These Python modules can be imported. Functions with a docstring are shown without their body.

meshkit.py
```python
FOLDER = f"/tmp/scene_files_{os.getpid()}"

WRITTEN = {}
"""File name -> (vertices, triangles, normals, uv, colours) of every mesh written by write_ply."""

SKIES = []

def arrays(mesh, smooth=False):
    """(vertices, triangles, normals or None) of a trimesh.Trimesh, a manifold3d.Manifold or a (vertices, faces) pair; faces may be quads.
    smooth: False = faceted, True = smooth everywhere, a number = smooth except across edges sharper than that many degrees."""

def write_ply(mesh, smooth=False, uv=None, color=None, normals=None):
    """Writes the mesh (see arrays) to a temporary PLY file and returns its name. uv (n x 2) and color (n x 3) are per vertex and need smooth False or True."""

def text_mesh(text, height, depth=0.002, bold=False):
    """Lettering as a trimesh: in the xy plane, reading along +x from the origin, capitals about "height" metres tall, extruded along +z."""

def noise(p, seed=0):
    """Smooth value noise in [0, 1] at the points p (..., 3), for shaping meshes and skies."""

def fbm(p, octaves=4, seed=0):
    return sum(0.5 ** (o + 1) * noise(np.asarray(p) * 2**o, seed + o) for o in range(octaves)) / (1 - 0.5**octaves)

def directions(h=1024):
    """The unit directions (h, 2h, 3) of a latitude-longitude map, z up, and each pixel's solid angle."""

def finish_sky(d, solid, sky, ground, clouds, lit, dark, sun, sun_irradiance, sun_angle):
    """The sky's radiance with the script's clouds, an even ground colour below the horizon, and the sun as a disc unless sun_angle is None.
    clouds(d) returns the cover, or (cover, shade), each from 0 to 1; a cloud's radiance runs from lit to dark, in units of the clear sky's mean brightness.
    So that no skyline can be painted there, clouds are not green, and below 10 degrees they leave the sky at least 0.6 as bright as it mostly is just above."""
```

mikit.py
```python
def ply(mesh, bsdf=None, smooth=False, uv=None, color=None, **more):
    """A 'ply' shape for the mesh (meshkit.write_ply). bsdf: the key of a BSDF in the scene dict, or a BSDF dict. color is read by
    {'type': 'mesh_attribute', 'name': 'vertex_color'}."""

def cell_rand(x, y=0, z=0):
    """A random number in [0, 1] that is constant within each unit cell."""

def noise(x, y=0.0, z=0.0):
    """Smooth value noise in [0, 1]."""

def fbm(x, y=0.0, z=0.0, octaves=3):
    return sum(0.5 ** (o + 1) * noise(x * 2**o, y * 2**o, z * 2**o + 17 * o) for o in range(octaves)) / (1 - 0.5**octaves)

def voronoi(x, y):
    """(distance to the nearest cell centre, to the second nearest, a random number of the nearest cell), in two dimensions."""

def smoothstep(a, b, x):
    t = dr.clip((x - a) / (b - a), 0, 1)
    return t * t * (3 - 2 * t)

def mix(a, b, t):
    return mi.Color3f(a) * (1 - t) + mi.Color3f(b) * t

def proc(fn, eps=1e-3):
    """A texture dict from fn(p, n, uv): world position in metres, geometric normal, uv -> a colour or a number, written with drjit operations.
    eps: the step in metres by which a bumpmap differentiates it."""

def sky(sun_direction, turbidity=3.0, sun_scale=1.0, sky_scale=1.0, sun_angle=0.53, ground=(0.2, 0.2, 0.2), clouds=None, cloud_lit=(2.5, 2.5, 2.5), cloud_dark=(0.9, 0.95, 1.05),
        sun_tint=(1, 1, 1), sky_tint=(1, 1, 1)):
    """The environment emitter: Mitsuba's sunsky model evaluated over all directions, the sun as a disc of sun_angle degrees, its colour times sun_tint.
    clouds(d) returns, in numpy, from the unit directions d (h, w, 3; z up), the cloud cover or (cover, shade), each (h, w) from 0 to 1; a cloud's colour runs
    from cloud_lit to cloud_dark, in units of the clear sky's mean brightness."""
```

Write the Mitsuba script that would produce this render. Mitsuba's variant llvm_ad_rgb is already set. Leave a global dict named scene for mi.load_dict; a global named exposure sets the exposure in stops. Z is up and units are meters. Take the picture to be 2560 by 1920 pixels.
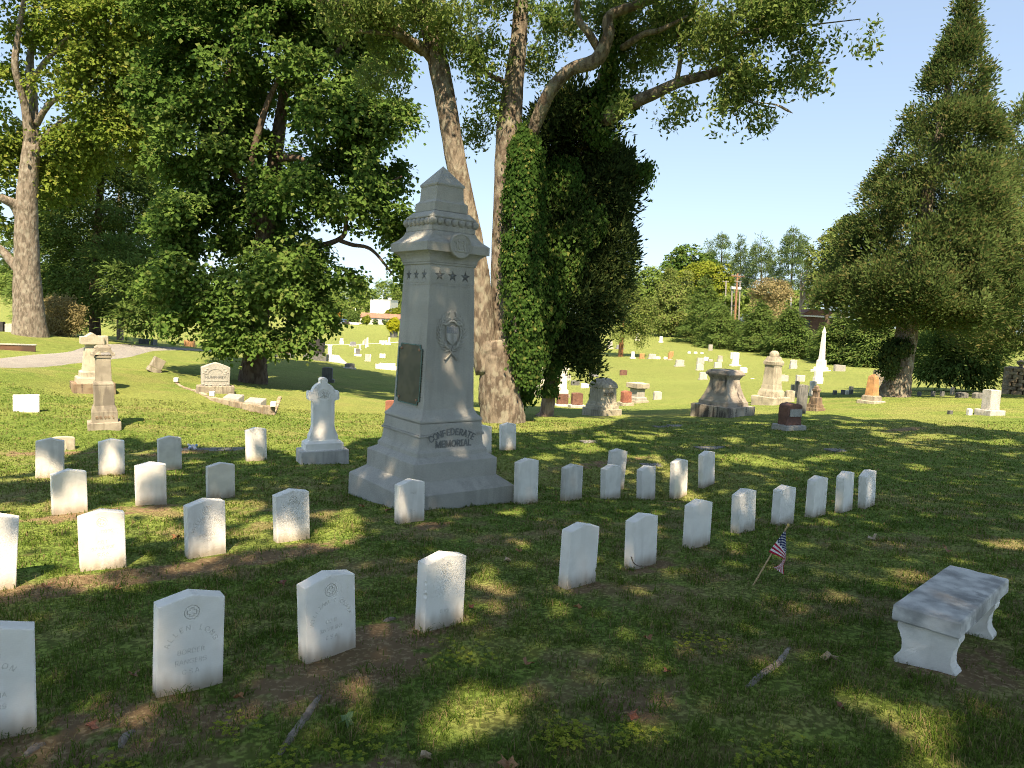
import math
import numpy as np
import trimesh
import manifold3d as m3
import mitsuba as mi
import drjit as dr
import mikit
import meshkit
from scipy.interpolate import RBFInterpolator, RegularGridInterpolator
from shapely.geometry import Polygon

T = mi.ScalarTransform4f
scene, labels = {}, {}

# ------------------------------------------------------------------ camera, sky, exposure
PITCH, ROLL = math.radians(5.25), math.radians(2.92)
EYE = np.array([0.0, 0.0, 2.0])
_f = np.array([0.0, math.cos(PITCH), -math.sin(PITCH)])
_u = np.array([0.0, math.sin(PITCH), math.cos(PITCH)])
UP = -math.sin(ROLL) * np.array([1.0, 0, 0]) + math.cos(ROLL) * _u
scene['camera'] = {'type': 'perspective', 'fov': 69.36, 'fov_axis': 'x', 'near_clip': 0.05, 'far_clip': 3000.0,
                   'to_world': T().look_at(origin=EYE.tolist(), target=(EYE + _f).tolist(), up=UP.tolist())}
SUN = np.array([0.03, -0.655, 0.755])
SUN = SUN / np.linalg.norm(SUN)
scene['sky'] = mikit.sky(SUN.tolist(), turbidity=2.4, sun_scale=1.05, sky_scale=1.2, clouds=lambda d: .42 + 0 * d[..., 2], cloud_lit=(.92, 1.0, 1.12), sky_tint=(1.13, 1.03, .92), sun_tint=(1.03, 1.0, .94))
exposure = 2.7

# ------------------------------------------------------------------ helpers
def num(name):
    if name not in USED:
        USED[name] = 0
        return name
    USED[name] += 1
    return '%s_%03d' % (name, USED[name])
USED = {}

def thing(name, label, cat, group=None):
    k = num(name)
    labels[k] = {'label': label, 'category': cat}
    if group:
        labels[k]['group'] = group
    return k

TONE = {}
def put(mesh, mat, smooth=False, uv=None):
    """the shape dict; a toned material (stone, bark, leaf, paint) reads which kind it is from uv.x"""
    if mat not in TONE:
        return mikit.ply(mesh, mat, smooth=smooth, uv=uv)
    base, idx = TONE[mat]
    if uv is None:
        v, f, n = meshkit.arrays(mesh, smooth)
        uv = np.full((len(v), 2), 9.0)
    else:
        v, f, n = np.array(mesh.vertices), np.array(mesh.faces), None
        uv = np.array(uv, float)
    uv[:, 0] = idx
    path = meshkit.write_ply((v, f), uv=uv, normals=n)
    return {'type': 'ply', 'filename': path, 'face_normals': n is None, 'bsdf': {'type': 'ref', 'id': base}}

def part(parent, name, mesh, mat, smooth=False, uv=None, label=None, kind=None):
    k = num(parent + '__' + name)
    scene[k] = put(mesh, mat, smooth, uv)
    if label or kind:
        labels[k] = {}
        if label:
            labels[k]['label'] = label
        if kind:
            labels[k]['kind'] = kind
    return k

def single(name, label, cat, mesh, mat, smooth=False, group=None, uv=None):
    k = thing(name, label, cat, group)
    scene[k] = put(mesh, mat, smooth, uv)
    return k

def struct(name, mesh, mat, smooth=True):
    k = num(name)
    scene[k] = put(mesh, mat, smooth)
    labels[k] = {'kind': 'structure'}
    return k

def frame(x, y, z, yaw=0.0, lean=0.0, tip=0.0):
    """local x along the face, -y towards the viewer, z up; yaw about z, lean sideways, tip back (degrees)"""
    return np.array((T().translate([x, y, z]).rotate([0, 0, 1], yaw).rotate([0, 1, 0], lean).rotate([1, 0, 0], tip)).matrix, float)

def moved(mesh, M):
    m = mesh.copy()
    m.apply_transform(M)
    return m

def tm(man):
    m = man.to_mesh()
    return trimesh.Trimesh(np.array(m.vert_properties[:, :3], float), np.array(m.tri_verts), process=False)

def man(mesh):
    mesh = mesh.copy()
    mesh.merge_vertices()
    return m3.Manifold(m3.Mesh(np.ascontiguousarray(mesh.vertices, dtype=np.float32), np.ascontiguousarray(mesh.faces, dtype=np.uint32)))

def cat(*ms):
    ms = [m for m in ms if m is not None]
    return trimesh.util.concatenate(ms) if len(ms) > 1 else ms[0]

def box(x0, x1, y0, y1, z0, z1, r=0.006):
    """box with chamfered edges"""
    r = min(r, (x1 - x0) * .3, (y1 - y0) * .3, (z1 - z0) * .3)
    pts = []
    for a in (0, 1):
        for b in (0, 1):
            for c in (0, 1):
                x, y, z = (x0, x1)[a], (y0, y1)[b], (z0, z1)[c]
                sx, sy, sz = (r, -r)[a], (r, -r)[b], (r, -r)[c]
                pts += [(x, y + sy, z + sz), (x + sx, y, z + sz), (x + sx, y + sy, z)]
    return trimesh.convex.convex_hull(np.array(pts))

def prism(poly, y0, y1, r=0.006):
    """convex polygon (x, z) extruded along y with chamfered rims"""
    p = np.array(poly, float)
    inner = np.array(Polygon(p).buffer(-r, join_style=2).exterior.coords)[:-1]
    pts = [(x, y, z) for y in (y0 + r, y1 - r) for x, z in p] + [(x, y, z) for y in (y0, y1) for x, z in inner]
    return trimesh.convex.convex_hull(np.array(pts))

def extrude(poly, y0, y1):
    """any polygon (x, z) extruded along y"""
    m = trimesh.creation.extrude_polygon(poly if isinstance(poly, Polygon) else Polygon(poly), y1 - y0, engine='earcut')
    v = np.array(m.vertices)
    m.vertices = np.stack([v[:, 0], y1 - v[:, 2], v[:, 1]], 1)
    return m

def loft(levels, ch=0.006, ratio=1.0):
    """square (or oblong: ratio = depth / width) tower through (z, half width) levels, corners chamfered"""
    v, f = [], []
    for z, h in levels:
        c = min(ch, h * .4)
        d = h * ratio
        v += [(h, -d + c, z), (h, d - c, z), (h - c, d, z), (-h + c, d, z), (-h, d - c, z), (-h, -d + c, z), (-h + c, -d, z), (h - c, -d, z)]
    n = len(levels)
    for i in range(n - 1):
        for j in range(8):
            a, b = i * 8 + j, i * 8 + (j + 1) % 8
            f += [(a, b, b + 8), (a, b + 8, a + 8)]
    v += [(0, 0, levels[0][0]), (0, 0, levels[-1][0])]
    for j in range(8):
        f += [(n * 8, (j + 1) % 8, j), (n * 8 + 1, (n - 1) * 8 + j, (n - 1) * 8 + (j + 1) % 8)]
    return trimesh.Trimesh(np.array(v, float), np.array(f), process=False)

def lathe(profile, sides=24):
    """(radius, z) profile"""
    v, f = [], []
    for r, z in profile:
        for k in range(sides):
            a = 2 * math.pi * k / sides
            v.append((r * math.cos(a), r * math.sin(a), z))
    n = len(profile)
    for i in range(n - 1):
        for k in range(sides):
            a, b = i * sides + k, i * sides + (k + 1) % sides
            f += [(a, b, b + sides), (a, b + sides, a + sides)]
    v += [(0, 0, profile[0][1]), (0, 0, profile[-1][1])]
    for k in range(sides):
        f += [(n * sides, (k + 1) % sides, k), (n * sides + 1, (n - 1) * sides + k, (n - 1) * sides + (k + 1) % sides)]
    return trimesh.Trimesh(np.array(v, float), np.array(f), process=False)

def curve(pts, n):
    """Catmull-Rom through the rows of pts"""
    p = np.array(pts, float)
    if len(p) == 2:
        return p[0] + (p[1] - p[0]) * np.linspace(0, 1, n)[:, None]
    q = np.vstack([2 * p[0] - p[1], p, 2 * p[-1] - p[-2]])
    out = []
    for t in np.linspace(0, len(p) - 1 - 1e-9, n):
        i = int(t)
        s = t - i
        a, b, c, d = q[i:i + 4]
        out.append(.5 * (2 * b + (c - a) * s + (2 * a - 5 * b + 4 * c - d) * s * s + (3 * b - a - 3 * c + d) * s ** 3))
    return np.array(out)

def tube(pts, sides=10, n=None, rough=0.0, seed=0, flare=None):
    """pts rows: x, y, z, radius. A closed tapered tube along a smooth path, its skin roughened by noise"""
    c = curve(pts, n or max(8, 5 * len(pts)))
    p, r = c[:, :3], np.maximum(c[:, 3], 0.002)
    t = np.gradient(p, axis=0)
    t /= np.linalg.norm(t, axis=1, keepdims=True)
    a = np.cross(t[0], [0.31, 0.95, 0.05])
    A = []
    for k in range(len(p)):
        a = a - t[k] * (a @ t[k])
        a = a / np.linalg.norm(a)
        A.append(a)
    A = np.array(A)
    B = np.cross(t, A)
    g = np.arange(sides) * 2 * np.pi / sides
    ring = np.cos(g)[None, :, None] * A[:, None] + np.sin(g)[None, :, None] * B[:, None]
    rr = np.repeat(r[:, None], sides, 1)
    v = p[:, None] + ring * rr[..., None]
    if rough:
        nz = meshkit.fbm(v / (r[:, None, None] * 1.1 + .02), 3, seed) - .5
        v = v + ring * (rr * nz * 2 * rough)[..., None]
    if flare is not None:
        k = np.exp(-np.arange(len(p)) / flare[0])[:, None] * flare[1]
        lobes = 1 + .45 * np.sin(g * flare[2] + seed)[None, :]
        v = v + ring * (rr * k * lobes)[..., None]
    nr = len(p)
    v = v.reshape(-1, 3)
    i, j = np.meshgrid(np.arange(nr - 1), np.arange(sides), indexing='ij')
    a0, b0 = i * sides + j, i * sides + (j + 1) % sides
    f = np.vstack([np.stack([a0, b0, b0 + sides], -1).reshape(-1, 3), np.stack([a0, b0 + sides, a0 + sides], -1).reshape(-1, 3)])
    e0, e1 = len(v), len(v) + 1
    v = np.vstack([v, p[0], p[-1]])
    k = np.arange(sides)
    f = np.vstack([f, np.stack([k * 0 + e0, (k + 1) % sides, k], 1), np.stack([k * 0 + e1, (nr - 1) * sides + k, (nr - 1) * sides + (k + 1) % sides], 1)])
    return trimesh.Trimesh(v, f, process=False)

def rocky(mesh, amp, scale, seed=0, sub=1):
    m = mesh.copy()
    for _ in range(sub):
        m = m.subdivide()
    m.merge_vertices()
    n = np.array(m.vertex_normals)
    m.vertices = np.array(m.vertices) + n * ((meshkit.fbm(np.array(m.vertices) / scale + seed * 7.3, 3, seed) - .5) * 2 * amp)[:, None]
    return m

def text(s, h, depth, cx=0.0, z=0.0, y=0.0, squeeze=1.0, bold=False):
    """straight lettering on a face that looks to -y: centred on cx, baseline z, its back at y, its front at y - depth"""
    m = meshkit.text_mesh(s, h, depth, bold)
    v = np.array(m.vertices)
    x = v[:, 0] - (v[:, 0].min() + v[:, 0].max()) / 2
    m.vertices = np.stack([cx + x * squeeze, y - v[:, 2], z + v[:, 1]], 1)
    return m

def arc_text(s, h, depth, radius, cz, span, y=0.0, cx=0.0, bold=False, squeeze=1.0):
    """lettering along an arch of the given radius about (cx, cz); span in degrees"""
    out = []
    for i, ch in enumerate(s):
        if ch == ' ':
            continue
        a = math.radians(span * (.5 - (i + .5) / len(s)))
        m = meshkit.text_mesh(ch, h, depth, bold)
        v = np.array(m.vertices)
        x = (v[:, 0] - (v[:, 0].min() + v[:, 0].max()) / 2) * squeeze
        zz = v[:, 1] + radius
        m.vertices = np.stack([cx - math.sin(a) * zz + math.cos(a) * x, y - v[:, 2], cz + math.cos(a) * zz + math.sin(a) * x], 1)
        out.append(m)
    return trimesh.util.concatenate(out)

# ------------------------------------------------------------------ materials
N, FB, SS, MIX = mikit.noise, mikit.fbm, mikit.smoothstep, mikit.mix

def bsdf(key, fn, rough=0.8, bump=None, bscale=0.0, eps=2e-3, two=True, **kw):
    d = {'type': 'principled', 'base_color': mikit.proc(fn), 'roughness': rough, 'specular': 0.35, **kw}
    if bump is not None:
        d = {'type': 'bumpmap', 'arbitrary': mikit.proc(bump, eps), 'scale': bscale, 'bsdf': d}
    scene[key] = {'type': 'twosided', 'bsdf': d} if two else d
    return key

def c3(r, g, b):
    return mi.Color3f(r, g, b)


def pick(x, table):
    """the row of the table that uv.x names"""
    out = c3(*table[0])
    for k in range(1, len(table)):
        out = dr.select(dr.abs(x - k) < .5, c3(*table[k]), out)
    return out

def pick1(x, row):
    out = mi.Float(row[0])
    for k in range(1, len(row)):
        out = dr.select(dr.abs(x - k) < .5, row[k], out)
    return out

# name: tone, second tone, rain soot, amount of soot, speckle, mottle scale
STONES = {
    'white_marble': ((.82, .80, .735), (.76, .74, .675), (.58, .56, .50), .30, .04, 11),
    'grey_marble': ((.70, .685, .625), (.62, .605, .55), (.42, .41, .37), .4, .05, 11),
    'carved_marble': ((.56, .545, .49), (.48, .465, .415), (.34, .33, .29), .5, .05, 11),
    'granite': ((.385, .375, .333), (.345, .337, .30), (.22, .215, .19), .32, .16, 6),
    'granite_dark': ((.17, .175, .17), (.13, .135, .13), (.08, .08, .08), .4, .10, 6),
    'granite_light': ((.50, .49, .45), (.42, .41, .38), (.2, .2, .19), .4, .08, 6),
    'granite_blue': ((.26, .27, .29), (.20, .21, .23), (.12, .12, .13), .4, .10, 6),
    'limestone': ((.34, .305, .235), (.25, .222, .17), (.12, .105, .085), .7, .06, 5),
    'limestone_pale': ((.47, .43, .33), (.38, .345, .26), (.2, .18, .14), .6, .06, 5),
    'sandstone_rust': ((.30, .235, .16), (.20, .14, .09), (.07, .055, .045), .9, .06, 5),
    'sooty_stone': ((.42, .375, .30), (.28, .245, .20), (.075, .065, .058), .9, .06, 4),
    'red_granite': ((.34, .145, .09), (.25, .10, .07), (.12, .06, .05), .3, .12, 8),
    'brown_granite': ((.20, .105, .075), (.15, .08, .06), (.08, .05, .04), .3, .12, 8),
    'orange_stone': ((.52, .29, .12), (.40, .22, .10), (.2, .13, .08), .4, .06, 7),
    'black_granite': ((.05, .05, .052), (.035, .035, .037), (.02, .02, .02), .3, .15, 8),
    'slate': ((.22, .215, .195), (.15, .15, .14), (.05, .05, .05), .9, .05, 6),
    'bench_stone': ((.72, .70, .64), (.58, .565, .515), (.30, .295, .26), .6, .07, 8),
    'bench_slab': ((.56, .555, .53), (.27, .27, .262), (.16, .16, .155), .6, .07, 9),
    'concrete': ((.40, .385, .345), (.33, .315, .285), (.3, .29, .27), .3, .05, 3),
    'brick': ((.14, .08, .06), (.11, .06, .045), (.07, .04, .03), .4, .08, 6),
    'rubble': ((.40, .34, .24), (.24, .19, .13), (.10, .08, .06), .5, .08, 5),
}
for _i, _k in enumerate(STONES):
    TONE[_k] = ('stone', _i)
_st = [list(c) for c in zip(*STONES.values())]
def stone_col(p, n, uv):
    """weathered stone: mottle between two tones, dark rain streaks, fine speckle, soil splash low down (uv.y is the height above the turf)"""
    x, sc = uv.x, pick1(uv.x, _st[5])
    m = FB(p.x * sc, p.y * sc, p.z * sc, 4)
    col = MIX(pick(x, _st[0]), pick(x, _st[1]), SS(.3, .7, m))
    s = FB(p.x * 22, p.y * 22, p.z * 2.2, 3) * FB(p.x * 3.1, p.y * 3.1, p.z * 1.3 + 4, 2)
    col = MIX(col, pick(x, _st[2]), SS(.22, .42, s) * pick1(x, _st[3]))
    sp = pick1(x, _st[4]) * .7
    col = col * (1 - sp + 2 * sp * mikit.cell_rand(p.x * 240, p.y * 240, p.z * 240))
    h = uv.y + .07 * (FB(p.x * 30, p.y * 30, p.z * 4, 2) - .5)
    return MIX(col, c3(.30, .235, .15), SS(.13, .0, h) * .8)
scene['stone'] = {'type': 'twosided', 'bsdf': {'type': 'bumpmap', 'arbitrary': mikit.proc(lambda p, n, uv: FB(p.x * 90, p.y * 90, p.z * 90, 3), 2e-3), 'scale': .0016,
                  'bsdf': {'type': 'principled', 'base_color': mikit.proc(stone_col), 'roughness': .75, 'specular': .35}}}

# painted, metal and wooden surfaces: tone, second tone, grain scale
PAINTS = {
    'white_paint': ((.72, .72, .70), (.64, .64, .62), 1), 'roof_tan': ((.33, .19, .115), (.27, .155, .10), 3), 'roof_red': ((.45, .09, .08), (.40, .08, .07), 2), 'dark_window': ((.03, .032, .036), (.03, .032, .036), 1),
    'pole_wood': ((.34, .19, .10), (.24, .14, .08), 6), 'pole_grey': ((.36, .34, .31), (.30, .28, .26), 4), 'flag_stick': ((.50, .37, .20), (.42, .30, .15), 50), 'gilt': ((.55, .40, .12), (.5, .36, .1), 9),
    'wire': ((.05, .05, .05), (.05, .05, .05), 1), 'rubber': ((.02, .02, .02), (.02, .02, .02), 1), 'car_white': ((.75, .75, .75), (.72, .72, .72), 1), 'car_blue': ((.07, .14, .28), (.07, .14, .26), 1),
    'car_silver': ((.42, .44, .46), (.40, .42, .44), 1), 'car_dark': ((.06, .05, .05), (.06, .05, .05), 1), 'machine_orange': ((.62, .24, .04), (.56, .22, .04), 2), 'rust_wall': ((.16, .085, .05), (.09, .055, .04), 3),
    'bronze': ((.052, .055, .035), (.085, .080, .050), 9), 'verdigris': ((.10, .22, .20), (.06, .12, .11), 30), 'copper_bolt': ((.36, .19, .11), (.28, .15, .09), 30), 'petal_white': ((.75, .75, .78), (.6, .6, .65), 30),
    'dry_leaf': ((.30, .15, .06), (.20, .10, .045), 20), 'pale_leaf': ((.42, .33, .22), (.30, .23, .14), 20), 'red_leaf': ((.20, .075, .04), (.15, .06, .035), 20), 'green_leaf': ((.12, .20, .07), (.09, .15, .05), 20), 'plastic_blue': ((.2, .35, .55), (.2, .3, .5), 9),
}
for _i, _k in enumerate(PAINTS):
    TONE[_k] = ('paint', _i)
_pt = [list(c) for c in zip(*PAINTS.values())]
def paint_col(p, n, uv):
    s = pick1(uv.x, _pt[2])
    return MIX(pick(uv.x, _pt[0]), pick(uv.x, _pt[1]), SS(.3, .7, FB(p.x * s, p.y * s, p.z * s, 3)))
scene['paint'] = {'type': 'twosided', 'bsdf': {'type': 'principled', 'base_color': mikit.proc(paint_col), 'roughness': .5, 'specular': .4}}
scene['asphalt'] = {'type': 'principled', 'roughness': .95, 'base_color': mikit.proc(lambda p, n, uv: MIX(c3(.20, .193, .175), c3(.155, .15, .14), FB(p.x * 4, p.y * 4, 0, 4)) * (.85 + .3 * mikit.cell_rand(p.x * 60, p.y * 60, 0)))}

# bark: furrow tone, ridge tone, lichen tone, amount of lichen
BARKS = {
    'bark_grey': ((.105, .083, .062), (.22, .185, .14), (.30, .285, .215), .7), 'bark_brown': ((.075, .052, .038), (.15, .11, .08), (.2, .2, .15), .2), 'bark_pale': ((.13, .11, .085), (.24, .205, .165), (.34, .32, .26), .6),
    'bark_cedar': ((.20, .145, .105), (.33, .26, .20), (.3, .3, .25), .1), 'bark_rust': ((.26, .12, .055), (.36, .19, .10), (.3, .3, .2), .0), 'bark_dead': ((.36, .31, .25), (.46, .41, .34), (.4, .4, .35), .2), 'root': ((.17, .145, .12), (.26, .225, .19), (.30, .28, .24), .5),
}
for _i, _k in enumerate(BARKS):
    TONE[_k] = ('bark', _i)
_bt = [list(c) for c in zip(*BARKS.values())]
def bark_col(p, n, uv):
    col = MIX(pick(uv.x, _bt[0]), pick(uv.x, _bt[1]), SS(.35, .65, FB(p.x * 14, p.y * 14, p.z * 4, 4)))
    return MIX(col, pick(uv.x, _bt[2]), SS(.48, .70, FB(p.x * 11, p.y * 11, p.z * 5 + 3, 4)) * pick1(uv.x, _bt[3]))
scene['bark'] = {'type': 'bumpmap', 'arbitrary': mikit.proc(lambda p, n, uv: FB(p.x * 20, p.y * 20, p.z * 6, 4), 5e-3), 'scale': .05,
                 'bsdf': {'type': 'principled', 'base_color': mikit.proc(bark_col), 'roughness': .95, 'specular': .2}}

# leaves: tone, second tone, odd leaf, share of odd leaves; uv.y is a random number of the leaf
LEAVES = {
    'leaf_maple': ((.050, .098, .020), (.130, .195, .046), (.17, .19, .06), .15), 'leaf_bright': ((.100, .150, .024), (.190, .235, .045), (.22, .20, .05), .15), 'leaf_drooping': ((.080, .130, .032), (.185, .235, .070), (.20, .19, .08), .15),
    'leaf_ivy': ((.030, .066, .015), (.078, .130, .030), (.20, .20, .06), .10), 'leaf_cedar': ((.055, .086, .025), (.130, .170, .058), (.17, .14, .06), .2), 'leaf_cedar_dark': ((.030, .048, .018), (.060, .085, .028), (.10, .10, .03), .1),
    'leaf_hemlock': ((.065, .108, .028), (.150, .208, .058), (.12, .12, .04), .1), 'leaf_pine': ((.085, .128, .052), (.160, .215, .090), (.12, .12, .05), .1), 'leaf_yellow': ((.150, .190, .025), (.220, .240, .035), (.26, .24, .05), .1),
    'leaf_gold': ((.290, .300, .020), (.360, .350, .030), (.33, .28, .03), .1), 'leaf_far': ((.115, .175, .040), (.210, .270, .070), (.17, .18, .06), .15), 'leaf_olive': ((.115, .155, .042), (.210, .245, .070), (.17, .15, .07), .15),
    'leaf_sere': ((.20, .165, .085), (.30, .25, .13), (.34, .27, .15), .3), 'leaf_shade': ((.060, .090, .025), (.110, .150, .045), (.17, .17, .06), .1),
}
for _i, _k in enumerate(LEAVES):
    TONE[_k] = ('leaf', _i)
_lt = [[tuple(x * k for x, k in zip(c, (1.25, 1.32, 1.25))) if isinstance(c, tuple) else c for c in col] for col in zip(*LEAVES.values())]
def leaf_col(p, n, uv):
    big = FB(p.x * .55, p.y * .55, p.z * .55, 3)
    col = MIX(pick(uv.x, _lt[0]), pick(uv.x, _lt[1]), dr.clip(SS(.3, .7, big) * .6 + uv.y * .4, 0, 1))
    odd = mikit.cell_rand(uv.y * 977, uv.y * 331, 5)
    return MIX(col, pick(uv.x, _lt[2]), dr.select(odd < pick1(uv.x, _lt[3]), .7, 0.0))
scene['leaf'] = {'type': 'principledthin', 'base_color': mikit.proc(leaf_col), 'roughness': .42, 'diff_trans': .65, 'spec_trans': 0.0, 'eta': 1.4}

# ------------------------------------------------------------------ terrain
def near_z(x, y):
    return .3766 + .05934 * x - .04871 * y + .002406 * x * x - .00386 * x * y - .0020042 * y * y
CP = [(x, y, near_z(x, y)) for x, y in [(-1, 1.6), (1.2, 1.6), (-2.5, 3.2), (0, 3.2), (2.6, 3.2), (-4.5, 5.8), (-2, 5.8), (1, 5.8), (4, 5.8), (-6, 8.5), (-3, 8.5), (-1, 8.6), (.3, 8.5), (3, 8.5), (6, 8.5), (-4.5, 11), (3.5, 11)]]
CP += [(0, -12, .55), (-12, -10, .6), (12, -10, .5), (0, -30, .8), (-30, -30, 1.2), (30, -30, .4), (-9, 2, .0), (9, 2, .35)]
CP += [(-10.475, 15.5, -0.523), (-13.919, 20, -0.19), (-16.697, 24, -0.235), (-15.658, 27, -0.311), (-17.977, 31, -0.434), (-16.673, 34, -0.404), (-19.126, 39, -0.567), (-21.603, 33, 0.141), (-19.668, 28.5, -0.259), (-25.724, 37, -0.061),
       (-7.761, 14, -0.516), (-11.415, 20, -0.696), (-11.609, 24, -0.354), (-8.483, 21, -0.583), (-10.433, 23, -0.648), (-6.576, 18, -0.682), (-9.177, 26, -0.831), (-2.843, 10.9, -0.357), (-7.637, 12.5, -0.685),
       (-7.525, 30, -1.06), (-8.396, 38, -1.134), (-10.086, 40, -0.95), (-6.382, 40, -1.348), (-15.748, 75, -3.206), (-14.421, 80, -3.258), (-17.009, 100, -2.679), (-25.237, 105, -3.289), (-44.897, 290, -3.987), (-71.489, 290, -5.027), (-10.637, 62, -3.059),
       (-0.188, 18, -0.601), (0.061, 13.3, -0.414), (0.993, 20.5, -0.72), (2.414, 30, -1.618), (2.002, 42, -2.56), (2.854, 23, -0.975), (4.985, 32, -1.648), (5.785, 34, -1.701), (7.528, 38, -1.937),
       (11.553, 80, -1.759), (15.726, 70, -1.951), (21.599, 72, -1.591), (27.526, 105, -1.053), (22.499, 130, 0.155), (34.722, 85, -1.4), (16.217, 50, -1.491), (19.738, 48, -1.4), (14.71, 58, -2.323),
       (6.105, 21, -0.502), (9.134, 26, -0.617), (6.457, 17, -0.303), (8.452, 21.5, -0.413), (9.509, 23, -0.494), (12.191, 25, -0.328), (13.324, 20.5, -0.063), (14, 27, -0.176), (14.126, 31, -0.548), (18.224, 30, -0.396), (23.2, 34, -0.38),
       (25.543, 60, -1.063), (25.932, 62, -1.256), (31.62, 50, -0.975), (12.708, 110, -0.892), (-25.783, 60, -1.764), (-37.293, 70, -1.395),
       (7.706, 12.5, -0.059), (2.532, 10.6, -0.545), (5.24, 11.5, -0.31), (1.799, 14.5, -0.395)]
CP += [(-90, 60, -1), (-160, 160, -2), (-60, 150, -2.5), (-200, 20, 0), (90, 60, -1.2), (140, 140, 0), (200, 20, 0), (60, 180, 0), (-110, 300, -2), (20, 300, -3.2), (120, 300, -1), (-100, 420, 1), (0, 420, 0), (120, 420, 1),
       (-300, 300, 2), (-250, 500, 6), (300, 400, 3), (-100, 620, 6), (0, 620, 6), (150, 620, 6), (-600, 700, 8), (600, 700, 8), (0, 1000, 10), (-600, 0, 3), (600, 0, 3), (0, -300, 2), (-600, -300, 4), (600, -300, 4)]
CP = np.array(CP)
_rbf = RBFInterpolator(CP[:, :2], CP[:, 2], kernel='linear', smoothing=0.004)

def axis(segments):
    out = [segments[0][0]]
    for a, b, n in segments:
        out += list(np.linspace(a, b, n + 1)[1:])
    return np.array(out)
def fade(a, b, n, g):
    return a + (b - a) * (np.linspace(0, 1, n) ** g)
XS = np.unique(np.round(np.concatenate([-fade(9, 700, 70, 2.6), np.arange(-9, 10, .10), fade(10, 700, 70, 2.6)]), 3))
YS = np.unique(np.round(np.concatenate([-fade(1, 320, 26, 2.2), np.arange(-1, 15, .10), fade(15, 1050, 150, 2.4)]), 3))
GX, GY = np.meshgrid(XS, YS, indexing='ij')
_g = np.stack([GX.ravel(), GY.ravel()], 1)
GZ = np.concatenate([_rbf(c) for c in np.array_split(_g, 12)]).reshape(GX.shape)
_near = np.exp(-((GX / 26) ** 2 + ((GY - 10) / 26) ** 2))
GZ0 = RegularGridInterpolator((XS, YS), GZ, bounds_error=False, fill_value=None)
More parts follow.
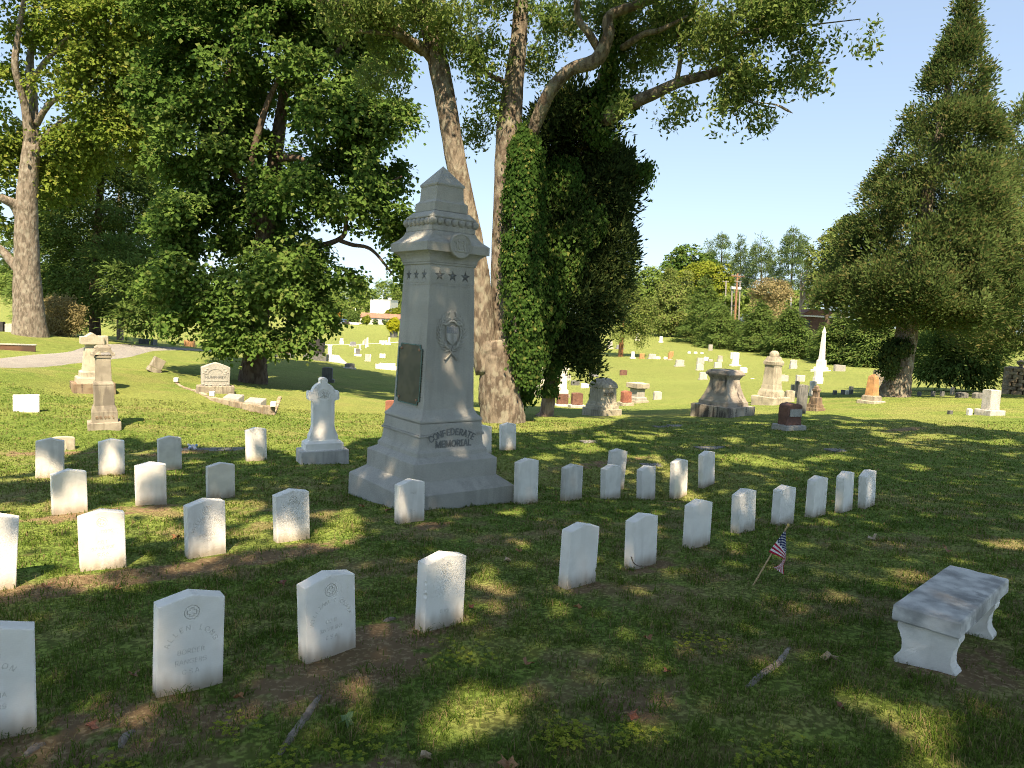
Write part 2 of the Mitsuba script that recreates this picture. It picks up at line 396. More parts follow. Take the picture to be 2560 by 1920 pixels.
GZ = GZ + _near * .05 * (meshkit.fbm(np.stack([GX * .9, GY * .9, GX * 0], -1), 2, 3) - .5) + _near * .035 * (meshkit.fbm(np.stack([GX * 4, GY * 4, GX * 0], -1), 3, 5) - .5)
_gi = RegularGridInterpolator((XS, YS), GZ, bounds_error=False, fill_value=None)
def gz(x, y):
    return _gi(np.stack(np.broadcast_arrays(np.asarray(x, float), np.asarray(y, float)), -1))
def g1(x, y):
    return float(gz(x, y).ravel()[0])

# bare earth round the stones of the two front rows and where the mower wears the turf
BARE = [(-2.35, 2.75, .9, .45), (-1.25, 3.15, .75, .35), (-.65, 3.75, .45, .3), (-.55, 4.25, .5, .25), (-2.8, 5.15, .6, .25), (-3.4, 4.65, .5, .25), (-2.2, 5.65, .5, .25), (-4.2, 7.0, .6, .3), (-3.65, 7.6, .5, .25),
        (-1.6, 6.15, .5, .25), (.55, 5.05, .35, .2), (1.15, 5.7, .35, .2), (2.45, 3.75, .55, .35), (-.8, 7.1, .4, .2), (-.5, 2.5, .6, .4), (-7.6, 11.8, 1.2, .5), (-5.4, 12.0, .9, .35), (2.3, 9.6, .6, .2), (1.5, 12.4, 1.6, .25), (.6, 3.3, .45, .3), (9.3, 17.2, 1.3, .35)]
def bare(x, y, ex):
    s = 0.0
    for cx, cy, rx, ry in BARE:
        u, v = x - cx, y - cy
        a, b = (u * .77 + v * .64) / rx, (v * .77 - u * .64) / ry
        s = s + ex(-(a * a + b * b))
    return s

def lawn(p, n, uv):
    x, y = p.x, p.y
    a = FB(x * .35, y * .35, 1, 3)
    b = FB(x * 1.7, y * 1.7, 4, 3)
    c = FB(x * 9, y * 9, 2, 3)
    d = FB(x * 55, y * 55, 6, 2)
    far = SS(9, 45, y)
    g = MIX(c3(.082, .128, .024), c3(.130, .170, .036), SS(.3, .7, b * .55 + c * .45))
    g = MIX(g, c3(.165, .180, .052), SS(.42, .72, a) * .7)
    g = MIX(g, c3(.175, .170, .060), SS(.55, .75, FB(x * .8, y * 2.2, 9, 3)) * .6)
    g = MIX(g, c3(.128, .150, .044), far * .8)
    fleck = SS(.35, .75, d)
    g = g * (.62 + .76 * fleck * (1 - far) + .38 * far) * (1 + far * .35 * (c - .5))
    soil = MIX(c3(.20, .135, .082), c3(.115, .076, .047), c)
    soil = MIX(soil, c3(.34, .26, .165), SS(.55, .8, d) * .5)
    m = SS(.38, .85, bare(x, y, dr.exp) * (.15 + 1.5 * c)) * .9
    thin = SS(.52, .70, FB(x * 2.6, y * 2.6, 12, 4)) * (1 - SS(6, 14, y)) * .55
    return MIX(g, soil, dr.clip(dr.maximum(m, thin), 0, 1))
scene['lawn'] = {'type': 'bumpmap', 'arbitrary': mikit.proc(lambda p, n, uv: FB(p.x * 30, p.y * 30, 3, 3) * dr.exp(-p.y * .06), 8e-3), 'scale': .02,
                 'bsdf': {'type': 'principled', 'base_color': mikit.proc(lawn), 'roughness': .95, 'specular': .1}}
_n0, _n1 = GX.shape
_i, _j = np.meshgrid(np.arange(_n0 - 1), np.arange(_n1 - 1), indexing='ij')
_a = (_i * _n1 + _j).ravel()
_q = np.vstack([np.stack([_a, _a + _n1, _a + _n1 + 1], 1), np.stack([_a, _a + _n1 + 1, _a + 1], 1)])
struct('ground', (np.stack([GX.ravel(), GY.ravel(), GZ.ravel()], 1), _q), 'lawn', smooth=True)

def sheet(pts, width, name, mat, lift=.02, n=60):
    """a paved strip draped over the ground along pts (x, y)"""
    c = curve([(x, y, w) for (x, y), w in zip(pts, width if hasattr(width, '__len__') else [width] * len(pts))], n)
    t = np.gradient(c[:, :2], axis=0)
    t /= np.linalg.norm(t, axis=1, keepdims=True)
    s = np.stack([-t[:, 1], t[:, 0]], 1)
    k = np.linspace(-.5, .5, 7)
    xy = c[:, None, :2] + s[:, None] * (k[None, :, None] * c[:, None, 2:3])
    z = gz(xy[..., 0], xy[..., 1]) + lift - .03 * (np.abs(k)[None] > .49)
    v = np.concatenate([xy, z[..., None]], -1).reshape(-1, 3)
    i, j = np.meshgrid(np.arange(n - 1), np.arange(6), indexing='ij')
    a = (i * 7 + j).ravel()
    f = np.vstack([np.stack([a, a + 7, a + 8], 1), np.stack([a, a + 8, a + 1], 1)])
    m = trimesh.Trimesh(v, f, process=False)
    if m.face_normals[:, 2].mean() < 0:
        m.faces = m.faces[:, ::-1]
    return struct(name, m, mat)

# ------------------------------------------------------------------ grass blades
def blades(rng, x, y, h, w, lean):
    """bent three-triangle blades; uv.y runs from root to tip"""
    n = len(x)
    z = gz(x, y) - .004
    az = rng.uniform(0, 2 * np.pi, n)
    d = np.stack([np.cos(az), np.sin(az)], 1)
    s = np.stack([-d[:, 1], d[:, 0]], 1)
    v = np.zeros((n, 5, 3))
    u = np.zeros((n, 5, 2))
    b = np.stack([x, y, z], 1)
    for k, (f, wd, g) in enumerate(((0, -.5, 0), (0, .5, 0), (.6, -.42, .35), (.6, .42, .35), (1, 0, 1))):
        v[:, k, :2] = b[:, :2] + s * (wd * w)[:, None] + d * (g * lean * h)[:, None]
        v[:, k, 2] = b[:, 2] + f * h * np.sqrt(np.maximum(1 - (g * lean) ** 2 * .5, .2))
        u[:, k] = np.stack([rng.random(n) if k == 0 else u[:, 0, 0], np.full(n, f)], 1)
    o = (np.arange(n) * 5)[:, None]
    f = np.vstack([o + [0, 1, 3], o + [0, 3, 2], o + [2, 3, 4]])
    return v.reshape(-1, 3), f, u.reshape(-1, 2)

def blade_col(p, n, uv):
    r = uv.x
    b = FB(p.x * 1.7, p.y * 1.7, 4, 3)
    g = MIX(c3(.062, .115, .016), c3(.135, .195, .034), dr.clip(r * .7 + b * .5 - .1, 0, 1))
    g = MIX(g, c3(.160, .185, .042), SS(.42, .72, FB(p.x * .35, p.y * .35, 1, 3)) * .6)
    g = MIX(g, c3(.25, .20, .10), SS(.74, .80, r))
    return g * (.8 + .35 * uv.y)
scene['blade'] = {'type': 'principledthin', 'base_color': mikit.proc(blade_col), 'roughness': .5, 'diff_trans': .7, 'spec_trans': 0.0, 'eta': 1.35}
def scatter_grass():
    rng = np.random.default_rng(5)
    n = 330000
    d = np.exp(rng.uniform(math.log(1.9), math.log(19), n))
    x = d * rng.uniform(-.95, .92, n) + rng.normal(0, .2, n)
    y = d
    c = meshkit.fbm(np.stack([x * 2.6, y * 2.6, x * 0 + 12], 1), 4, 1)
    clump = meshkit.fbm(np.stack([x * 7, y * 7, x * 0], 1), 3, 8)
    keep = (rng.random(n) > .72 * np.clip(bare(x, y, np.exp) * 1.1, 0, 1)) & (rng.random(n) < np.clip((clump - .25) * 3.2, .10, 1)) & (rng.random(n) > np.clip((c - .52) * 4, 0, .8) * (y < 8))
    x, y, clump = x[keep], y[keep], clump[keep]
    n = len(x)
    tall = (meshkit.fbm(np.stack([x * 1.1, y * 1.1, x * 0 + 3], 1), 3, 9) > .56)
    h = rng.uniform(.015, .038, n) * (.7 + clump) * np.where(tall & (y < 5), 1.3, 1)
    w = rng.uniform(.0022, .0046, n) * np.clip(y / 3.2, 1, 5)
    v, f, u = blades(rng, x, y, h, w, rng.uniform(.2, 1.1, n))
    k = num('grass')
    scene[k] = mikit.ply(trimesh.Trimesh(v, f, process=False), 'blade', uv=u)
    labels[k] = {'kind': 'stuff', 'label': 'short mown grass blades growing over the cemetery lawn', 'category': 'grass'}
    # coarse weedy tufts
    m = 300
    cy = np.exp(rng.uniform(math.log(2.0), math.log(8), m))
    cx = cy * rng.uniform(-.8, .8, m)
    t = np.repeat(np.arange(m), 26)
    x, y = cx[t] + rng.normal(0, .035, len(t)), cy[t] + rng.normal(0, .035, len(t))
    v, f, u = blades(rng, x, y, rng.uniform(.025, .07, len(t)), rng.uniform(.003, .0065, len(t)), rng.uniform(.4, 1.3, len(t)))
    u[:, 0] *= .78
    k = num('grass_tufts')
    scene[k] = mikit.ply(trimesh.Trimesh(v, f, process=False), 'blade', uv=u)
    labels[k] = {'kind': 'stuff', 'label': 'coarse taller grass tufts scattered over the near lawn', 'category': 'grass'}
scatter_grass()

# ------------------------------------------------------------------ white marble headstones in rows
W, TH = .30, .092
def stone_uv(mesh, M):
    inv = np.linalg.inv(M)
    return (np.array(mesh.vertices) @ inv[2, :3] + inv[2, 3])

def headstone(x, y, yaw, lean, h, label, words=(), emblem=False, peak=.036, tip=0.0, mat='white_marble', group='white marble soldiers\' headstones in rows', chip=None, w=W):
    """words: ('line', text, letter height, z from the top) or ('arc', text, letter height, radius, z of the centre from the top, span)"""
    k = thing('headstone', label, 'headstone', group)
    z = g1(x, y)
    H = h + .0
    slab = prism([(-w / 2, -.12), (w / 2, -.12), (w / 2, H), (0, H + peak), (-w / 2, H)], 0, TH, .0045)
    cut, ink = [], []
    for wd in words:
        if wd[0] == 'line':
            f = lambda dep, y0: text(wd[1], wd[2], dep, wd[4] if len(wd) > 4 else 0, H + peak - wd[3] - wd[2], y0, .95)
        else:
            f = lambda dep, y0: arc_text(wd[1], wd[2], dep, wd[3], H + peak - wd[4], wd[5], y0, wd[6] if len(wd) > 6 else 0)
        cut.append(f(.007, .004))
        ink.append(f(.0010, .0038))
    body = man(slab)
    if emblem:
        cz, R = H + peak - .085, .036
        ring = m3.CrossSection.circle(R, 28) - m3.CrossSection.circle(R - .0045, 28)
        a = .011
        cross = m3.CrossSection.square((2 * a, .046), True) + m3.CrossSection.square((.046, 2 * a), True)
        cross = cross - cross.offset(-.0042, m3.JoinType.Miter)
        e = (ring + cross).extrude(.008).rotate((90, 0, 0)).translate((0, .0045, cz))
        body = body - e
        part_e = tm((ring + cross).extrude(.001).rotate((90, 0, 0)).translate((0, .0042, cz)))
    for c in cut:
        for piece in c.split(only_watertight=False):
            try:
                body = body - man(piece)
            except Exception:
                pass
    if chip:
        for cx, cz, r in chip:
            body = body - m3.Manifold.sphere(r, 9).scale((1, 1.6, 1.3)).translate((cx, 0, cz))
    M = frame(x, y, z, yaw, lean, tip)
    m = moved(tm(body), M)
    m = trimesh.Trimesh(m.vertices[m.faces.ravel()], np.arange(len(m.faces) * 3).reshape(-1, 3), process=False)
    v = stone_uv(m, M)
    part(k, 'slab', m, mat, uv=np.stack([v * 0, v], 1))
    if emblem:
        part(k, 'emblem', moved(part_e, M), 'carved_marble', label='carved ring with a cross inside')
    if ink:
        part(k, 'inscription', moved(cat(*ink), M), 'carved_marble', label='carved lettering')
    return k

headstone(-2.07, 2.91, 33, -.7, .45, 'white headstone cut off by the left edge at the bottom corner, nearest the camera', [('line', 'IN', .021, .115, .015), ('arc', 'LESTON', .024, .108, .285, 88, -.0), ('line', 'THA', .022, .285, .02), ('line', 'RS', .022, .335, .03)])
headstone(-1.46, 3.38, 37, .5, .44, 'white headstone carved BORDER RANGERS below the name, ring emblem on top', [('arc', 'ALLEN LONG', .025, .105, .275, 150), ('line', 'BORDER', .024, .262), ('line', 'RANGERS', .024, .312), ('line', 'C S A', .024, .362)], True)
headstone(-.89, 3.82, 45, -3.1, .42, 'white headstone carved CO D 36 VA INF, second in the nearest row', [('arc', 'WILLIAM T CLARK', .023, .105, .262, 172), ('line', 'CO D', .022, .243), ('line', '36 VA INF', .022, .288), ('line', 'C S A', .022, .333)], True)
headstone(-.33, 4.25, 44, .5, .41, 'white headstone half lit by sun, with a chipped left edge and worn lettering', [('line', 'C S A', .020, .33)], True, chip=[(-.152, .30, .012), (-.152, .26, .008), (-.15, .225, .014)])
headstone(.57, 5.13, 42, .9, .41, 'blank white headstone with grey veins and a chipped foot, first right of the sunlit patch', (), chip=[(.152, .09, .018), (.152, .13, .01)], tip=0)
headstone(1.13, 5.74, 42, -2.7, .39, 'white headstone with a dark twig resting on its foot', ())
headstone(1.73, 6.36, 43, -.9, .38, 'third white headstone of the long front row to the right of the twig')
headstone(2.34, 7.00, 43, -4.3, .38, 'white headstone just left of and behind the small flag')
headstone(2.89, 7.46, 41, -.7, .37, 'white headstone standing directly behind the small flag')
headstone(3.44, 7.97, 42, -1.3, .41, 'third white headstone from the right end of the front row')
headstone(3.92, 8.34, 46, -5.5, .43, 'second white headstone from the right end of the front row, sunlit at its foot')
headstone(4.32, 8.63, 45, -8.0, .41, 'last white headstone at the right end of the front row, leaning')
headstone(-2.96, 5.34, 36, -2.0, .41, 'sunlit white headstone with soil stained foot carved VA INF under a ring emblem', [('line', 'ROSE', .023, .145, .03), ('line', 'CO F', .023, .225), ('line', '17 VA INF', .023, .27), ('line', 'C S A', .023, .315)], True)
headstone(-2.38, 5.81, 44, -2.2, .43, 'white headstone carved 5 VA CAV with three lines below the arched name', [('arc', 'WILLIAM S SMITH', .023, .105, .262, 172), ('line', 'CO I', .022, .235), ('line', '5 VA CAV', .022, .278), ('line', 'C S A', .022, .321)], True)
headstone(-1.84, 6.33, 40, -2.7, .42, 'white headstone carved DIED JUNE 24 1910, striped by sun and shade', [('arc', 'S WARDEN', .022, .13, .25, 85), ('line', 'DIED', .021, .205), ('line', 'JUNE 24 1910', .021, .25)], True)
headstone(-.93, 7.24, 40, -1.9, .39, 'white headstone standing in front of the stepped base of the grey memorial', [('arc', 'JOHN', .020, .12, .26, 50), ('line', 'C S A', .020, .30)], peak=.04)
headstone(-3.44, 4.81, 33, 2.5, .49, 'bright sunlit headstone cut off by the left edge with a clear shadow beside it')
headstone(-4.28, 7.13, 41, -1.7, .40, 'glaring white headstone with a tan soil stain along its foot', mat='white_marble')
headstone(-3.77, 7.71, 29, -1.3, .42, 'sunlit white headstone shaded on its right half, behind the one with a ring emblem')
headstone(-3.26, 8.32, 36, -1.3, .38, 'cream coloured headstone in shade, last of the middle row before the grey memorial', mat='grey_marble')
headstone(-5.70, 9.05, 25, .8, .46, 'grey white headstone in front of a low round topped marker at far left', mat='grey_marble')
headstone(-5.16, 9.50, 32, -1.1, .44, 'white headstone with its left half dappled, second of the back left row')
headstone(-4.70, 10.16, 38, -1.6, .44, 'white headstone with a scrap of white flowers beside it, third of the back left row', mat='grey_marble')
headstone(-3.82, 11.12, 37, -2.7, .48, 'white headstone just left of the tall white cross shouldered monument')
headstone(-4.95, 6.62, 41, 0, .42, 'headstone of which only a sliver shows at the left edge')
headstone(.26, 8.51, 39, -2.0, .50, 'pale grey headstone beside the right corner of the memorial steps')
headstone(.83, 8.95, 42, -1.0, .41, 'squat grey veined headstone, second right of the memorial steps', mat='grey_marble')
headstone(1.38, 9.40, 42, -3.6, .42, 'white headstone that hides the foot of a taller one behind it')
headstone(1.94, 9.92, 42, -4.5, .44, 'white headstone with grey marbling, fourth right of the memorial steps')
headstone(2.56, 10.69, 39, -3.6, .54, 'tall white headstone, second from the right end of the row by the memorial')
headstone(3.07, 11.08, 40, -6.0, .50, 'leaning white headstone at the right end of the row by the memorial')
headstone(1.62, 10.75, 35, 3.0, .56, 'grey headstone tilting right behind another white headstone', mat='grey_marble')
headstone(.0, 13.3, 24, -3.0, .47, 'lone white headstone in the shade in front of the big forked tree')
headstone(-.43, 12.6, 24, -2.0, .50, 'headstone half hidden behind the right side of the grey memorial', mat='grey_marble')

# ------------------------------------------------------------------ the grey memorial
def memorial():
    k = thing('memorial', 'tall grey granite memorial with stepped base, star frieze and pyramid cap, lettered CONFEDERATE MEMORIAL', 'monument')
    M = frame(-.917, 8.70, 0, 37.8)
    G = 'granite'
    pl = lambda name, m, mat=G, s=False, lab=None: part(k, name, moved(m, M), mat, s, label=lab)
    pl('base_step', loft([(-.45, .717), (.015, .717), (.022, .712), (.131, .566)], .008), lab='broad lowest step with a sloping top')
    pl('upper_step', loft([(.125, .562), (.330, .562), (.337, .557), (.385, .476)], .008))
    die = [(.380, .4715), (.430, .4715), (.440, .466), (.455, .452), (.475, .441), (.50, .434), (.54, .430), (.75, .417)]
    pl('die', loft(die, .006), s=25)
    pl('torus', loft([(.752, .408), (.757, .416), (.768, .422), (.786, .421), (.798, .413), (.815, .396), (.835, .378), (.86, .363), (.885, .352), (.90, .347)], .008), s=40, lab='moulding under the shaft')
    # shaft, with sunk stars and two fillets
    hw = lambda z: .3435 + (.2965 - .3435) * (z - .90) / (2.512 - .90)
    shaft = man(loft([(.895, hw(.895)), (2.29, hw(2.29)), (2.292, hw(2.29) - .004), (2.299, hw(2.29) - .004), (2.301, hw(2.3)), (2.312, hw(2.31)), (2.314, hw(2.31) - .004), (2.321, hw(2.31) - .004), (2.323, hw(2.32)), (2.53, hw(2.53))], .005))
    star = lambda R: [(R * (1 if i % 2 == 0 else .4) * math.sin(i * math.pi / 5), R * (1 if i % 2 == 0 else .4) * math.cos(i * math.pi / 5)) for i in range(10)]
    stars = []
    for face in range(4):
        Rm = np.array(T().rotate([0, 0, 1], face * 90).matrix, float)
        for sx in (-.172, 0, .172):
            c = extrude([(a + sx, b + 2.412) for a, b in star(.070)], -.32, -.288)
            shaft = shaft - man(moved(c, Rm))
            v, f = [(sx, -.300, 2.412)], []
            for i, (a, b) in enumerate(star(.068)):
                v.append((a + sx, -.2895, b + 2.412))
                f.append((0, 1 + i, 1 + (i + 1) % 10))
            stars.append(moved(trimesh.Trimesh(np.array(v), np.array(f)[:, ::-1], process=False), Rm))
    pl('shaft', tm(shaft), s=30, lab='tapering shaft')
    for s in stars:
        pl('star', s, 'granite_dark')  # darker stone puts the shade of the recess into the star colour
    pl('fillet', loft([(2.528, .300), (2.532, .312), (2.552, .312), (2.556, .306)], .005))
    pl('cavetto', loft([(2.555, .318), (2.565, .322), (2.575, .320), (2.600, .325), (2.630, .342), (2.655, .372), (2.672, .400)], .006), s=40)
    pl('cornice', loft([(2.671, .4185), (2.764, .4185), (2.768, .414), (2.78, .398), (2.81, .357), (2.85, .322), (2.88, .305), (2.905, .297)], .006), s=25, lab='projecting cornice with a curved roof')
    pl('bead_block', loft([(2.909, .292), (2.962, .292), (2.966, .285), (3.05, .285), (3.054, .298), (3.068, .298), (3.075, .288), (3.13, .238)], .006), s=20)
    for face in range(4):
        Rm = np.array(T().rotate([0, 0, 1], face * 90).matrix, float)
        for i in range(6):
            b = trimesh.creation.icosphere(3, .047 if i == 0 else .042)
            b.apply_scale([1, 1, 1.0])
            b.apply_translation([-.283 + i * .0943, -.283, 3.008])
            pl('bead', moved(b, Rm), s=True)
    pl('cap_block', loft([(3.138, .221), (3.232, .221), (3.236, .216), (3.245, .203), (3.258, .192), (3.275, .185), (3.42, .178)], .005), s=25)
    pl('pyramid_cap', loft([(3.418, .180), (3.428, .187), (3.445, .189), (3.458, .180), (3.665, .006), (3.671, .002)], .003), s=20, lab='low pyramid top with dark weathered lip')
    # lettered tablet on the right hand face
    yf = -.437
    th = [math.radians(a) for a in np.linspace(155, 25, 15)]
    tab = [(-.315, .455), (.315, .455), (.315, .60)] + [(.345 * math.cos(a), .46 + .275 * math.sin(a)) for a in reversed(th)][0:] + [(-.315, .60)]
    hull = Polygon(tab).convex_hull
    pl('tablet', extrude(hull, yf, -.40), lab='raised arch topped tablet')
    w1 = arc_text('CONFEDERATE', .075, .009, .56, .055, 62, yf + .001, 0, True, .86)
    w2 = text('MEMORIAL', .078, .009, .02, .478, yf + .001, .84, True)
    pl('inscription', cat(w1, w2), 'granite_dark', lab='raised dark letters')
    beads = []
    for face in range(4):
        Rm = np.array(T().rotate([0, 0, 1], face * 90).matrix, float)
        for x in np.arange(-.43, .431, .0316):
            if face == 0 and abs(x) < .33:
                continue
            b = trimesh.creation.icosphere(1, .0165)
            b.apply_translation([x, -.430, .612])
            beads.append(moved(b, Rm))
    part(k, 'bead_moulding', moved(cat(*beads), M), G, True, kind='stuff')
    pl('moulding_line', loft([(.634, .432), (.638, .430), (.642, .4285)], .004))
    # seal on the cornice
    R = .140
    disc = lathe([(.001, -.02), (R - .004, -.02), (R, -.016), (R, .022), (R - .008, .028), (R - .018, .028), (R - .022, .020), (R - .046, .018), (.001, .018)], 40)
    up = np.array(T().translate([0, -.425, 2.748]).rotate([1, 0, 0], 90).matrix, float)
    seal = thing_part = num(k + '__seal')
    scene[seal] = put(moved(moved(disc, up), M), G, 30)
    labels[seal] = {'label': 'round carved seal on the cornice'}
    rel = []
    rng = np.random.default_rng(4)
    for a, b, sx, sz in ((0, .045, .022, .026), (0, -.005, .034, .05), (-.05, .0, .016, .05), (.05, .0, .016, .05), (-.03, .055, .018, .02), (.03, .06, .016, .016), (0, -.062, .055, .012), (-.062, -.06, .02, .02), (.062, -.06, .02, .02), (-.075, .04, .012, .02), (.075, .03, .012, .02)):
        e = trimesh.creation.icosphere(2, 1.0)
        e.apply_scale([sx, .011, sz])
        e.apply_translation([a, -.443, 2.748 + b])
        rel.append(e)
    part(seal, 'relief', moved(cat(*rel), M), G, True)
    # wreath and shield in relief on the shaft; the face leans with the taper
    zc = 1.765
    tilt = math.degrees(math.atan((.3435 - .2965) / 1.612))
    F0 = np.array(T().translate([0, -hw(zc), zc]).rotate([1, 0, 0], -tilt).matrix, float)
    M2 = M @ F0
    lv = []
    def leaf(x, z, a, L, wd, lift=.016):
        e = trimesh.creation.icosphere(2, 1.0)
        v = np.array(e.vertices)
        v[:, 2] *= (1 - .0 * v[:, 2])
        taper = 1 - .55 * np.abs(v[:, 2]) ** 1.5
        v = np.stack([v[:, 0] * wd * taper, v[:, 1] * .010 + .012 * v[:, 2] ** 2 * -1 - lift * .3, v[:, 2] * L], 1)
        c, s = math.cos(a), math.sin(a)
        e.vertices = np.stack([x + v[:, 0] * c + v[:, 2] * s, v[:, 1], z - v[:, 0] * s + v[:, 2] * c], 1)
        return e
    stems = []
    for sd in (-1, 1):
        pts = []
        for i in range(13):
            t = i / 12
            a = math.radians(-88 + 158 * t)
            x, z = sd * .158 * math.cos(a) * (1 - .05 * t), .195 * math.sin(a) + .015
            pts.append((x, -.012, z, .0075))
            out = math.atan2(sd * math.cos(a) * .55 - sd * math.sin(a) * .8, math.sin(a) * .5 + math.cos(a))
            if i > 0:
                for s2, L in ((1, .042), (-1, .036)):
                    ang = sd * (math.pi / 2 - a) - sd * math.pi / 2 + sd * 0 + (s2 * .75)
                    lv.append(leaf(x + .022 * s2 * math.cos(a) * sd, z + .022 * s2 * math.sin(a), -sd * (a) + s2 * .55 * sd, L + .008 * rng.random(), .0135))
        pts[0] = (sd * -.020, -.016, -.235, .010)
        pts.insert(0, (sd * -.085, -.016, -.300, .013))
        stems.append(tube(pts, 8))
    pl2 = lambda name, m, mat=G, s=True, lab=None: part(k, name, moved(m, M2), mat, s, label=lab)
    pl2('wreath', cat(*lv), lab='carved wreath of leaves round the shield')
    pl2('wreath_stem', stems[0])
    pl2('wreath_stem', stems[1])
    ribbon = [tube([(-.13, -.012, .115, .009), (-.08, -.02, .10, .016), (-.03, -.022, .135, .013), (.03, -.022, .135, .013), (.08, -.02, .10, .016), (.13, -.012, .115, .009)], 8),
              tube([(-.03, -.012, -.175, .010), (-.075, -.018, -.145, .017), (-.085, -.016, -.09, .010)], 8), tube([(.03, -.012, -.175, .010), (.075, -.018, -.145, .017), (.085, -.016, -.09, .010)], 8)]
    pl2('ribbon', cat(*ribbon))
    sh = [(-.078, .085), (-.045, .072), (0, .098), (.045, .072), (.078, .085), (.078, -.03), (.066, -.075), (.035, -.108), (0, -.128), (-.035, -.108), (-.066, -.075), (-.078, -.03)]
    shield = num(k + '__shield')
    scene[shield] = put(moved(extrude(sh, -.022, .01), M2), G)
    for x0, x1 in ((-.066, -.026), (.026, .066)):
        z0 = -.083 if x0 < 0 else -.083
        part(shield, 'stripe', moved(extrude([(x0, -.005), (x1, -.005), (x1, -.075 if x1 > 0 else -.098), (x0, -.098 if x1 > 0 else -.075)], -.027, -.02), M2), 'granite_light')
    part(shield, 'chief', moved(extrude([(-.072, .004), (.072, .004), (.072, .074), (.044, .064), (0, .090), (-.044, .064), (-.072, .074)], -.027, -.02), M2), 'granite_blue', label='top band set with stars')
    tiny = [extrude([(a * .009 / .07 + x, b * .009 / .07 + z) for a, b in star(.07)], -.030, -.026) for x, z in ((-.05, .04), (-.05, .018), (-.025, .045), (-.025, .02), (0, .068), (0, .042), (0, .018), (.025, .045), (.025, .02), (.05, .04), (.05, .018))]
    part(shield, 'small_stars', moved(cat(*tiny), M2), G, kind='stuff')
    # bronze plate on the left hand face
    zp = 1.28
    Rl = np.array(T().rotate([0, 0, 1], -90).translate([0, -hw(zp), zp]).rotate([1, 0, 0], -tilt).matrix, float)
    M3 = M @ Rl
    a, b, c = .268, .345, .045
    plate = [(-a + c, -b), (a - c, -b), (a - c, -b + c), (a, -b + c), (a, b - c), (a - c, b - c), (a - c, b), (-a + c, b), (-a + c, b - c), (-a, b - c), (-a, -b + c), (-a + c, -b + c)]
    plate = Polygon(plate).buffer(-.012, join_style=1).buffer(.012, join_style=1)
    plq = num(k + '__plaque')
    scene[plq] = put(moved(extrude(plate.simplify(.002), -.014, .004), M3), 'bronze')
    labels[plq] = {'label': 'dark bronze plate with notched corners'}
    part(plq, 'rim', moved(extrude(plate.simplify(.002).difference(plate.buffer(-.010)), -.019, -.013), M3), 'verdigris')
    for sx in (-1, 1):
        for sz in (-1, 1):
            r = trimesh.creation.icosphere(2, .017)
            r.apply_scale([1, .7, 1])
            r.apply_translation([sx * (a - c - .022), -.016, sz * (b - c - .014)])
            part(plq, 'rosette', moved(r, M3), 'copper_bolt', True)
    return k
memorial()

# ------------------------------------------------------------------ stone bench
def bench():
    k = thing('bench', 'grey stone garden bench with stained slab seat and scrolled legs', 'bench')
    yaw = -44.86
    M = frame(2.160, 3.646, 0, yaw)
    L, Wd = 1.016, .316
    slab = rocky(box(-Wd / 2, Wd / 2, 0, L, .519, .606, .008), .004, .05, 3, 3)
    part(k, 'seat', moved(slab, M), 'bench_slab', 30, label='stained slab seat')
    prof = [(-.128, .519), (-.139, .505), (-.144, .485), (-.140, .462), (-.128, .440), (-.119, .415), (-.115, .385), (-.117, .355), (-.125, .332), (-.138, .318), (-.146, .305), (-.147, .290), (-.140, .275), (-.140, .12)]
    poly = prof + [(-x, z) for x, z in reversed(prof)]
    for y in (.065, .80):
        e = rocky(extrude(Polygon(poly).buffer(-.003).buffer(.003), y, y + .105), .004, .05, 5, 2)
        part(k, 'leg', moved(e, M), 'bench_stone', 30)
bench()

# ------------------------------------------------------------------ small flag on a stick
def flag():
    k = thing('grave_flag', 'small stars and stripes flag on a leaning wooden stick', 'flag')
    a, b = np.array((1.804, 5.17, 0.146)), np.array((1.998, 5.12, 0.63))
    a[2] = g1(a[0], a[1])
    part(k, 'stick', tube([(*(a - (b - a) * .1), .0058), (*b, .0052)], 8, 6), 'flag_stick', True)
    s = trimesh.creation.icosphere(1, .009)
    s.apply_scale([1, 1, 1.5])
    s.apply_translation(b)
    part(k, 'spear_tip', s, 'gilt', True)
    nu, nv = 44, 30
    g = np.zeros((nu, nv, 3))
    q = .00074
    # the cloth hangs from the sloping hoist, its top edge straight down, and folds back on itself below
    for i in range(nu):
        s = i / (nu - 1)
        for j in range(nv):
            t = j / (nv - 1)
            hx, hz = 1130 - 145 * t, 680 + 235 * t
            x = hx + (1147 - hx) * math.sin(min(s / .55, 1) * math.pi / 2) - t * 105 * max(0, (s - .55) / .45)
            z = hz + (1130 - 62 * t - hz) * s
            dep = .032 * max(0, s - .5) * t + .012 * math.sin(9 * s + 4 * t) * min(1, 3 * s) + .010 * math.sin(17 * s * (1 - .3 * t)) * s - .018 * math.sin(math.pi * min(s / .55, 1)) * t
            g[i, j] = b + np.array([(x - 1148) * q, dep, -(z - 645) * q])
    v = g.reshape(-1, 3)
    uv = np.stack(np.meshgrid(np.linspace(0, 1, nu), np.linspace(0, 1, nv), indexing='ij'), -1).reshape(-1, 2)
    i, j = np.meshgrid(np.arange(nu - 1), np.arange(nv - 1), indexing='ij')
    q = (i * nv + j).ravel()
    f = np.vstack([np.stack([q, q + nv, q + nv + 1], 1), np.stack([q, q + nv + 1, q + 1], 1)])
    part(k, 'cloth', trimesh.Trimesh(v, f, process=False), 'flag_cloth', True, uv)
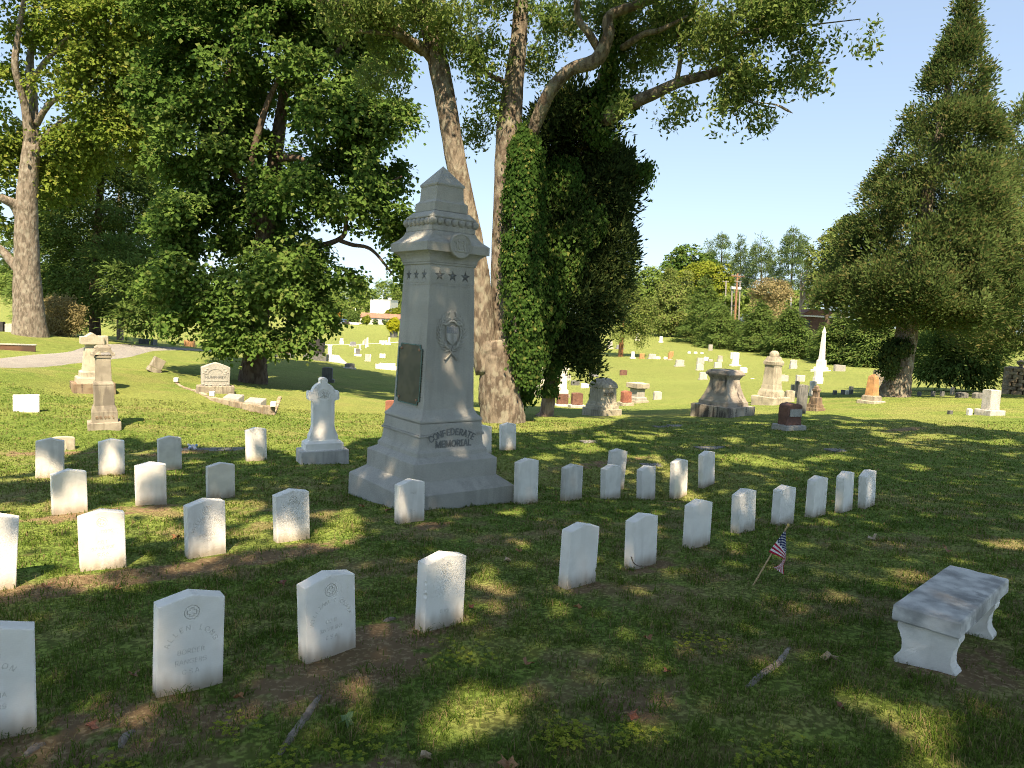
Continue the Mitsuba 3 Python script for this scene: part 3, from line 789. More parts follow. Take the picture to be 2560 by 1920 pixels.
def flag_col(p, n, uv):
    s, t = uv.x, uv.y
    stripe = dr.select((dr.floor(t * 13) - 2 * dr.floor(dr.floor(t * 13) / 2)) < .5, 1.0, 0.0)
    col = MIX(c3(.74, .73, .72), c3(.42, .025, .06), stripe)
    cu, ct = s / .40 * 11, t / (7 / 13) * 9
    iu, it = dr.floor(cu), dr.floor(ct)
    odd = ((iu + it) - 2 * dr.floor((iu + it) / 2)) < .5
    d2 = dr.square(cu - iu - .5) + dr.square(ct - it - .5)
    canton = MIX(c3(.018, .03, .10), c3(.75, .75, .75), dr.select(odd & (d2 < .16), 1.0, 0.0))
    return dr.select((s < .40) & (t < 7 / 13), canton, col)
scene['flag_cloth'] = {'type': 'principledthin', 'base_color': mikit.proc(flag_col), 'roughness': .8, 'diff_trans': .5, 'spec_trans': 0.0, 'eta': 1.3}
flag()

# ------------------------------------------------------------------ foliage
def leaf_mesh(pos, dirs, nrm, L, wd, rnd, fold=.18):
    """four-cornered leaves folded along the midrib; uv.y = a random number of the leaf"""
    n = len(pos)
    dirs = dirs / np.maximum(np.linalg.norm(dirs, axis=1, keepdims=True), 1e-9)
    s = np.cross(dirs, nrm)
    s /= np.maximum(np.linalg.norm(s, axis=1, keepdims=True), 1e-9)
    up = np.cross(s, dirs)
    L, wd = np.broadcast_to(L, (n,))[:, None], np.broadcast_to(wd, (n,))[:, None]
    v = np.stack([pos - dirs * L * .5, pos + s * wd * .5 + up * wd * fold - dirs * L * .05, pos + dirs * L * .5, pos - s * wd * .5 + up * wd * fold - dirs * L * .05], 1).reshape(-1, 3)
    o = (np.arange(n) * 4)[:, None]
    f = np.vstack([o + [0, 1, 2], o + [0, 2, 3]])
    uv = np.stack([np.zeros(4 * n), np.repeat(rnd, 4)], 1)
    return trimesh.Trimesh(v, f, process=False), uv

def unit(rng, n):
    v = rng.normal(size=(n, 3))
    return v / np.linalg.norm(v, axis=1, keepdims=True)

def clumps(rng, blobs, n, gap=.42, gs=1.1, shell=.5, seed=0):
    """clump centres through ellipsoids (x, y, z, rx, ry (up), rz (depth)); noise leaves gaps"""
    B = np.array([(b[0], b[1], b[2], b[3], b[5], b[4]) for b in blobs], float)
    wgt = (B[:, 3] * B[:, 4] * B[:, 5]) ** .72
    N_ = n * 4
    k = rng.choice(len(B), N_, p=wgt / wgt.sum())
    r = np.where(rng.random(N_) < shell, rng.uniform(.78, 1.02, N_), rng.random(N_) ** .4)
    p = B[k, :3] + unit(rng, N_) * B[k, 3:] * r[:, None]
    keep = meshkit.fbm(p / gs, 3, seed) > gap
    p, k = p[keep][:n], k[keep][:n]
    out = p - B[k, :3]
    out /= np.maximum(np.linalg.norm(out, axis=1, keepdims=True), 1e-6)
    return p, out

def foliage(rng, c, out, per, rc, L, wd, style='broad', flat=.6):
    """leaves on small sprays about the clump centres; the leaves of one spray lean alike"""
    n = len(c)
    m = n * per
    i = np.repeat(np.arange(n), per)
    up = np.array([0, 0, 1.0])
    k = {'broad': (.75, .55, .45), 'hang': (.1, .6, .8), 'spray': (.85, .35, .35), 'tuft': (.45, .75, .55), 'ivy': (.15, 1.0, .35)}[style]
    cn = up * k[0] + out * k[1] + unit(rng, n) * k[2]
    cn /= np.linalg.norm(cn, axis=1, keepdims=True)
    q = rng.normal(size=(m, 3)) * (rc * .55)
    along = (q * cn[i]).sum(1, keepdims=True)
    q -= cn[i] * along * (1 - flat * .55)
    pos = c[i] + q - up * (np.linalg.norm(q, axis=1, keepdims=True) * .15)
    rnd = np.clip(rng.random(m) * .7 + rng.random(n)[i] * .3, 0, 1)
    radial = q / np.maximum(np.linalg.norm(q, axis=1, keepdims=True), 1e-6)
    if style == 'hang':
        d = np.stack([rng.normal(0, .6, m), rng.normal(0, .6, m), rng.uniform(-1.1, .1, m)], 1)
        nr = cn[i] + unit(rng, m) * .5
    elif style == 'spray':
        d = out[i] * .8 + radial * .7 + unit(rng, m) * .35 + np.array([0, 0, -.12])
        nr = cn[i] + unit(rng, m) * .4
    elif style == 'tuft':
        d = out[i] * .5 + radial * .6 + unit(rng, m) * .4 + np.array([0, 0, .45])
        nr = cn[i] + unit(rng, m) * .5
    elif style == 'ivy':
        d = np.array([0, 0, -1.0]) + unit(rng, m) * .6
        nr = cn[i] + unit(rng, m) * .35
    else:
        d = radial + unit(rng, m) * .7 + np.array([0, 0, -.25])
        nr = cn[i] + unit(rng, m) * .5
    sz = rng.uniform(.6, 1.25, m)
    return leaf_mesh(pos, d, nr, L * sz, wd * sz, rnd)

def add_crown(parent, rng, blobs, n, per, rc, L, wd, mat, style='broad', gap=.42, gs=1.1, shell=.5, flat=.6, name='crown', seed=0, label=None, drop=None):
    c, out = clumps(rng, blobs, n, gap, gs, shell, seed)
    if drop is not None:
        k = ~drop(c)
        c, out = c[k], out[k]
    m, uv = foliage(rng, c, out, per, rc, L, wd, style, flat)
    return part(parent, name, m, mat, uv=uv, label=label)

def conifer_clumps(rng, axis, prof, n, droop=.12, gap=.38, gs=.9, seed=0, layers=0.0, inner=.25):
    """clump centres on boughs about an axis (rows x, y, z); prof rows (height fraction, radius)"""
    ax = curve(axis, 60)
    prof = np.array(prof, float)
    tt = rng.random(n * 8)
    r0 = np.interp(tt, prof[:, 0], prof[:, 1])
    keep = rng.random(n * 8) * prof[:, 1].max() < r0 * 1.0 + .08 * prof[:, 1].max()
    tt, r0 = tt[keep], r0[keep]
    az = rng.uniform(0, 2 * np.pi, len(tt))
    if layers:
        sec = np.floor(az / .8)
        off = mkhash(sec, sec * 0 + seed)
        lay = np.floor(tt * layers + off)
        tt = np.clip((lay - off + rng.beta(2, 4, len(tt)) * .8) / layers, 0, 1)
        r0 = np.interp(tt, prof[:, 0], prof[:, 1]) * (.62 + .6 * mkhash(lay, sec + seed))
    ragged = .80 + .42 * (meshkit.noise(np.stack([np.cos(az) * 1.6, np.sin(az) * 1.6, tt * 9 + seed], 1), seed) )
    f = inner + (1.03 - inner) * rng.random(len(tt)) ** .55
    rad = r0 * ragged * f
    i = np.clip(tt * 59, 0, 58.99)
    a = i.astype(int)
    p = ax[a] + (ax[a + 1] - ax[a]) * (i - a)[:, None]
    o = np.stack([np.cos(az), np.sin(az), np.full(len(az), -droop)], 1)
    p = p + o * rad[:, None] * np.array([1, 1, 1.0])
    k = meshkit.fbm(p / gs, 3, seed) > gap
    return p[k][:n], o[k][:n]

def mkhash(a, b):
    return np.modf(np.abs(np.sin(a * 127.1 + b * 311.7) * 43758.5453))[0]

def limbs(parent, rows, mat, name='limb', sides=9, rough=.10):
    for i, r in enumerate(rows):
        part(parent, name, tube(r, sides, rough=rough, seed=i + 3), mat, True)

def at_r(pt, r):
    return (*pt, r)

# --- the spreading tree at the left edge
def left_tree():
    rng = np.random.default_rng(21)
    k = thing('shade_tree', 'tall pale barked tree with forked limbs and light green crown at the left edge', 'tree')
    b = (-21.586, 33, 0.017)
    part(k, 'trunk', tube([(b[0], b[1], b[2] - .5, 0.785), (b[0], b[1], b[2], 0.696), at_r((-21.706, 33, 2.493), 0.535), at_r((-21.722, 33, 4.593), 0.464), at_r((-21.672, 33, 6.241), 0.410), at_r((-21.442, 33, 8.412), 0.339)], 16, 40, .10, 2, (3.5, .45, 5)), 'bark_pale', True)
    limbs(k, [[at_r((-21.479, 33, 8.223), 0.285), at_r((-21.461, 32.6, 9.812), 0.161), at_r((-21.471, 32, 11.294), 0.143), at_r((-21.358, 32, 12.415), 0.125), at_r((-20.694, 31.5, 14.161), 0.089)],
              [at_r((-21.443, 33, 8.31), 0.285), at_r((-21.684, 33.4, 10.599), 0.214), at_r((-21.908, 33.6, 11.943), 0.161), at_r((-21.979, 34, 13.375), 0.125), at_r((-21.839, 34, 15.32), 0.107)],
              [at_r((-21.226, 33, 9.256), 0.143), at_r((-20.683, 32.7, 9.794), 0.125), at_r((-20.091, 32.5, 10.201), 0.107), at_r((-18.99, 32, 10.18), 0.071), at_r((-17.987, 31.6, 10.438), 0.036)],
              [at_r((-21.374, 33, 8.194), 0.161), at_r((-21.003, 33, 8.655), 0.125), at_r((-20.249, 33, 9.338), 0.089), at_r((-19.15, 33, 10.069), 0.071), at_r((-18.298, 33, 10.751), 0.036)],
              [at_r((-21.614, 33.3, 11.099), 0.125), at_r((-20.928, 33, 11.795), 0.107), at_r((-20.142, 32.6, 12.246), 0.089), at_r((-19.266, 32, 12.598), 0.071), at_r((-17.927, 31.5, 12.99), 0.036)],
              [at_r((-21.825, 33, 4.936), 0.285), at_r((-22.001, 32.8, 5.609), 0.250), at_r((-22.213, 32.5, 5.845), 0.196), at_r((-22.856, 32, 6.104), 0.143)],
              [at_r((-21.811, 33, 2.664), 0.268), at_r((-22.46, 33, 3.334), 0.196), at_r((-22.898, 33, 3.802), 0.161), at_r((-23.951, 33, 4.307), 0.125)]], 'bark_pale')
    bl = [(-21.74, 33, 13.749, 1.962, 1.07, 2.6), (-18.746, 32, 13.186, 2.249, 1.211, 2.6), (-16.578, 32, 13.613, 2.076, 1.211, 2.4), (-16.739, 32, 11.835, 1.903, 1.297, 2.2), (-18.953, 31.5, 11.32, 1.192, 0.766, 1.6), (-22.462, 33, 10.798, 0.803, 0.714, 1.5), (-18.081, 32, 10.143, 1.297, 0.865, 1.8),
          (-23.168, 34, 8.886, 0.827, 0.919, 1.8), (-23.277, 34, 7.297, 0.735, 1.286, 1.8), (-23.848, 33, 10.981, 1.605, 2.141, 3), (-20.725, 33, 11.135, 0.892, 0.535, 1.5), (-23.941, 34, 4.952, 0.643, 0.735, 1.4), (-16.824, 32.5, 10.512, 1.054, 0.791, 1.6), (-20.69, 33, 16.423, 4.638, 1.962, 4), (-14.92, 31, 12.061, 1.341, 1.843, 2), (-17.6, 33, 9.096, 1.605, 1.07, 2), (-19.932, 34, 8.521, 1.47, 1.103, 2), (-16.04, 33, 10.358, 1.07, 1.07, 1.8), (-21.453, 35, 7.214, 0.946, 1.135, 1.8), (-16.69, 34, 8.155, 0.735, 0.735, 1.4), (-14.609, 31, 13.631, 1.341, 1.173, 2), (-16.153, 31.5, 13.124, 1.532, 1.532, 2)]
    add_crown(k, rng, bl, 3300, 24, .55, .19, .14, 'leaf_bright', gap=.50, gs=1.3, seed=3)

# --- hemlock with a straight trunk behind it
def left_hemlock():
    rng = np.random.default_rng(22)
    k = thing('hemlock_tree', 'dark hemlock with drooping boughs and a straight bare lower trunk, beyond the two weathered obelisks', 'tree')
    part(k, 'trunk', tube([at_r((-24.918, 44, -0.685), 0.333), at_r((-24.963, 44, 2.859), 0.262), at_r((-24.63, 44, 7.984), 0.190), at_r((-24.351, 44, 12.096), 0.095)], 10, rough=.06), 'bark_brown', True)
    c, o = conifer_clumps(rng, [(-24.869, 44, 1.215), (-24.631, 44, 6.601), (-24.212, 44, 13.116)], [(0, 3.0), (.15, 4.3), (.5, 4.2), (.8, 3.0), (1, .5)], 2500, .20, .50, 1.3, 5, 0)
    low = [(-18.014, 36, 1.089, 1.265, 0.778, 2), (-17.049, 36, 2.104, 1.168, 0.973, 2), (-18.922, 37, 2.827, 1.2, 1.2, 2), (-20.253, 38, 4.02, 1.438, 1.232, 2)]
    c2, o2 = clumps(rng, low, 420, .42, 1.0, .4, 6)
    m, uv = foliage(rng, np.vstack([c, c2]), np.vstack([o, o2]), 22, .55, .30, .11, 'spray', .35)
    part(k, 'crown', m, 'leaf_hemlock', uv=uv)
    k = thing('evergreen_tree', 'dense dark evergreen at the far left, behind the pale forked trunk', 'tree')
    part(k, 'trunk', tube([at_r((-31.93, 52, -1.3), 0.225), at_r((-31.824, 52, 8.392), 0.112)], 8), 'bark_brown', True)
    c, o = conifer_clumps(rng, [(-31.923, 52, 0.105), (-31.86, 52, 12.173)], [(0, 2.4), (.3, 3.0), (.7, 2.2), (1, .3)], 900, .25, .36, 1.3, 9, 12)
    m, uv = foliage(rng, c, o, 20, .6, .36, .14, 'spray', .35)
    part(k, 'crown', m, 'leaf_hemlock', uv=uv)
    k = thing('thin_conifer', 'thin crowned conifer with sparse wispy top beside the big maple', 'tree')
    part(k, 'trunk', tube([at_r((-26.636, 50, -0.966), 0.216), at_r((-26.654, 50, 6.77), 0.162), at_r((-26.593, 50, 14.805), 0.054)], 8), 'bark_cedar', True)
    c, o = conifer_clumps(rng, [(-26.642, 50, 1.459), (-26.657, 50, 8.344), (-26.567, 50, 14.934)], [(0, 1.6), (.3, 2.6), (.6, 2.8), (.85, 1.9), (1, .4)], 520, -.1, .45, 1.2, 4, 9, .1)
    m, uv = foliage(rng, c, o, 20, .5, .34, .08, 'tuft', .5)
    part(k, 'crown', m, 'leaf_olive', uv=uv)

# --- the big maple
def maple():
    rng = np.random.default_rng(23)
    k = thing('maple_tree', 'big dark maple with low sweeping leafy crown left of the grey memorial', 'tree')
    b = (-9.148, 26, -0.886)
    part(k, 'trunk', tube([(b[0], b[1], b[2] - .5, 0.562), (b[0], b[1], b[2], 0.506), at_r((-9.062, 26, 0.561), 0.379), at_r((-8.896, 26, 2.804), 0.337), at_r((-8.795, 26, 4.735), 0.309), at_r((-8.501, 26, 7.188), 0.239), at_r((-8.212, 26, 9.598), 0.169), at_r((-7.996, 26, 11.964), 0.112)], 16, 50, .10, 4, (3.0, .5, 6)), 'bark_brown', True)
    limbs(k, [[at_r((-9.142, 26, 4.718), 0.225), at_r((-9.266, 25.6, 5.735), 0.183), at_r((-9.763, 25.2, 6.431), 0.155), at_r((-9.959, 25, 6.899), 0.126), at_r((-9.665, 24.6, 9.095), 0.098), at_r((-9.372, 24.5, 10.809), 0.056)],
              [at_r((-9.269, 25.6, 5.868), 0.169), at_r((-8.901, 25, 6.952), 0.126), at_r((-8.465, 24.8, 8.332), 0.098), at_r((-7.966, 24.6, 9.304), 0.070)],
              [at_r((-8.495, 26, 6.919), 0.169), at_r((-7.443, 25, 6.831), 0.098), at_r((-6.73, 24.6, 6.465), 0.056)],
              [at_r((-8.564, 26, 3.649), 0.126), at_r((-5.995, 24.8, 4.207), 0.084), at_r((-5.642, 24.6, 4.98), 0.070), at_r((-4.778, 24.4, 5.762), 0.056), at_r((-3.859, 24.2, 6.279), 0.028)],
              [at_r((-5.995, 24.8, 4.207), 0.070), at_r((-5.482, 24.6, 4.057), 0.070), at_r((-4.8, 24.5, 3.913), 0.056), at_r((-4, 24.2, 3.093), 0.028)],
              [at_r((-8.206, 26, 9.334), 0.126), at_r((-6.787, 25, 9.487), 0.098), at_r((-6.109, 24.8, 10.335), 0.070), at_r((-5.42, 24.5, 11.003), 0.042)]], 'bark_brown')
    bl = [(-11.173, 25, 2.773, 1.419, 1.284, 2), (-10.524, 25, 4.526, 1.419, 1.284, 2), (-9.259, 24.6, 1.731, 1.263, 0.824, 1.8), (-11.796, 26, 6.485, 0.984, 0.843, 1.6), (-10.504, 25.5, 7.637, 1.447, 1.309, 2.2), (-10.332, 25.5, 9.727, 1.93, 1.792, 2.4), (-7.542, 25.5, 10.38, 2.068, 1.93, 2.6),
          (-5.96, 25, 8.127, 1.554, 1.419, 2.2), (-4.912, 24.6, 6.683, 1.263, 1.13, 1.8), (-5.519, 24.6, 5.244, 1.263, 0.731, 1.6), (-7.565, 24.8, 3.341, 1.408, 1.139, 1.9), (-7.252, 24.6, 2.162, 1.037, 0.798, 1.6), (-9.339, 26.5, 5.879, 2.005, 2.149, 2.4), (-4.203, 24.8, 7.781, 0.871, 1.005, 1.4),
          (-3.883, 24.3, 4.774, 0.657, 0.657, 1.1), (-5.729, 24.4, 2.887, 0.659, 0.448, 1.2), (-10.714, 24.6, 1.326, 0.864, 0.505, 1.3), (-6.406, 24.6, 1.744, 0.426, 0.505, 1.1), (-8.379, 24.3, 2.748, 1.182, 0.788, 1.4), (-11.82, 25.5, 4.119, 0.827, 0.827, 1.5), (-7.183, 24.4, 6.023, 1.187, 1.187, 1.6), (-3.721, 24.4, 3.507, 0.369, 0.396, 0.8),
          (-11.22, 25.5, 11.479, 1.792, 1.241, 2.2), (-9.103, 25.5, 11.837, 2.068, 1.103, 2.4), (-6.188, 25, 11.404, 1.486, 1.081, 2), (-12.503, 26, 8.99, 0.984, 1.265, 1.8), (-4.687, 24.8, 10.405, 0.804, 1.072, 1.2), (-8.437, 24.2, 0.792, 1.439, 0.392, 0.9), (-6.886, 24.5, 0.861, 0.45, 0.371, 0.8), (-9.642, 24.6, 0.717, 0.532, 0.372, 0.9)]
    add_crown(k, rng, bl, 5400, 26, .40, .165, .14, 'leaf_maple', gap=.525, gs=.95, seed=7, shell=.35)

# --- the leaning forked tree behind the memorial
def forked_tree():
    rng = np.random.default_rng(24)
    k = thing('forked_tree', 'huge forked tree with leaning left stem, ivy and long arching limbs, behind the grey memorial', 'tree')
    b = (-0.184, 18, -0.671)
    part(k, 'trunk', tube([(b[0], b[1], b[2] - .5, 0.642), (b[0], b[1], b[2], 0.564), at_r((-0.322, 18, 0.33), 0.486), at_r((-0.404, 18, 1.011), 0.438), at_r((-0.462, 18, 1.397), 0.370)], 20, 34, .12, 6, (3.2, .35, 7)), 'bark_grey', True)
    limbs(k, [[at_r((-0.561, 18, 0.612), 0.350), at_r((-0.773, 18, 1.381), 0.311), at_r((-0.89, 18, 2.631), 0.272), at_r((-1.135, 18, 3.764), 0.263), at_r((-1.564, 18, 5.435), 0.243), at_r((-1.93, 18, 7.08), 0.243), at_r((-2.233, 18, 8.249), 0.234), at_r((-2.557, 18, 9.312), 0.204), at_r((-3.026, 18, 10.622), 0.165)]], 'bark_grey', 'stem', 16, .06)
    limbs(k, [[at_r((-0.133, 18.2, 0.618), 0.389), at_r((-0.248, 18.3, 1.695), 0.292), at_r((-0.396, 18.4, 3.063), 0.263), at_r((-0.414, 18.4, 4.997), 0.272), at_r((-0.388, 18.4, 6.425), 0.311), at_r((-0.325, 18.4, 7.648), 0.234), at_r((-0.252, 18.4, 8.672), 0.195), at_r((-0.257, 18.4, 10.046), 0.156)]], 'bark_grey', 'stem', 16, .08)
    limbs(k, [[at_r((0.014, 18.3, 5.761), 0.097), at_r((0.211, 18, 6.45), 0.156), at_r((0.532, 17.6, 7.176), 0.156), at_r((0.953, 17.4, 7.623), 0.146), at_r((1.511, 17.2, 7.804), 0.165), at_r((1.727, 17, 8.261), 0.136), at_r((1.745, 17, 8.686), 0.117), at_r((2.36, 16.8, 8.89), 0.097), at_r((3.166, 16.6, 9.178), 0.068)],
              [at_r((1.54, 17.2, 8.065), 0.097), at_r((1.281, 17, 8.324), 0.088), at_r((1.043, 17, 8.61), 0.078), at_r((0.962, 17, 9.24), 0.058)],
              [at_r((1.956, 18.8, 6.927), 0.195), at_r((2.333, 18.2, 7.089), 0.165), at_r((2.971, 17.6, 7.279), 0.136), at_r((3.425, 17.2, 7.42), 0.117), at_r((4.118, 16.8, 7.545), 0.097), at_r((4.464, 16.6, 7.749), 0.088)],
              [at_r((3.339, 17.2, 7.372), 0.058), at_r((3.352, 17, 7.828), 0.049), at_r((3.259, 17, 8.506), 0.039)],
              [at_r((4.298, 16.7, 7.69), 0.058), at_r((4.333, 16.5, 8.165), 0.039), at_r((4.745, 16.2, 8.24), 0.029), at_r((5.509, 16, 8.275), 0.019), at_r((6.734, 15.8, 8.402), 0.010)],
              [at_r((4.165, 16.8, 7.504), 0.029), at_r((4.513, 16.5, 6.967), 0.021), at_r((4.984, 16.3, 6.751), 0.019), at_r((5.297, 16.2, 6.672), 0.015)],
              [at_r((-2.265, 18, 7.884), 0.107), at_r((-2.596, 17.6, 8.107), 0.088), at_r((-3.027, 17.4, 8.216), 0.068), at_r((-3.844, 17, 8.089), 0.039)],
              [at_r((-2.459, 18, 8.038), 0.097), at_r((-2.876, 17.6, 8.208), 0.126), at_r((-3.364, 17.2, 8.514), 0.126), at_r((-4.214, 17, 8.607), 0.117), at_r((-4.959, 16.8, 8.866), 0.097)],
              [at_r((-3.8, 17, 8.074), 0.023), at_r((-3.943, 17, 8.408), 0.019), at_r((-4.263, 17, 8.774), 0.016)],
              [at_r((-0.464, 18.4, 7.548), 0.078), at_r((-0.935, 18, 7.631), 0.058), at_r((-1.297, 17.6, 7.799), 0.039)],
              [at_r((2.113, 17.5, 8.198), 0.078), at_r((2.519, 17, 8.342), 0.068), at_r((2.832, 16.8, 8.368), 0.058), at_r((3.339, 16.4, 8.531), 0.029)]], 'bark_grey')
    bl = [(-2.702, 17.5, 8.837, 1.135, 0.52, 1.4), (-3.871, 17.5, 8.43, 0.851, 0.568, 1.2), (-3.458, 18.4, 7.68, 0.646, 0.597, 1), (-1.47, 17.6, 8.586, 0.761, 0.761, 1.3), (-1.13, 18, 7.758, 0.73, 0.632, 1.2), (-0.971, 18.4, 7.055, 0.497, 0.597, 0.9), (0.124, 19, 9.478, 0.565, 0.514, 0.8), (0.287, 19.2, 8.41, 0.415, 0.467, 0.7),
          (-1.292, 18.6, 6.428, 0.352, 0.452, 0.7), (0.897, 18.6, 9.266, 0.503, 0.452, 0.8), (2.273, 18, 9.011, 0.876, 0.486, 1), (2.995, 18.2, 8.576, 0.738, 0.541, 1), (3.284, 17.4, 8.743, 0.705, 0.47, 1), (2.634, 18.6, 7.855, 0.553, 0.402, 0.8), (3.451, 17.6, 7.007, 0.523, 0.342, 0.8), (4.055, 16.4, 8.075, 0.798, 0.576, 1.2),
          (4.826, 16.2, 8.284, 0.832, 0.482, 1.1), (5.477, 16, 8.161, 0.605, 0.432, 0.9), (4.746, 16.3, 7.581, 0.749, 0.485, 1), (5.594, 16.1, 7.719, 0.522, 0.348, 0.8), (6.475, 15.9, 8.134, 0.387, 0.189, 0.5), (7.02, 15.8, 8.416, 0.256, 0.102, 0.3), (4.414, 16.5, 7.13, 0.491, 0.339, 0.7), (4.287, 16.5, 6.536, 0.285, 0.401, 0.5), (5.681, 16, 7.246, 0.519, 0.216, 0.6),
          (2.248, 17.4, 6.582, 0.517, 0.357, 0.8), (5.045, 16.3, 6.521, 0.247, 0.194, 0.4), (0.792, 19.2, 7.462, 0.311, 0.519, 0.6), (1.305, 18.8, 7.565, 0.305, 0.356, 0.6), (-2.563, 17, 9.32, 2.757, 0.551, 2), (3.136, 16.5, 9.298, 3.746, 0.446, 2), (6.869, 16, 7.949, 0.225, 0.225, 0.4), (5.26, 16.2, 8.629, 0.788, 0.228, 0.8), (5.285, 16.2, 8.823, 1.051, 0.193, 0.8)]
    add_crown(k, rng, bl, 3000, 18, .27, .125, .056, 'leaf_drooping', 'hang', gap=.525, gs=.65, seed=11, shell=.35, flat=.9)
    # ivy on the right stem
    ax = curve([(0.342, 17.8, 0.479), (0.189, 17.7, 1.917), (0.073, 17.8, 3.428), (0.062, 17.9, 4.752), (0.052, 18, 5.701), (-0.001, 18.1, 6.372)], 60)
    n = 2000
    t = rng.integers(0, 60, n)
    a = rng.uniform(math.pi * .9, math.pi * 2.1, n)
    o = np.stack([np.cos(a), np.sin(a), a * 0], 1)
    r = np.interp(t, [0, 15, 35, 50, 59], [.24, .38, .40, .30, .12]) * (.85 + .35 * rng.random(n))
    c = ax[t] + o * r[:, None] + rng.normal(0, .05, (n, 3))
    kp = meshkit.fbm(c / .45, 3, 5) > .31
    c, o = c[kp], o[kp]
    m, uv = foliage(rng, c, o, 7, .14, .085, .075, 'ivy', 1)
    part(k, 'ivy', m, 'leaf_ivy', uv=uv, label='sunlit ivy sheath on the right stem')

# --- the ivy choked cedar beside it
def ivy_cedar():
    rng = np.random.default_rng(25)
    k = thing('ivy_cedar', 'dark ivy choked cedar with slim bare grey trunk, right of the big forked tree', 'tree')
    part(k, 'trunk', tube([at_r((0.966, 20.5, -0.846), 0.255), at_r((1.002, 20.5, -0.675), 0.199), at_r((1.087, 20.4, 0.515), 0.177), at_r((1.172, 20.4, 1.953), 0.166), at_r((1.253, 20.3, 5.18), 0.144), at_r((1.78, 19.5, 7.496), 0.166), at_r((2.004, 18.6, 8.575), 0.144), at_r((2, 18, 9.624), 0.100)], 12, 44, .10, 3, (2.5, .3, 5)), 'bark_cedar', True)
    bl = [(0.448, 20, 5.925, 0.757, 1.189, 1), (0.924, 20, 6.876, 0.919, 1.081, 1.1), (1.659, 20, 6.913, 0.865, 1.189, 1.2), (2.115, 20.5, 5.574, 0.886, 1.33, 1.4), (1.059, 20, 4.497, 1.189, 1.405, 1.4), (2.323, 20.5, 3.974, 0.831, 1.219, 1.3), (1.394, 20.2, 2.614, 1.201, 1.201, 1.4), (0.501, 19.6, 2.762, 0.795, 1.483, 1), (2.289, 20.4, 2.556, 0.717, 0.772, 1.1),
          (0.475, 19.6, 1.288, 0.477, 0.848, 0.7), (1.361, 20.3, 1.416, 0.658, 0.549, 0.9), (1.866, 20.3, 1.223, 0.494, 0.549, 0.8), (2.06, 20.3, 0.737, 0.307, 0.307, 0.5), (2.622, 20.6, 5.509, 0.445, 1.002, 0.9), (1.373, 19.6, 7.603, 0.53, 0.636, 0.8), (2.676, 20.6, 6.366, 0.334, 0.445, 0.6), (2.608, 20.6, 3.125, 0.501, 0.668, 0.8)]
    add_crown(k, rng, bl, 3900, 22, .34, .17, .06, 'leaf_cedar_dark', 'tuft', gap=.34, gs=.8, seed=13, shell=.5)
    iv = [(0.431, 19.1, 4.755, 0.516, 1.239, 0.4), (1.051, 19, 3.574, 0.616, 1.232, 0.4), (0.603, 18.8, 2.335, 0.61, 1.118, 0.4), (1.117, 19.2, 5.304, 0.467, 0.83, 0.4), (0.466, 18.8, 1.114, 0.356, 0.762, 0.4), (1.83, 18.9, 7.236, 0.409, 0.919, 0.4), (1.977, 18.3, 8.377, 0.218, 0.692, 0.3), (1.73, 19.2, 4.433, 0.415, 0.623, 0.3), (0.302, 18.6, 0.306, 0.221, 0.503, 0.3), (2.322, 18.2, 7.255, 0.295, 0.216, 0.3)]
    add_crown(k, rng, iv, 1400, 18, .22, .11, .085, 'leaf_ivy', 'ivy', gap=.42, gs=.5, seed=14, shell=.6, name='ivy', label='ivy hanging over the cedar crown')
    limbs(k, [[at_r((2.623, 20.4, 5.901), 0.054), at_r((3.014, 20.2, 6.04), 0.043), at_r((3.312, 20, 6.151), 0.032), at_r((3.429, 20, 5.991), 0.016)]], 'bark_brown')
    sp = [(2.964, 20.2, 5.985, 0.24, 0.24, 0.4), (3.232, 20.1, 6.032, 0.217, 0.152, 0.3), (3.298, 20, 5.736, 0.097, 0.173, 0.2)]
    add_crown(k, rng, sp, 70, 18, .2, .12, .06, 'leaf_ivy', 'ivy', gap=.2, seed=15, name='ivy_tip')
    # ivy down the foot of the trunk
    ax = curve([(1.022, 20.2, -0.08), (1.107, 20.1, 0.866), (1.147, 20.1, 1.52)], 30)
    n = 420
    t = rng.integers(0, 30, n)
    a = rng.uniform(math.pi * .9, math.pi * 2.3, n)
    o = np.stack([np.cos(a), np.sin(a), a * 0], 1)
    m, uv = foliage(rng, ax[t] + o * .22, o, 6, .10, .085, .07, 'ivy', 1)
    part(k, 'ivy', m, 'leaf_ivy', uv=uv)

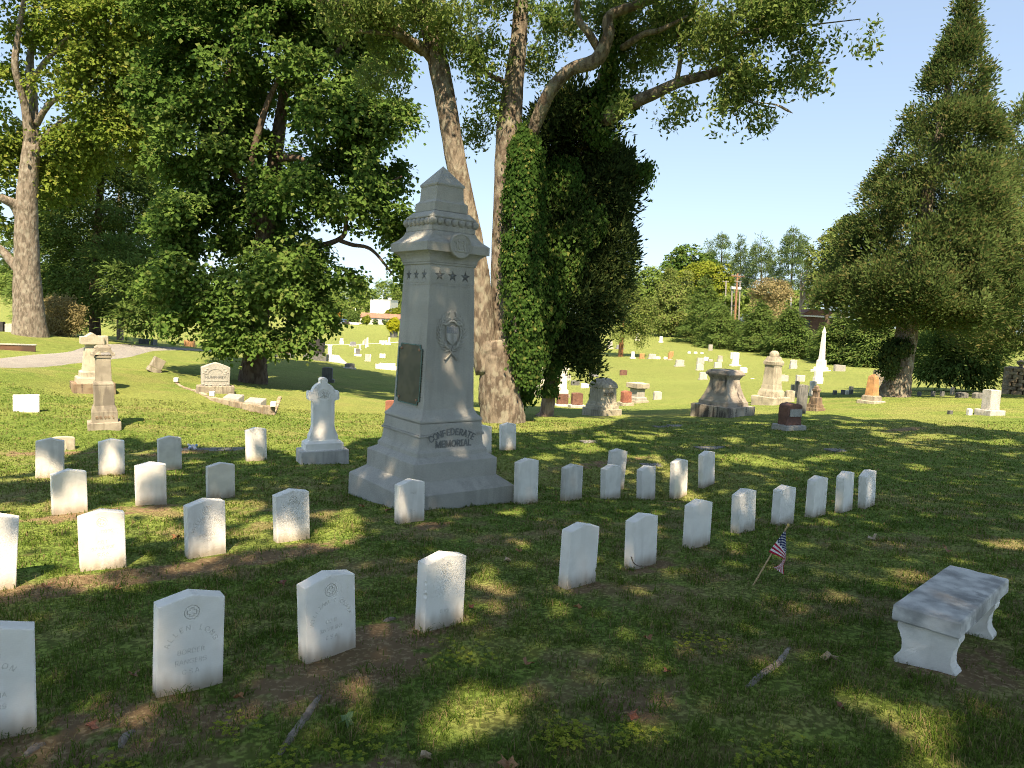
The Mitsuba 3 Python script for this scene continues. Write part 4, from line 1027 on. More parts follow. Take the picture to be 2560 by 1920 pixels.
# --- the tall cedar on the right and its neighbour
def right_cedars():
    rng = np.random.default_rng(26)
    k = thing('cedar_tree', 'tall conical cedar with leaning tip and broad ivy covered trunk on the right', 'tree')
    part(k, 'trunk', tube([at_r((14.017, 27, -0.352), 0.671), at_r((14.01, 27, -0.131), 0.555), at_r((14.091, 27, 0.681), 0.438), at_r((14.193, 27, 1.709), 0.394), at_r((14.367, 27, 5.454), 0.263), at_r((14.72, 27, 9.666), 0.146), at_r((15.009, 27, 12.95), 0.044)], 16, 44, .12, 3, (2.0, .35, 6)), 'bark_grey', True)
    prof = [(0, 1.9), (.06, 3.1), (.13, 3.5), (.27, 3.2), (.42, 2.55), (.56, 2.0), (.68, 1.45), (.78, .98), (.87, .62), (.94, .32), (1, .05)]
    axis = [(14.461, 27, 2.376), (14.597, 27, 4.326), (15.035, 27, 7.6), (15.154, 27, 10.786), (15.14, 27, 13.816)]
    c, o = conifer_clumps(rng, axis, prof, 3900, -.10, .505, .95, 17, 0, .40)
    c2, o2 = conifer_clumps(rng, axis, [(t, r * .8) for t, r in prof], 300, -.06, .38, .9, 18, 0, .2)
    m, uv = foliage(rng, np.vstack([c, c2]), np.vstack([o, o2]), 40, .40, .15, .06, 'tuft', .6)
    part(k, 'crown', m, 'leaf_cedar', uv=uv)
    iv = [(13.424, 26.5, 1.044, 0.286, 0.645, 0.35), (13.634, 26.4, 1.589, 0.485, 0.314, 0.4)]
    add_crown(k, rng, iv, 130, 16, .22, .13, .1, 'leaf_cedar_dark', 'ivy', gap=.2, seed=3, name='ivy', label='ivy round the trunk')
    k = thing('cedar_tree', 'second cedar cut off by the right edge, beyond the tall conical one', 'tree')
    part(k, 'trunk', tube([at_r((22.325, 31, -0.127), 0.302), at_r((21.01, 31, 6.193), 0.201), at_r((20.308, 31, 11.602), 0.050)], 10), 'bark_cedar', True)
    c, o = conifer_clumps(rng, [(20.79, 31, 1.56), (20.6, 31, 6.172), (20.334, 31, 12.076)], [(0, 1.4), (.1, 2.9), (.3, 3.2), (.6, 2.7), (.85, 1.2), (1, .15)], 1900, -.05, .50, 1.0, 19, 0, .35)
    m, uv = foliage(rng, c, o, 32, .52, .19, .065, 'tuft', .7)
    part(k, 'crown', m, 'leaf_cedar', uv=uv)
    k = thing('evergreen_bush', 'spreading green evergreen bush below the right hand cedar beside the dark stones', 'bush')
    part(k, 'stem', tube([at_r((23.428, 38, -0.395), 0.164), at_r((23.175, 38, 1.958), 0.082)], 8), 'bark_brown', True)
    add_crown(k, rng, [(21.63, 38, 1.059, 1.541, 1.335, 1.6), (22.608, 37, 1.563, 1.7, 1.8, 1.8), (24.286, 38, 3.035, 1.232, 1.849, 1.6), (23.245, 37, 0.294, 1, 0.56, 1.2)], 620, 22, .6, .30, .11, 'leaf_hemlock', 'spray', gap=.4, gs=1.2, seed=4, flat=.4)

left_tree()
left_hemlock()
maple()
forked_tree()
ivy_cedar()
right_cedars()

# ------------------------------------------------------------------ trees of the far side of the cemetery
def far_conifer(label, a, b, R, mat, style='spray', n=420, layers=10, prof=None, L=.42, wd=.15, seed=1, trunk='bark_brown', bare=.05, group=None, droop=.2, rc=.7, per=16, name='hemlock_tree', gap=.36):
    """a, b: foot and tip of the trunk; R: crown radius"""
    rng = np.random.default_rng(seed * 31 + 7)
    k = thing(name, label, 'tree', group)
    a, b = np.array(a), np.array(b)
    part(k, 'trunk', tube([(a[0], a[1], a[2] - .3, max(R * .08, .12)), (*(a + (b - a) * .5), max(R * .05, .07)), (*b, .03)], 7, 10), trunk, True)
    prof = prof or [(0, .75), (.08, 1.0), (.3, .92), (.6, .62), (.85, .28), (1, .04)]
    c, o = conifer_clumps(rng, [a + (b - a) * bare, a + (b - a) * (.5 + bare / 2), b], [(t, r * R) for t, r in prof], n, droop, gap, R * .42, seed, layers, .3)
    m, uv = foliage(rng, c, o, per, rc, L, wd, style, .4)
    part(k, 'crown', m, mat, uv=uv)

def far_broad(label, a, blobs, mat, n=420, L=.40, wd=.34, seed=1, group=None, rc=.8, per=16, trunk='bark_brown', gap=.42, tr=.2, name='leafy_tree', cat='tree', top=None):
    rng = np.random.default_rng(seed * 17 + 3)
    k = thing(name, label, cat, group)
    a, t = np.array(a), np.array(top or blobs[0][:3])
    part(k, 'trunk', tube([(a[0], a[1], a[2] - .3, tr * 1.2), (*(a + (t - a) * .5), tr * .8), (*t, tr * .3)], 8, 12, rough=.08), trunk, True)
    add_crown(k, rng, blobs, n, per, rc, L, wd, mat, gap=gap, gs=max(b[3] for b in blobs) * .55, seed=seed, shell=.6)

H = 'dark hemlock '
far_conifer('tall ragged dark hemlock left of the main utility pole', (29.176, 112, -1.205), (28.02, 112, 9.412), 4.722, 'leaf_hemlock', n=900, seed=1, layers=13)
far_conifer('dark hemlock with its tip in front of the main utility pole in the back row', (29.178, 105, -1.139), (29.034, 105, 5.174), 3.746, 'leaf_hemlock', n=800, seed=2, layers=12)
far_conifer('dark spreading hemlock right of the main utility pole, widest in the back row', (32.998, 99, -1.322), (32.586, 99, 5.68), 3.639, 'leaf_hemlock', n=900, seed=3, layers=13)
far_conifer('dark hemlock behind the domed pillar monument', (33.806, 91, -1.418), (33.563, 91, 4.885), 3.640, 'leaf_hemlock', n=900, seed=4, layers=13)
far_conifer('dark hemlock just left of the white obelisk', (35.501, 84, -1.436), (35.031, 84, 2.799), 1.544, 'leaf_hemlock', n=600, seed=5, layers=11)
far_conifer('dark hemlock right behind the white obelisk', (34.65, 78, -1.612), (34.17, 78, 4.997), 2.951, 'leaf_hemlock', n=800, seed=6, layers=12)
far_conifer('dark hemlock seen under the boughs of the tall cedar', (36.088, 74, -1.543), (35.585, 74, 5.793), 2.800, 'leaf_hemlock', n=700, seed=7, layers=12)
far_conifer('dark hemlock filling the gap right of the tall cedar trunk', (37.058, 66, -1.628), (36.741, 66, 4.933), 2.711, 'leaf_hemlock', n=800, seed=8, layers=12)
far_broad('rounded olive green tree with short trunk left of the dark hemlock row', (26.15, 125, -0.69), [(25.931, 125, 4.337, 3.716, 3.243, 3.5), (24.11, 124, 2.575, 2.413, 2.279, 3), (27.77, 124, 2.761, 2.413, 2.279, 3), (25.878, 125, 7.006, 2.162, 1.757, 2.5), (23.496, 125, 4.548, 1.486, 1.486, 2)], 'leaf_olive', 800, .42, .3, 11, tr=.35)
far_broad('small cedar like tree with rusty red trunk and ragged light crown in the field', (11.558, 80, -1.845), [(12.52, 80, 2.646, 2.249, 1.946, 2), (11.523, 80, 4.735, 1.73, 1.514, 1.6), (13.296, 79, 1.412, 1.281, 1.11, 1.2), (11.199, 79, 0.88, 1.068, 0.939, 1), (14.179, 80, 3.587, 1.081, 1.211, 1), (13.38, 79, 0.14, 0.427, 0.683, 0.5)], 'leaf_olive', 700, .28, .11, 12, trunk='bark_rust', tr=.25, rc=.55, top=(11.608, 80, 4.74))
far_broad('slender pale green column shaped tree beside the ivy choked cedar', (22.257, 140, 0.139), [(21.794, 140, 10.596, 1.286, 3.784, 1.6), (21.45, 140, 13.546, 0.908, 3.027, 1.2), (22.264, 140, 6.893, 1.514, 3.027, 1.8), (21.612, 140, 15.625, 0.454, 1.514, 0.6)], 'leaf_far', 460, .36, .16, 13, tr=.25)
far_broad('light green leafy tree in the gap left of the yellow green one', (30.313, 165, 0.014), [(29.535, 165, 11.449, 2.854, 3.211, 3), (28.301, 165, 8.751, 2.141, 2.676, 3), (31.184, 165, 9.337, 2.319, 2.676, 3), (30.129, 165, 5.319, 3.032, 2.676, 3)], 'leaf_far', 520, .5, .4, 14)
far_broad('big rounded dark green deciduous tree on the skyline', (42.64, 185, 0.213), [(41.69, 185, 17.442, 5.5, 4.2, 5), (38.081, 185, 15.3, 3.2, 3, 4), (45.867, 185, 17.163, 3.5, 3.2, 4), (42.695, 185, 19.936, 3.4, 1.8, 3), (42.349, 185, 11.093, 6, 5, 5)], 'leaf_maple', 800, .6, .5, 15, tr=.5)
far_broad('yellow green leafy tree in front of the tall pines', (41.177, 160, 0.674), [(40.253, 160, 13.024, 5.016, 2.768, 4), (36.899, 160, 12.005, 3.114, 2.249, 3), (43.956, 160, 12.786, 2.249, 2.595, 3), (41.03, 160, 8.382, 5.189, 3.892, 4)], 'leaf_yellow', 760, .5, .42, 16, tr=.4)
far_broad('tall thin yellowing tree with a pointed top beside the rounded olive tree', (28.046, 135, -0.187), [(27.555, 135, 9.902, 1.314, 2.189, 1.6), (27.2, 135, 7.729, 1.751, 2.481, 2), (27.357, 135, 11.684, 0.657, 1.168, 0.8), (30.491, 135, 9.333, 1.022, 2.481, 1.4)], 'leaf_olive', 420, .4, .2, 17)
far_broad('grey brown half bare tree behind the hemlock row', (40.561, 118, 0.906), [(39.962, 118, 8.141, 2.934, 1.914, 3), (38.148, 118, 7.106, 1.658, 1.531, 2), (42.069, 118, 7.934, 1.658, 1.531, 2), (40.538, 118, 5.021, 2.806, 1.531, 3)], 'leaf_sere', 420, .34, .2, 18, gap=.46)
far_broad('olive leafy tree between the bare tree and the tall cedar', (49.977, 118, -1.161), [(48.121, 118, 13.871, 2.679, 2.87, 3.5), (50.021, 118, 15.832, 2.296, 2.806, 3.5), (47.7, 118, 10.101, 2.169, 2.551, 3), (50.845, 118, 10.26, 3.189, 3.827, 4), (51.359, 118, 18.378, 1.914, 1.914, 2.5)], 'leaf_olive', 900, .42, .34, 19, tr=.4)
far_conifer('tall white pine with feathery open top, left one on the skyline', (52.266, 190, 0.596), (51.135, 190, 25.988), 4.724, 'leaf_pine', 'tuft', 620, 10, [(0, .6), (.3, 1.0), (.55, .95), (.75, .75), (.9, .45), (1, .08)], .7, .16, 21, droop=-.15, rc=1.1, name='pine_tree', gap=.40)
far_conifer('shorter pine with a rounded tip beside the left skyline pine', (51.179, 196, 0.413), (49.159, 196, 24.505), 2.543, 'leaf_pine', 'tuft', 320, 9, [(0, .6), (.5, 1.0), (.8, .8), (1, .2)], .7, .16, 22, droop=-.1, rc=1.0, name='pine_tree', gap=.40)
far_conifer('tall white pine behind the crossarm of the main utility pole', (53.555, 178, 0.919), (52.448, 178, 23.393), 3.656, 'leaf_pine', 'tuft', 620, 11, [(0, .7), (.3, 1.0), (.55, .9), (.75, .6), (.9, .3), (1, .05)], .7, .16, 23, droop=.0, rc=1.0, name='pine_tree', gap=.38)
far_conifer('broad pine in the middle of the skyline group', (57.2, 172, 1.232), (55.109, 172, 23.437), 4.463, 'leaf_pine', 'tuft', 760, 10, [(0, .8), (.3, 1.0), (.6, .95), (.85, .6), (1, .15)], .7, .17, 24, droop=-.05, rc=1.1, name='pine_tree', gap=.38)
far_conifer('darkest and tallest pine at the right of the skyline group', (60.807, 165, 1.566), (60.043, 165, 23.964), 4.816, 'leaf_pine', 'tuft', 820, 9, [(0, .8), (.3, 1.0), (.6, .95), (.8, .75), (.93, .5), (1, .12)], .7, .17, 25, droop=-.12, rc=1.1, name='pine_tree', gap=.40)
far_broad('green understorey tree between the pines and the hemlocks', (46.386, 150, -0.463), [(46.214, 150, 6.774, 4.865, 2.838, 4), (42.261, 150, 5.771, 3.243, 2.432, 3), (55.914, 150, 6.464, 4.865, 3.649, 4), (51.631, 150, 4.641, 4.054, 2.432, 3)], 'leaf_far', 700, .5, .42, 26)
far_broad('shady green tree behind the rounded olive tree', (34.114, 138, -0.33), [(33.444, 138, 3.716, 2.984, 2.835, 3), (24.979, 138, 2.545, 2.984, 2.984, 3), (22.386, 138, 2.414, 2.238, 2.984, 3), (31.75, 138, 6.583, 2.536, 2.238, 3)], 'leaf_hemlock', 700, .44, .36, 27)

def dead_tree():
    k = thing('dead_tree', 'bare grey dead tree with fanned branches beside the brick house', 'tree')
    rng = np.random.default_rng(8)
    part(k, 'trunk', tube([at_r((46.71, 122, 0.454), 0.198), at_r((46.456, 122, 5.681), 0.158), at_r((46.455, 122, 7.96), 0.132), at_r((47.196, 122, 12.209), 0.079)], 8, 20), 'bark_dead', True)
    tips = [(46.137, 121, 12.412), (47.959, 122, 10.955), (49.225, 123, 10.093), (49.112, 121, 8.065), (50.189, 123, 6.67), (48.523, 121, 7.39), (48.794, 122, 5.93), (47.434, 123, 10.982), (45.502, 121, 10.777), (48.897, 121, 9.02), (48.045, 122, 8.495), (47.443, 121, 6.366)]
    root = [(46.446, 122, 7.309), (46.467, 122, 5.551), (46.595, 122, 8.617)]
    for i, t in enumerate(tips):
        r = np.array(root[i % 3])
        t = np.array(t)
        mid = r + (t - r) * .5 + rng.normal(0, .25, 3) + np.array([0, 0, .5])
        part(k, 'branch', tube([(*r, 0.145), (*mid, 0.092), (*t, 0.033)], 6, 10), 'bark_dead', True)
dead_tree()

# far wooded hillside behind the long white building, and what shows left of the pale tree
def hillside():
    rng = np.random.default_rng(31)
    M_, U_ = [], []
    for d, x0, x1, top in ((322, -116, -44, 8), (370, -135, -48, 13.5), (430, -160, -52, 19.5), (330, -20, 4, 13), (380, -24, 6, 16), (300, -290, -180, 10), (360, -330, -215, 14), (420, -360, -240, 19), (300, -100, -86, 6.5)):
        x = x0
        while x < x1:
            if d < 360 and -76 < x < -48:
                x += 6
                continue
            cx, cy = x + rng.uniform(-2, 2), d + rng.uniform(-8, 12)
            g = g1(cx, cy)
            t = top + rng.uniform(-2.2, 2.2)
            h = max(t - g, 6)
            bl = [(cx, cy, g + h * .62, 4.2, h * .38, 4), (cx + rng.uniform(-2.5, 2.5), cy - 2, g + h * .35, 4.6, h * .32, 4), (cx + rng.uniform(-2, 2), cy, g + h * .82, 2.6, h * .18, 2.6)]
            c, o = clumps(rng, bl, 150, .40, 3.0, .65, int(x) % 50)
            m, uv = foliage(rng, c, o, 9, 1.5, 1.0, .85, 'broad', .7)
            M_.append(m)
            U_.append(uv)
            x += rng.uniform(5.0, 7.5)
    k = num('woodland')
    scene[k] = put(trimesh.util.concatenate(M_), 'leaf_far', uv=np.vstack(U_))
    labels[k] = {'kind': 'stuff', 'label': 'wooded hillside beyond the far lawn and the long white building', 'category': 'wood'}
hillside()

# ------------------------------------------------------------------ roads and paths
sheet([(-15.735, 17, -0.368)[:2], (-15.943, 20.5, -0.364)[:2], (-15.447, 22.2, -0.237)[:2], (-15.643, 24.6, -0.229)[:2], (-16.528, 28.5, -0.346)[:2], (-17.579, 33, -0.44)[:2], (-17.704, 37, -0.453)[:2], (-18.195, 44, -0.581)[:2]], [2.6, 2.5, 2.4, 2.4, 2.4, 2.4, 2.4, 2.4], 'road', 'asphalt', .03, 90)
sheet([(-29.062, 92, -3.736)[:2], (-24.076, 98, -3.281)[:2], (-19.939, 104, -2.924)[:2], (-12.418, 112, -2.357)[:2], (0.914, 120, -1.491)[:2]], 1.7, 'path', 'concrete', .04, 60)
sheet([(-19.142, 78, -2.921)[:2], (-16.232, 68, -2.746)[:2], (-13.327, 58, -2.526)[:2]], 1.5, 'path', 'concrete', .04, 30)
sheet([(-75.958, 240, -6.481)[:2], (-66.987, 250, -5.677)[:2], (-56.347, 235, -5.767)[:2]], 7, 'path', 'concrete', .05, 30)

# ------------------------------------------------------------------ other gravestones
def base_at(pt, sink=.12):
    return pt[0], pt[1], g1(pt[0], pt[1])

def block_stone(label, pt, w, h, mat, yaw=12, depth=.22, top='flat', base=None, base_mat=None, group=None, rough=0.0, name='gravestone', cat='gravestone', face=None, tipx=0, lean=0, extra=None):
    """an upright stone, with or without a plinth; top: flat, arch, round, serpentine or peak. base: (width, height) """
    k = thing(name, label, cat, group)
    x, y, z = base_at(pt)
    Mx = frame(x, y, z, yaw, lean, tipx)
    b = base[1] if base else 0.0
    hh = h - b
    if top == 'flat':
        poly = [(-w / 2, 0), (w / 2, 0), (w / 2, hh), (-w / 2, hh)]
    elif top == 'peak':
        poly = [(-w / 2, 0), (w / 2, 0), (w / 2, hh * .86), (0, hh), (-w / 2, hh * .86)]
    elif top == 'round':
        poly = [(-w / 2, 0), (w / 2, 0)] + [(w / 2 * math.cos(a), hh - w / 2 + w / 2 * math.sin(a)) for a in np.linspace(0, math.pi, 13)]
    else:
        rise = .10 * w if top == 'arch' else .16 * w
        poly = [(-w / 2, 0), (w / 2, 0)] + [(w / 2 * math.cos(a), hh - rise + rise * math.sin(a)) for a in np.linspace(0, math.pi, 9)]
    poly = [(a, c + b - (0 if base else .12) * (c == 0)) for a, c in poly]
    m = prism(poly, -depth / 2, depth / 2, min(.012, w * .03))
    if rough:
        m = rocky(m, rough, .12, len(label), 3)
    part(k, 'die' if base else 'slab', moved(m, Mx), mat, 30)
    if base:
        bm = box(-base[0] / 2, base[0] / 2, -depth / 2 - (base[0] - w) / 2, depth / 2 + (base[0] - w) / 2, -.15, b - .003, .012)
        if rough:
            bm = rocky(bm, rough * 1.4, .12, len(label) + 2, 3)
        part(k, 'base', moved(bm, Mx), base_mat or mat, 30)
    if extra:
        extra(k, Mx, b, hh)
    return k

def tower(label, pt, tiers, mat, yaw=38, ch=.008, name='pillar_monument', cat='monument', group=None, ratio=1.0, lean=0, mats=None, rough=0, extra=None):
    """stacked square tiers: (part name, [(z, half width), ...])"""
    k = thing(name, label, cat, group)
    x, y, z = base_at(pt)
    Mx = frame(x, y, z, yaw, lean)
    for i, (nm, lv) in enumerate(tiers):
        m = loft(lv, ch, ratio)
        if rough and (nm in ('base', 'plinth', 'collar')):
            m = rocky(m, rough, .16, i + len(label), 3)
        part(k, nm, moved(m, Mx), (mats or {}).get(nm, mat), 25)
    if extra:
        extra(k, Mx)
    return k

def worn_letters(k, Mx, n, x0, x1, z, y, h, mat):
    """raised letters weathered past reading: short rounded strokes"""
    rng = np.random.default_rng(n)
    out = []
    for i in range(n):
        cx = x0 + (x1 - x0) * (i + .5) / n
        for q in range(2):
            out.append(tube([(cx + rng.uniform(-.02, .02), y, z - h / 2, .009), (cx + rng.uniform(-.02, .02), y - .004, z, .011), (cx + rng.uniform(-.02, .02), y, z + h / 2, .009)], 6, 6))
    part(k, 'worn_lettering', moved(cat(*out), Mx), mat, True, kind='stuff')

# left lawn -------------------------------------------------
# the near weathered pillar with arched cap
def weathered_pillar():
    k = thing('pillar_monument', 'weathered brown pillar with arched hood, nearer of the two pillars at left', 'monument')
    x, y, z = base_at((-7.746, 14, -0.5))
    Mx = frame(x, y, z, 31, -1.5)
    S = 'limestone'
    part(k, 'base', moved(rocky(box(-.29, .27, -.26, .26, -.15, .115, .01), .006, .1, 2, 2), Mx), S, 30)
    part(k, 'plinth', moved(loft([(.113, .218), (.318, .218), (.325, .212), (.335, .208), (.365, .204), (.43, .178)], .006), Mx), S, 25)
    part(k, 'die', moved(loft([(.428, .172), (.80, .170), (.805, .166), (.812, .166), (.816, .172), (.84, .172), (.89, .145)], .008), Mx), S, 25)
    part(k, 'shaft', moved(loft([(.888, .136), (1.33, .128), (1.335, .145), (1.375, .15)], .006), Mx), S, 25)
    hood = [(-.20, 1.37), (-.14, 1.37)] + [(.14 * math.cos(a), 1.37 + .10 * math.sin(a)) for a in np.linspace(math.pi, 0, 9)] + [(.14, 1.37), (.20, 1.37), (.20, 1.42)] + [(.17 * math.cos(a), 1.41 + .125 * math.sin(a)) for a in np.linspace(0, math.pi, 11)] + [(-.20, 1.42)]
    part(k, 'hood', moved(extrude(Polygon(hood).buffer(0), -.19, .19), Mx), S, label='arched hood moulding')
    part(k, 'cap', moved(loft([(1.46, .13), (1.53, .14), (1.56, .10), (1.57, .09)], .006), Mx), S, 25)
    worn_letters(k, Mx, 5, -.16, .16, .215, -.219, .06, 'sandstone_rust')
weathered_pillar()
def second_pillar():
    k = thing('pillar_monument', 'pale tapered pillar with gabled cap on rust stained base, farther of two at left', 'monument')
    x, y, z = base_at((-11.393, 20, -0.728))
    Mx = frame(x, y, z, 36, -1)
    S = 'limestone_pale'
    part(k, 'base', moved(rocky(box(-.50, .50, -.46, .46, -.15, .29, .012), .012, .14, 2, 3), Mx), 'sandstone_rust', 30, label='rust stained lowest block')
    part(k, 'step', moved(loft([(.287, .39), (.42, .385), (.44, .36)], .01), Mx), S, 25)
    part(k, 'plinth', moved(loft([(.438, .31), (.57, .305), (.60, .27)], .01), Mx), S, 25)
    part(k, 'shaft', moved(loft([(.598, .235), (1.22, .175)], .008), Mx), S, 25)
    part(k, 'neck', moved(loft([(1.218, .15), (1.30, .165), (1.34, .22)], .006), Mx), S, 25)
    cap = [(-.27, 1.33), (.27, 1.33), (.27, 1.52), (.16, 1.52), (0, 1.63), (-.16, 1.52), (-.27, 1.52)]
    part(k, 'gabled_cap', moved(cat(extrude(cap, -.26, .26)), Mx), S)
    part(k, 'finial_block', moved(box(.10, .38, -.16, .12, 1.10, 1.545, .01), Mx), S, 25)
second_pillar()
block_stone('low white marble block standing alone in the sunlit lawn at far left', (-10.237, 15.5, -0.493), .47, .36, 'white_marble', 32, .16, 'flat')
block_stone('low rounded marker behind the grey white headstone at far left', (-7.637, 12.5, -0.685), .36, .235, 'limestone_pale', 34, .10, 'arch')
def fallen():
    k = thing('fallen_stone', 'tilted grey block lying askew in the sunny lawn', 'gravestone')
    x, y, z = base_at((-11.687, 24, -0.332))
    Mx = frame(x, y, z + .03, 36, 27)
    part(k, 'die', moved(rocky(box(-.18, .17, -.16, .16, .10, .44, .01), .006, .1, 3, 2), Mx), 'limestone', 30)
    part(k, 'base', moved(rocky(box(-.20, .20, -.19, .19, -.06, .092, .01), .006, .1, 4, 2), Mx), 'limestone', 30)
fallen()
def humphrey():
    k = thing('gravestone', 'wide grey carved stone lettered HUMPHREY with scrollwork, on a rough base near the maple', 'gravestone')
    x, y, z = base_at((-8.46, 21, -0.57))
    Mx = frame(x, y, z, 25)
    part(k, 'base', moved(rocky(box(-.50, .50, -.24, .24, -.15, .20, .012), .014, .1, 2, 3), Mx), 'limestone', 30)
    poly = [(-.375, .197), (.375, .197), (.385, .72), (.20, .80), (0, .865), (-.20, .80), (-.385, .72)]
    part(k, 'die', moved(prism(poly, -.14, .14, .012), Mx), 'granite', 30)
    fr = [(-.31, .37), (-.18, .37)] + [(.20 * math.cos(a), .42 + .22 * math.sin(a)) for a in np.linspace(math.pi * .95, math.pi * .05, 13)] + [(.18, .50), (.31, .50), (.31, .37)]
    panel = Polygon([(-.30, .36), (.30, .36), (.30, .53), (.20, .53)] + [(.20 * math.cos(a), .53 + .15 * math.sin(a)) for a in np.linspace(0, math.pi, 11)] + [(-.20, .53), (-.30, .53)])
    part(k, 'frame', moved(extrude(panel.buffer(.022).difference(panel), -.156, -.139), Mx), 'granite')
    part(k, 'inscription', moved(text('HUMPHREY', .075, .010, 0, .415, -.139, .95, True), Mx), 'granite_dark')
    sc = []
    for sx in (-1, 1):
        for i, (a, b, r) in enumerate(((.27, .62, .03), (.32, .57, .024), (.22, .68, .026), (.33, .25, .03), (.24, .235, .025), (.12, .23, .022))):
            e = trimesh.creation.icosphere(2, 1.0)
            e.apply_scale([r * 1.3, .02, r * .8])
            e.apply_translation([sx * a, -.14, b])
            sc.append(e)
    part(k, 'scrollwork', moved(cat(*sc), Mx), 'granite', True, kind='stuff')
humphrey()
# the walled family plot in front of it
def plot():
    k = thing('plot_kerb', 'low mossy stone kerb wall round the family plot in the sunny lawn', 'kerb')
    A, B, C, D = np.array((-7.977, 19.6, -0.768)), np.array((-5.691, 17.6, -0.546)), np.array((-10.496, 23, -0.676)), np.array((-6.701, 21.3, -0.592))
    rng = np.random.default_rng(3)
    def run(a, b, w, h0, h1, n):
        t = np.array(b[:2]) - np.array(a[:2])
        L = np.linalg.norm(t)
        yaw = math.degrees(math.atan2(t[1], t[0]))
        for i in range(n):
            f0, f1 = i / n, (i + 1) / n - .012
            c = np.array(a[:2]) + t * (f0 + f1) / 2
            hh = h0 + (h1 - h0) * (f0 + f1) / 2
            m = rocky(box(-L * (f1 - f0) / 2, L * (f1 - f0) / 2, -w / 2, w / 2, -.2, hh + rng.uniform(-.015, .015), .012), .016, .09, i, 3)
            part(k, 'stone', moved(m, frame(c[0], c[1], g1(*c), yaw)), 'rubble', 30)
    run(A, B, .16, .10, .20, 9)
    run(C, A, .10, .03, .04, 8)
    run(B, D, .10, .06, .03, 5)
    lab = {'a': 'white marble corner block on the left front corner of the plot kerb', 'b': 'white marble corner block on the right front corner of the plot kerb', 'c': 'white marble corner block alone at the back left of the plot kerb'}
    for key, pt, h in (('a', A, .10), ('b', B, .20), ('c', C, .03)):
        z = g1(pt[0], pt[1]) + h
        single('corner_block', lab[key], 'marker', moved(box(-.065, .065, -.065, .065, 0, .125, .01), frame(pt[0], pt[1], z, 10)), 'white_marble', 30, 'white marble corner blocks of the plot')
    for key, f in (('left slanted grey grave marker on the plot kerb', .30), ('right slanted grey grave marker on the plot kerb', .66)):
        c = A + (B - A) * f + np.array([.05, .17, 0])
        z = g1(c[0], c[1]) + .08 + .10 * f
        v = box(-.235, .235, -.13, .13, -.15, .115, .012)
        q = np.array(v.vertices)
        q[:, 2] += np.where(q[:, 2] > .05, q[:, 1] * .32, 0)
        v.vertices = q
        single('slant_marker', key, 'grave marker', moved(v, frame(c[0], c[1], z, -14)), 'granite', 30, 'slanted grave markers of the plot')
plot()
# white shouldered monument left of the memorial
def cross_stone():
    k = thing('gravestone', 'tall white marble stone with cross shaped shoulders, knob top and carved round crest', 'gravestone')
    x, y, z = base_at((-2.836, 10.9, -0.387))
    Mx = frame(x, y + .25, z, 27, -1.2)
    part(k, 'base', moved(rocky(box(-.36, .36, -.20, .20, -.15, .20, .010), .004, .08, 2, 2), Mx), 'granite_light', 30)
    part(k, 'plinth', moved(loft([(.197, .285), (.30, .285), (.305, .28), (.335, .235), (.34, .23)], .006, .56), Mx), 'white_marble', 25)
    pts = [(-.215, .338), (.215, .338), (.215, .40), (.172, .50), (.160, .56), (.160, .92), (.172, .945), (.222, .955), (.232, .985), (.232, 1.055), (.222, 1.085), (.185, 1.085)]
    arc = [(.175 * math.cos(a), 1.03 + .185 * math.sin(a)) for a in np.linspace(.30, 1.28, 9)]
    top = [(.052, 1.225), (.056, 1.262), (.030, 1.288)]
    right = pts + arc + top
    poly = Polygon(right + [(-a, b) for a, b in reversed(right) if a > 0])
    m = extrude(poly.buffer(0), -.085, .085)
    part(k, 'slab', moved(m, Mx), 'white_marble')
    part(k, 'raised_face', moved(extrude(poly.buffer(-.02), -.093, -.084), Mx), 'white_marble')
    ring = Polygon([(.093 * math.cos(a), 1.035 + .093 * math.sin(a)) for a in np.linspace(0, 2 * math.pi, 32)[:-1]])
    part(k, 'crest_ring', moved(extrude(ring.buffer(.006).difference(ring.buffer(-.006)), -.103, -.092), Mx), 'white_marble')
    rel = [tube([(-.065, -.096, .99, .006), (0, -.098, 1.035, .008), (.045, -.096, 1.075, .006)], 6), tube([(.0, -.096, .975, .006), (.01, -.098, 1.04, .008), (-.015, -.096, 1.09, .006)], 6), tube([(.06, -.096, .995, .006), (0, -.098, 1.035, .007), (-.04, -.096, 1.07, .005)], 6)]
    for r_ in rel:
        part(k, 'crest_relief', moved(r_, Mx), 'carved_marble', True)
cross_stone()
block_stone('small dark grey gravestone in the maple shade, nearer of two', (-7.524, 30, -1.093), .42, .60, 'granite_dark', 8, .2, 'arch', (.56, .12))
block_stone('dark grey gravestone on a pale base at the shaded hill crest', (-8.396, 38, -1.134), .48, .28, 'granite_dark', 4, .2, 'arch', (.62, .06), 'granite_light')
block_stone('reddish headstone half hidden behind the left side of the memorial', (-3.148, 19.5, -0.669), .36, .33, 'red_granite', 10, .16, 'arch')
block_stone('dark reddish family monument with wide base under the maple boughs', (-12.63, 41, -1.007), .60, 1.05, 'brown_granite', 6, .4, 'arch', (.85, .28), 'granite_dark')
block_stone('large black family monument with flared top beside the white post', (-10.937, 41, -1.121), .85, 1.2, 'black_granite', 4, .45, 'arch', (1.25, .36), 'granite_dark')
block_stone('broad pale concrete family monument behind the maple trunk', (-14.772, 46, -1.279), 1.6, .95, 'concrete', 2, .5, 'flat', (2.0, .2))
block_stone('pinkish square block left of the maple on the hill crest', (-25.427, 58, -1.664), .75, .50, 'orange_stone', 0, .4, 'flat')
block_stone('grey box tomb beyond the shaded road', (-22.759, 46, -0.963), .90, .34, 'granite_dark', 0, .6, 'flat')
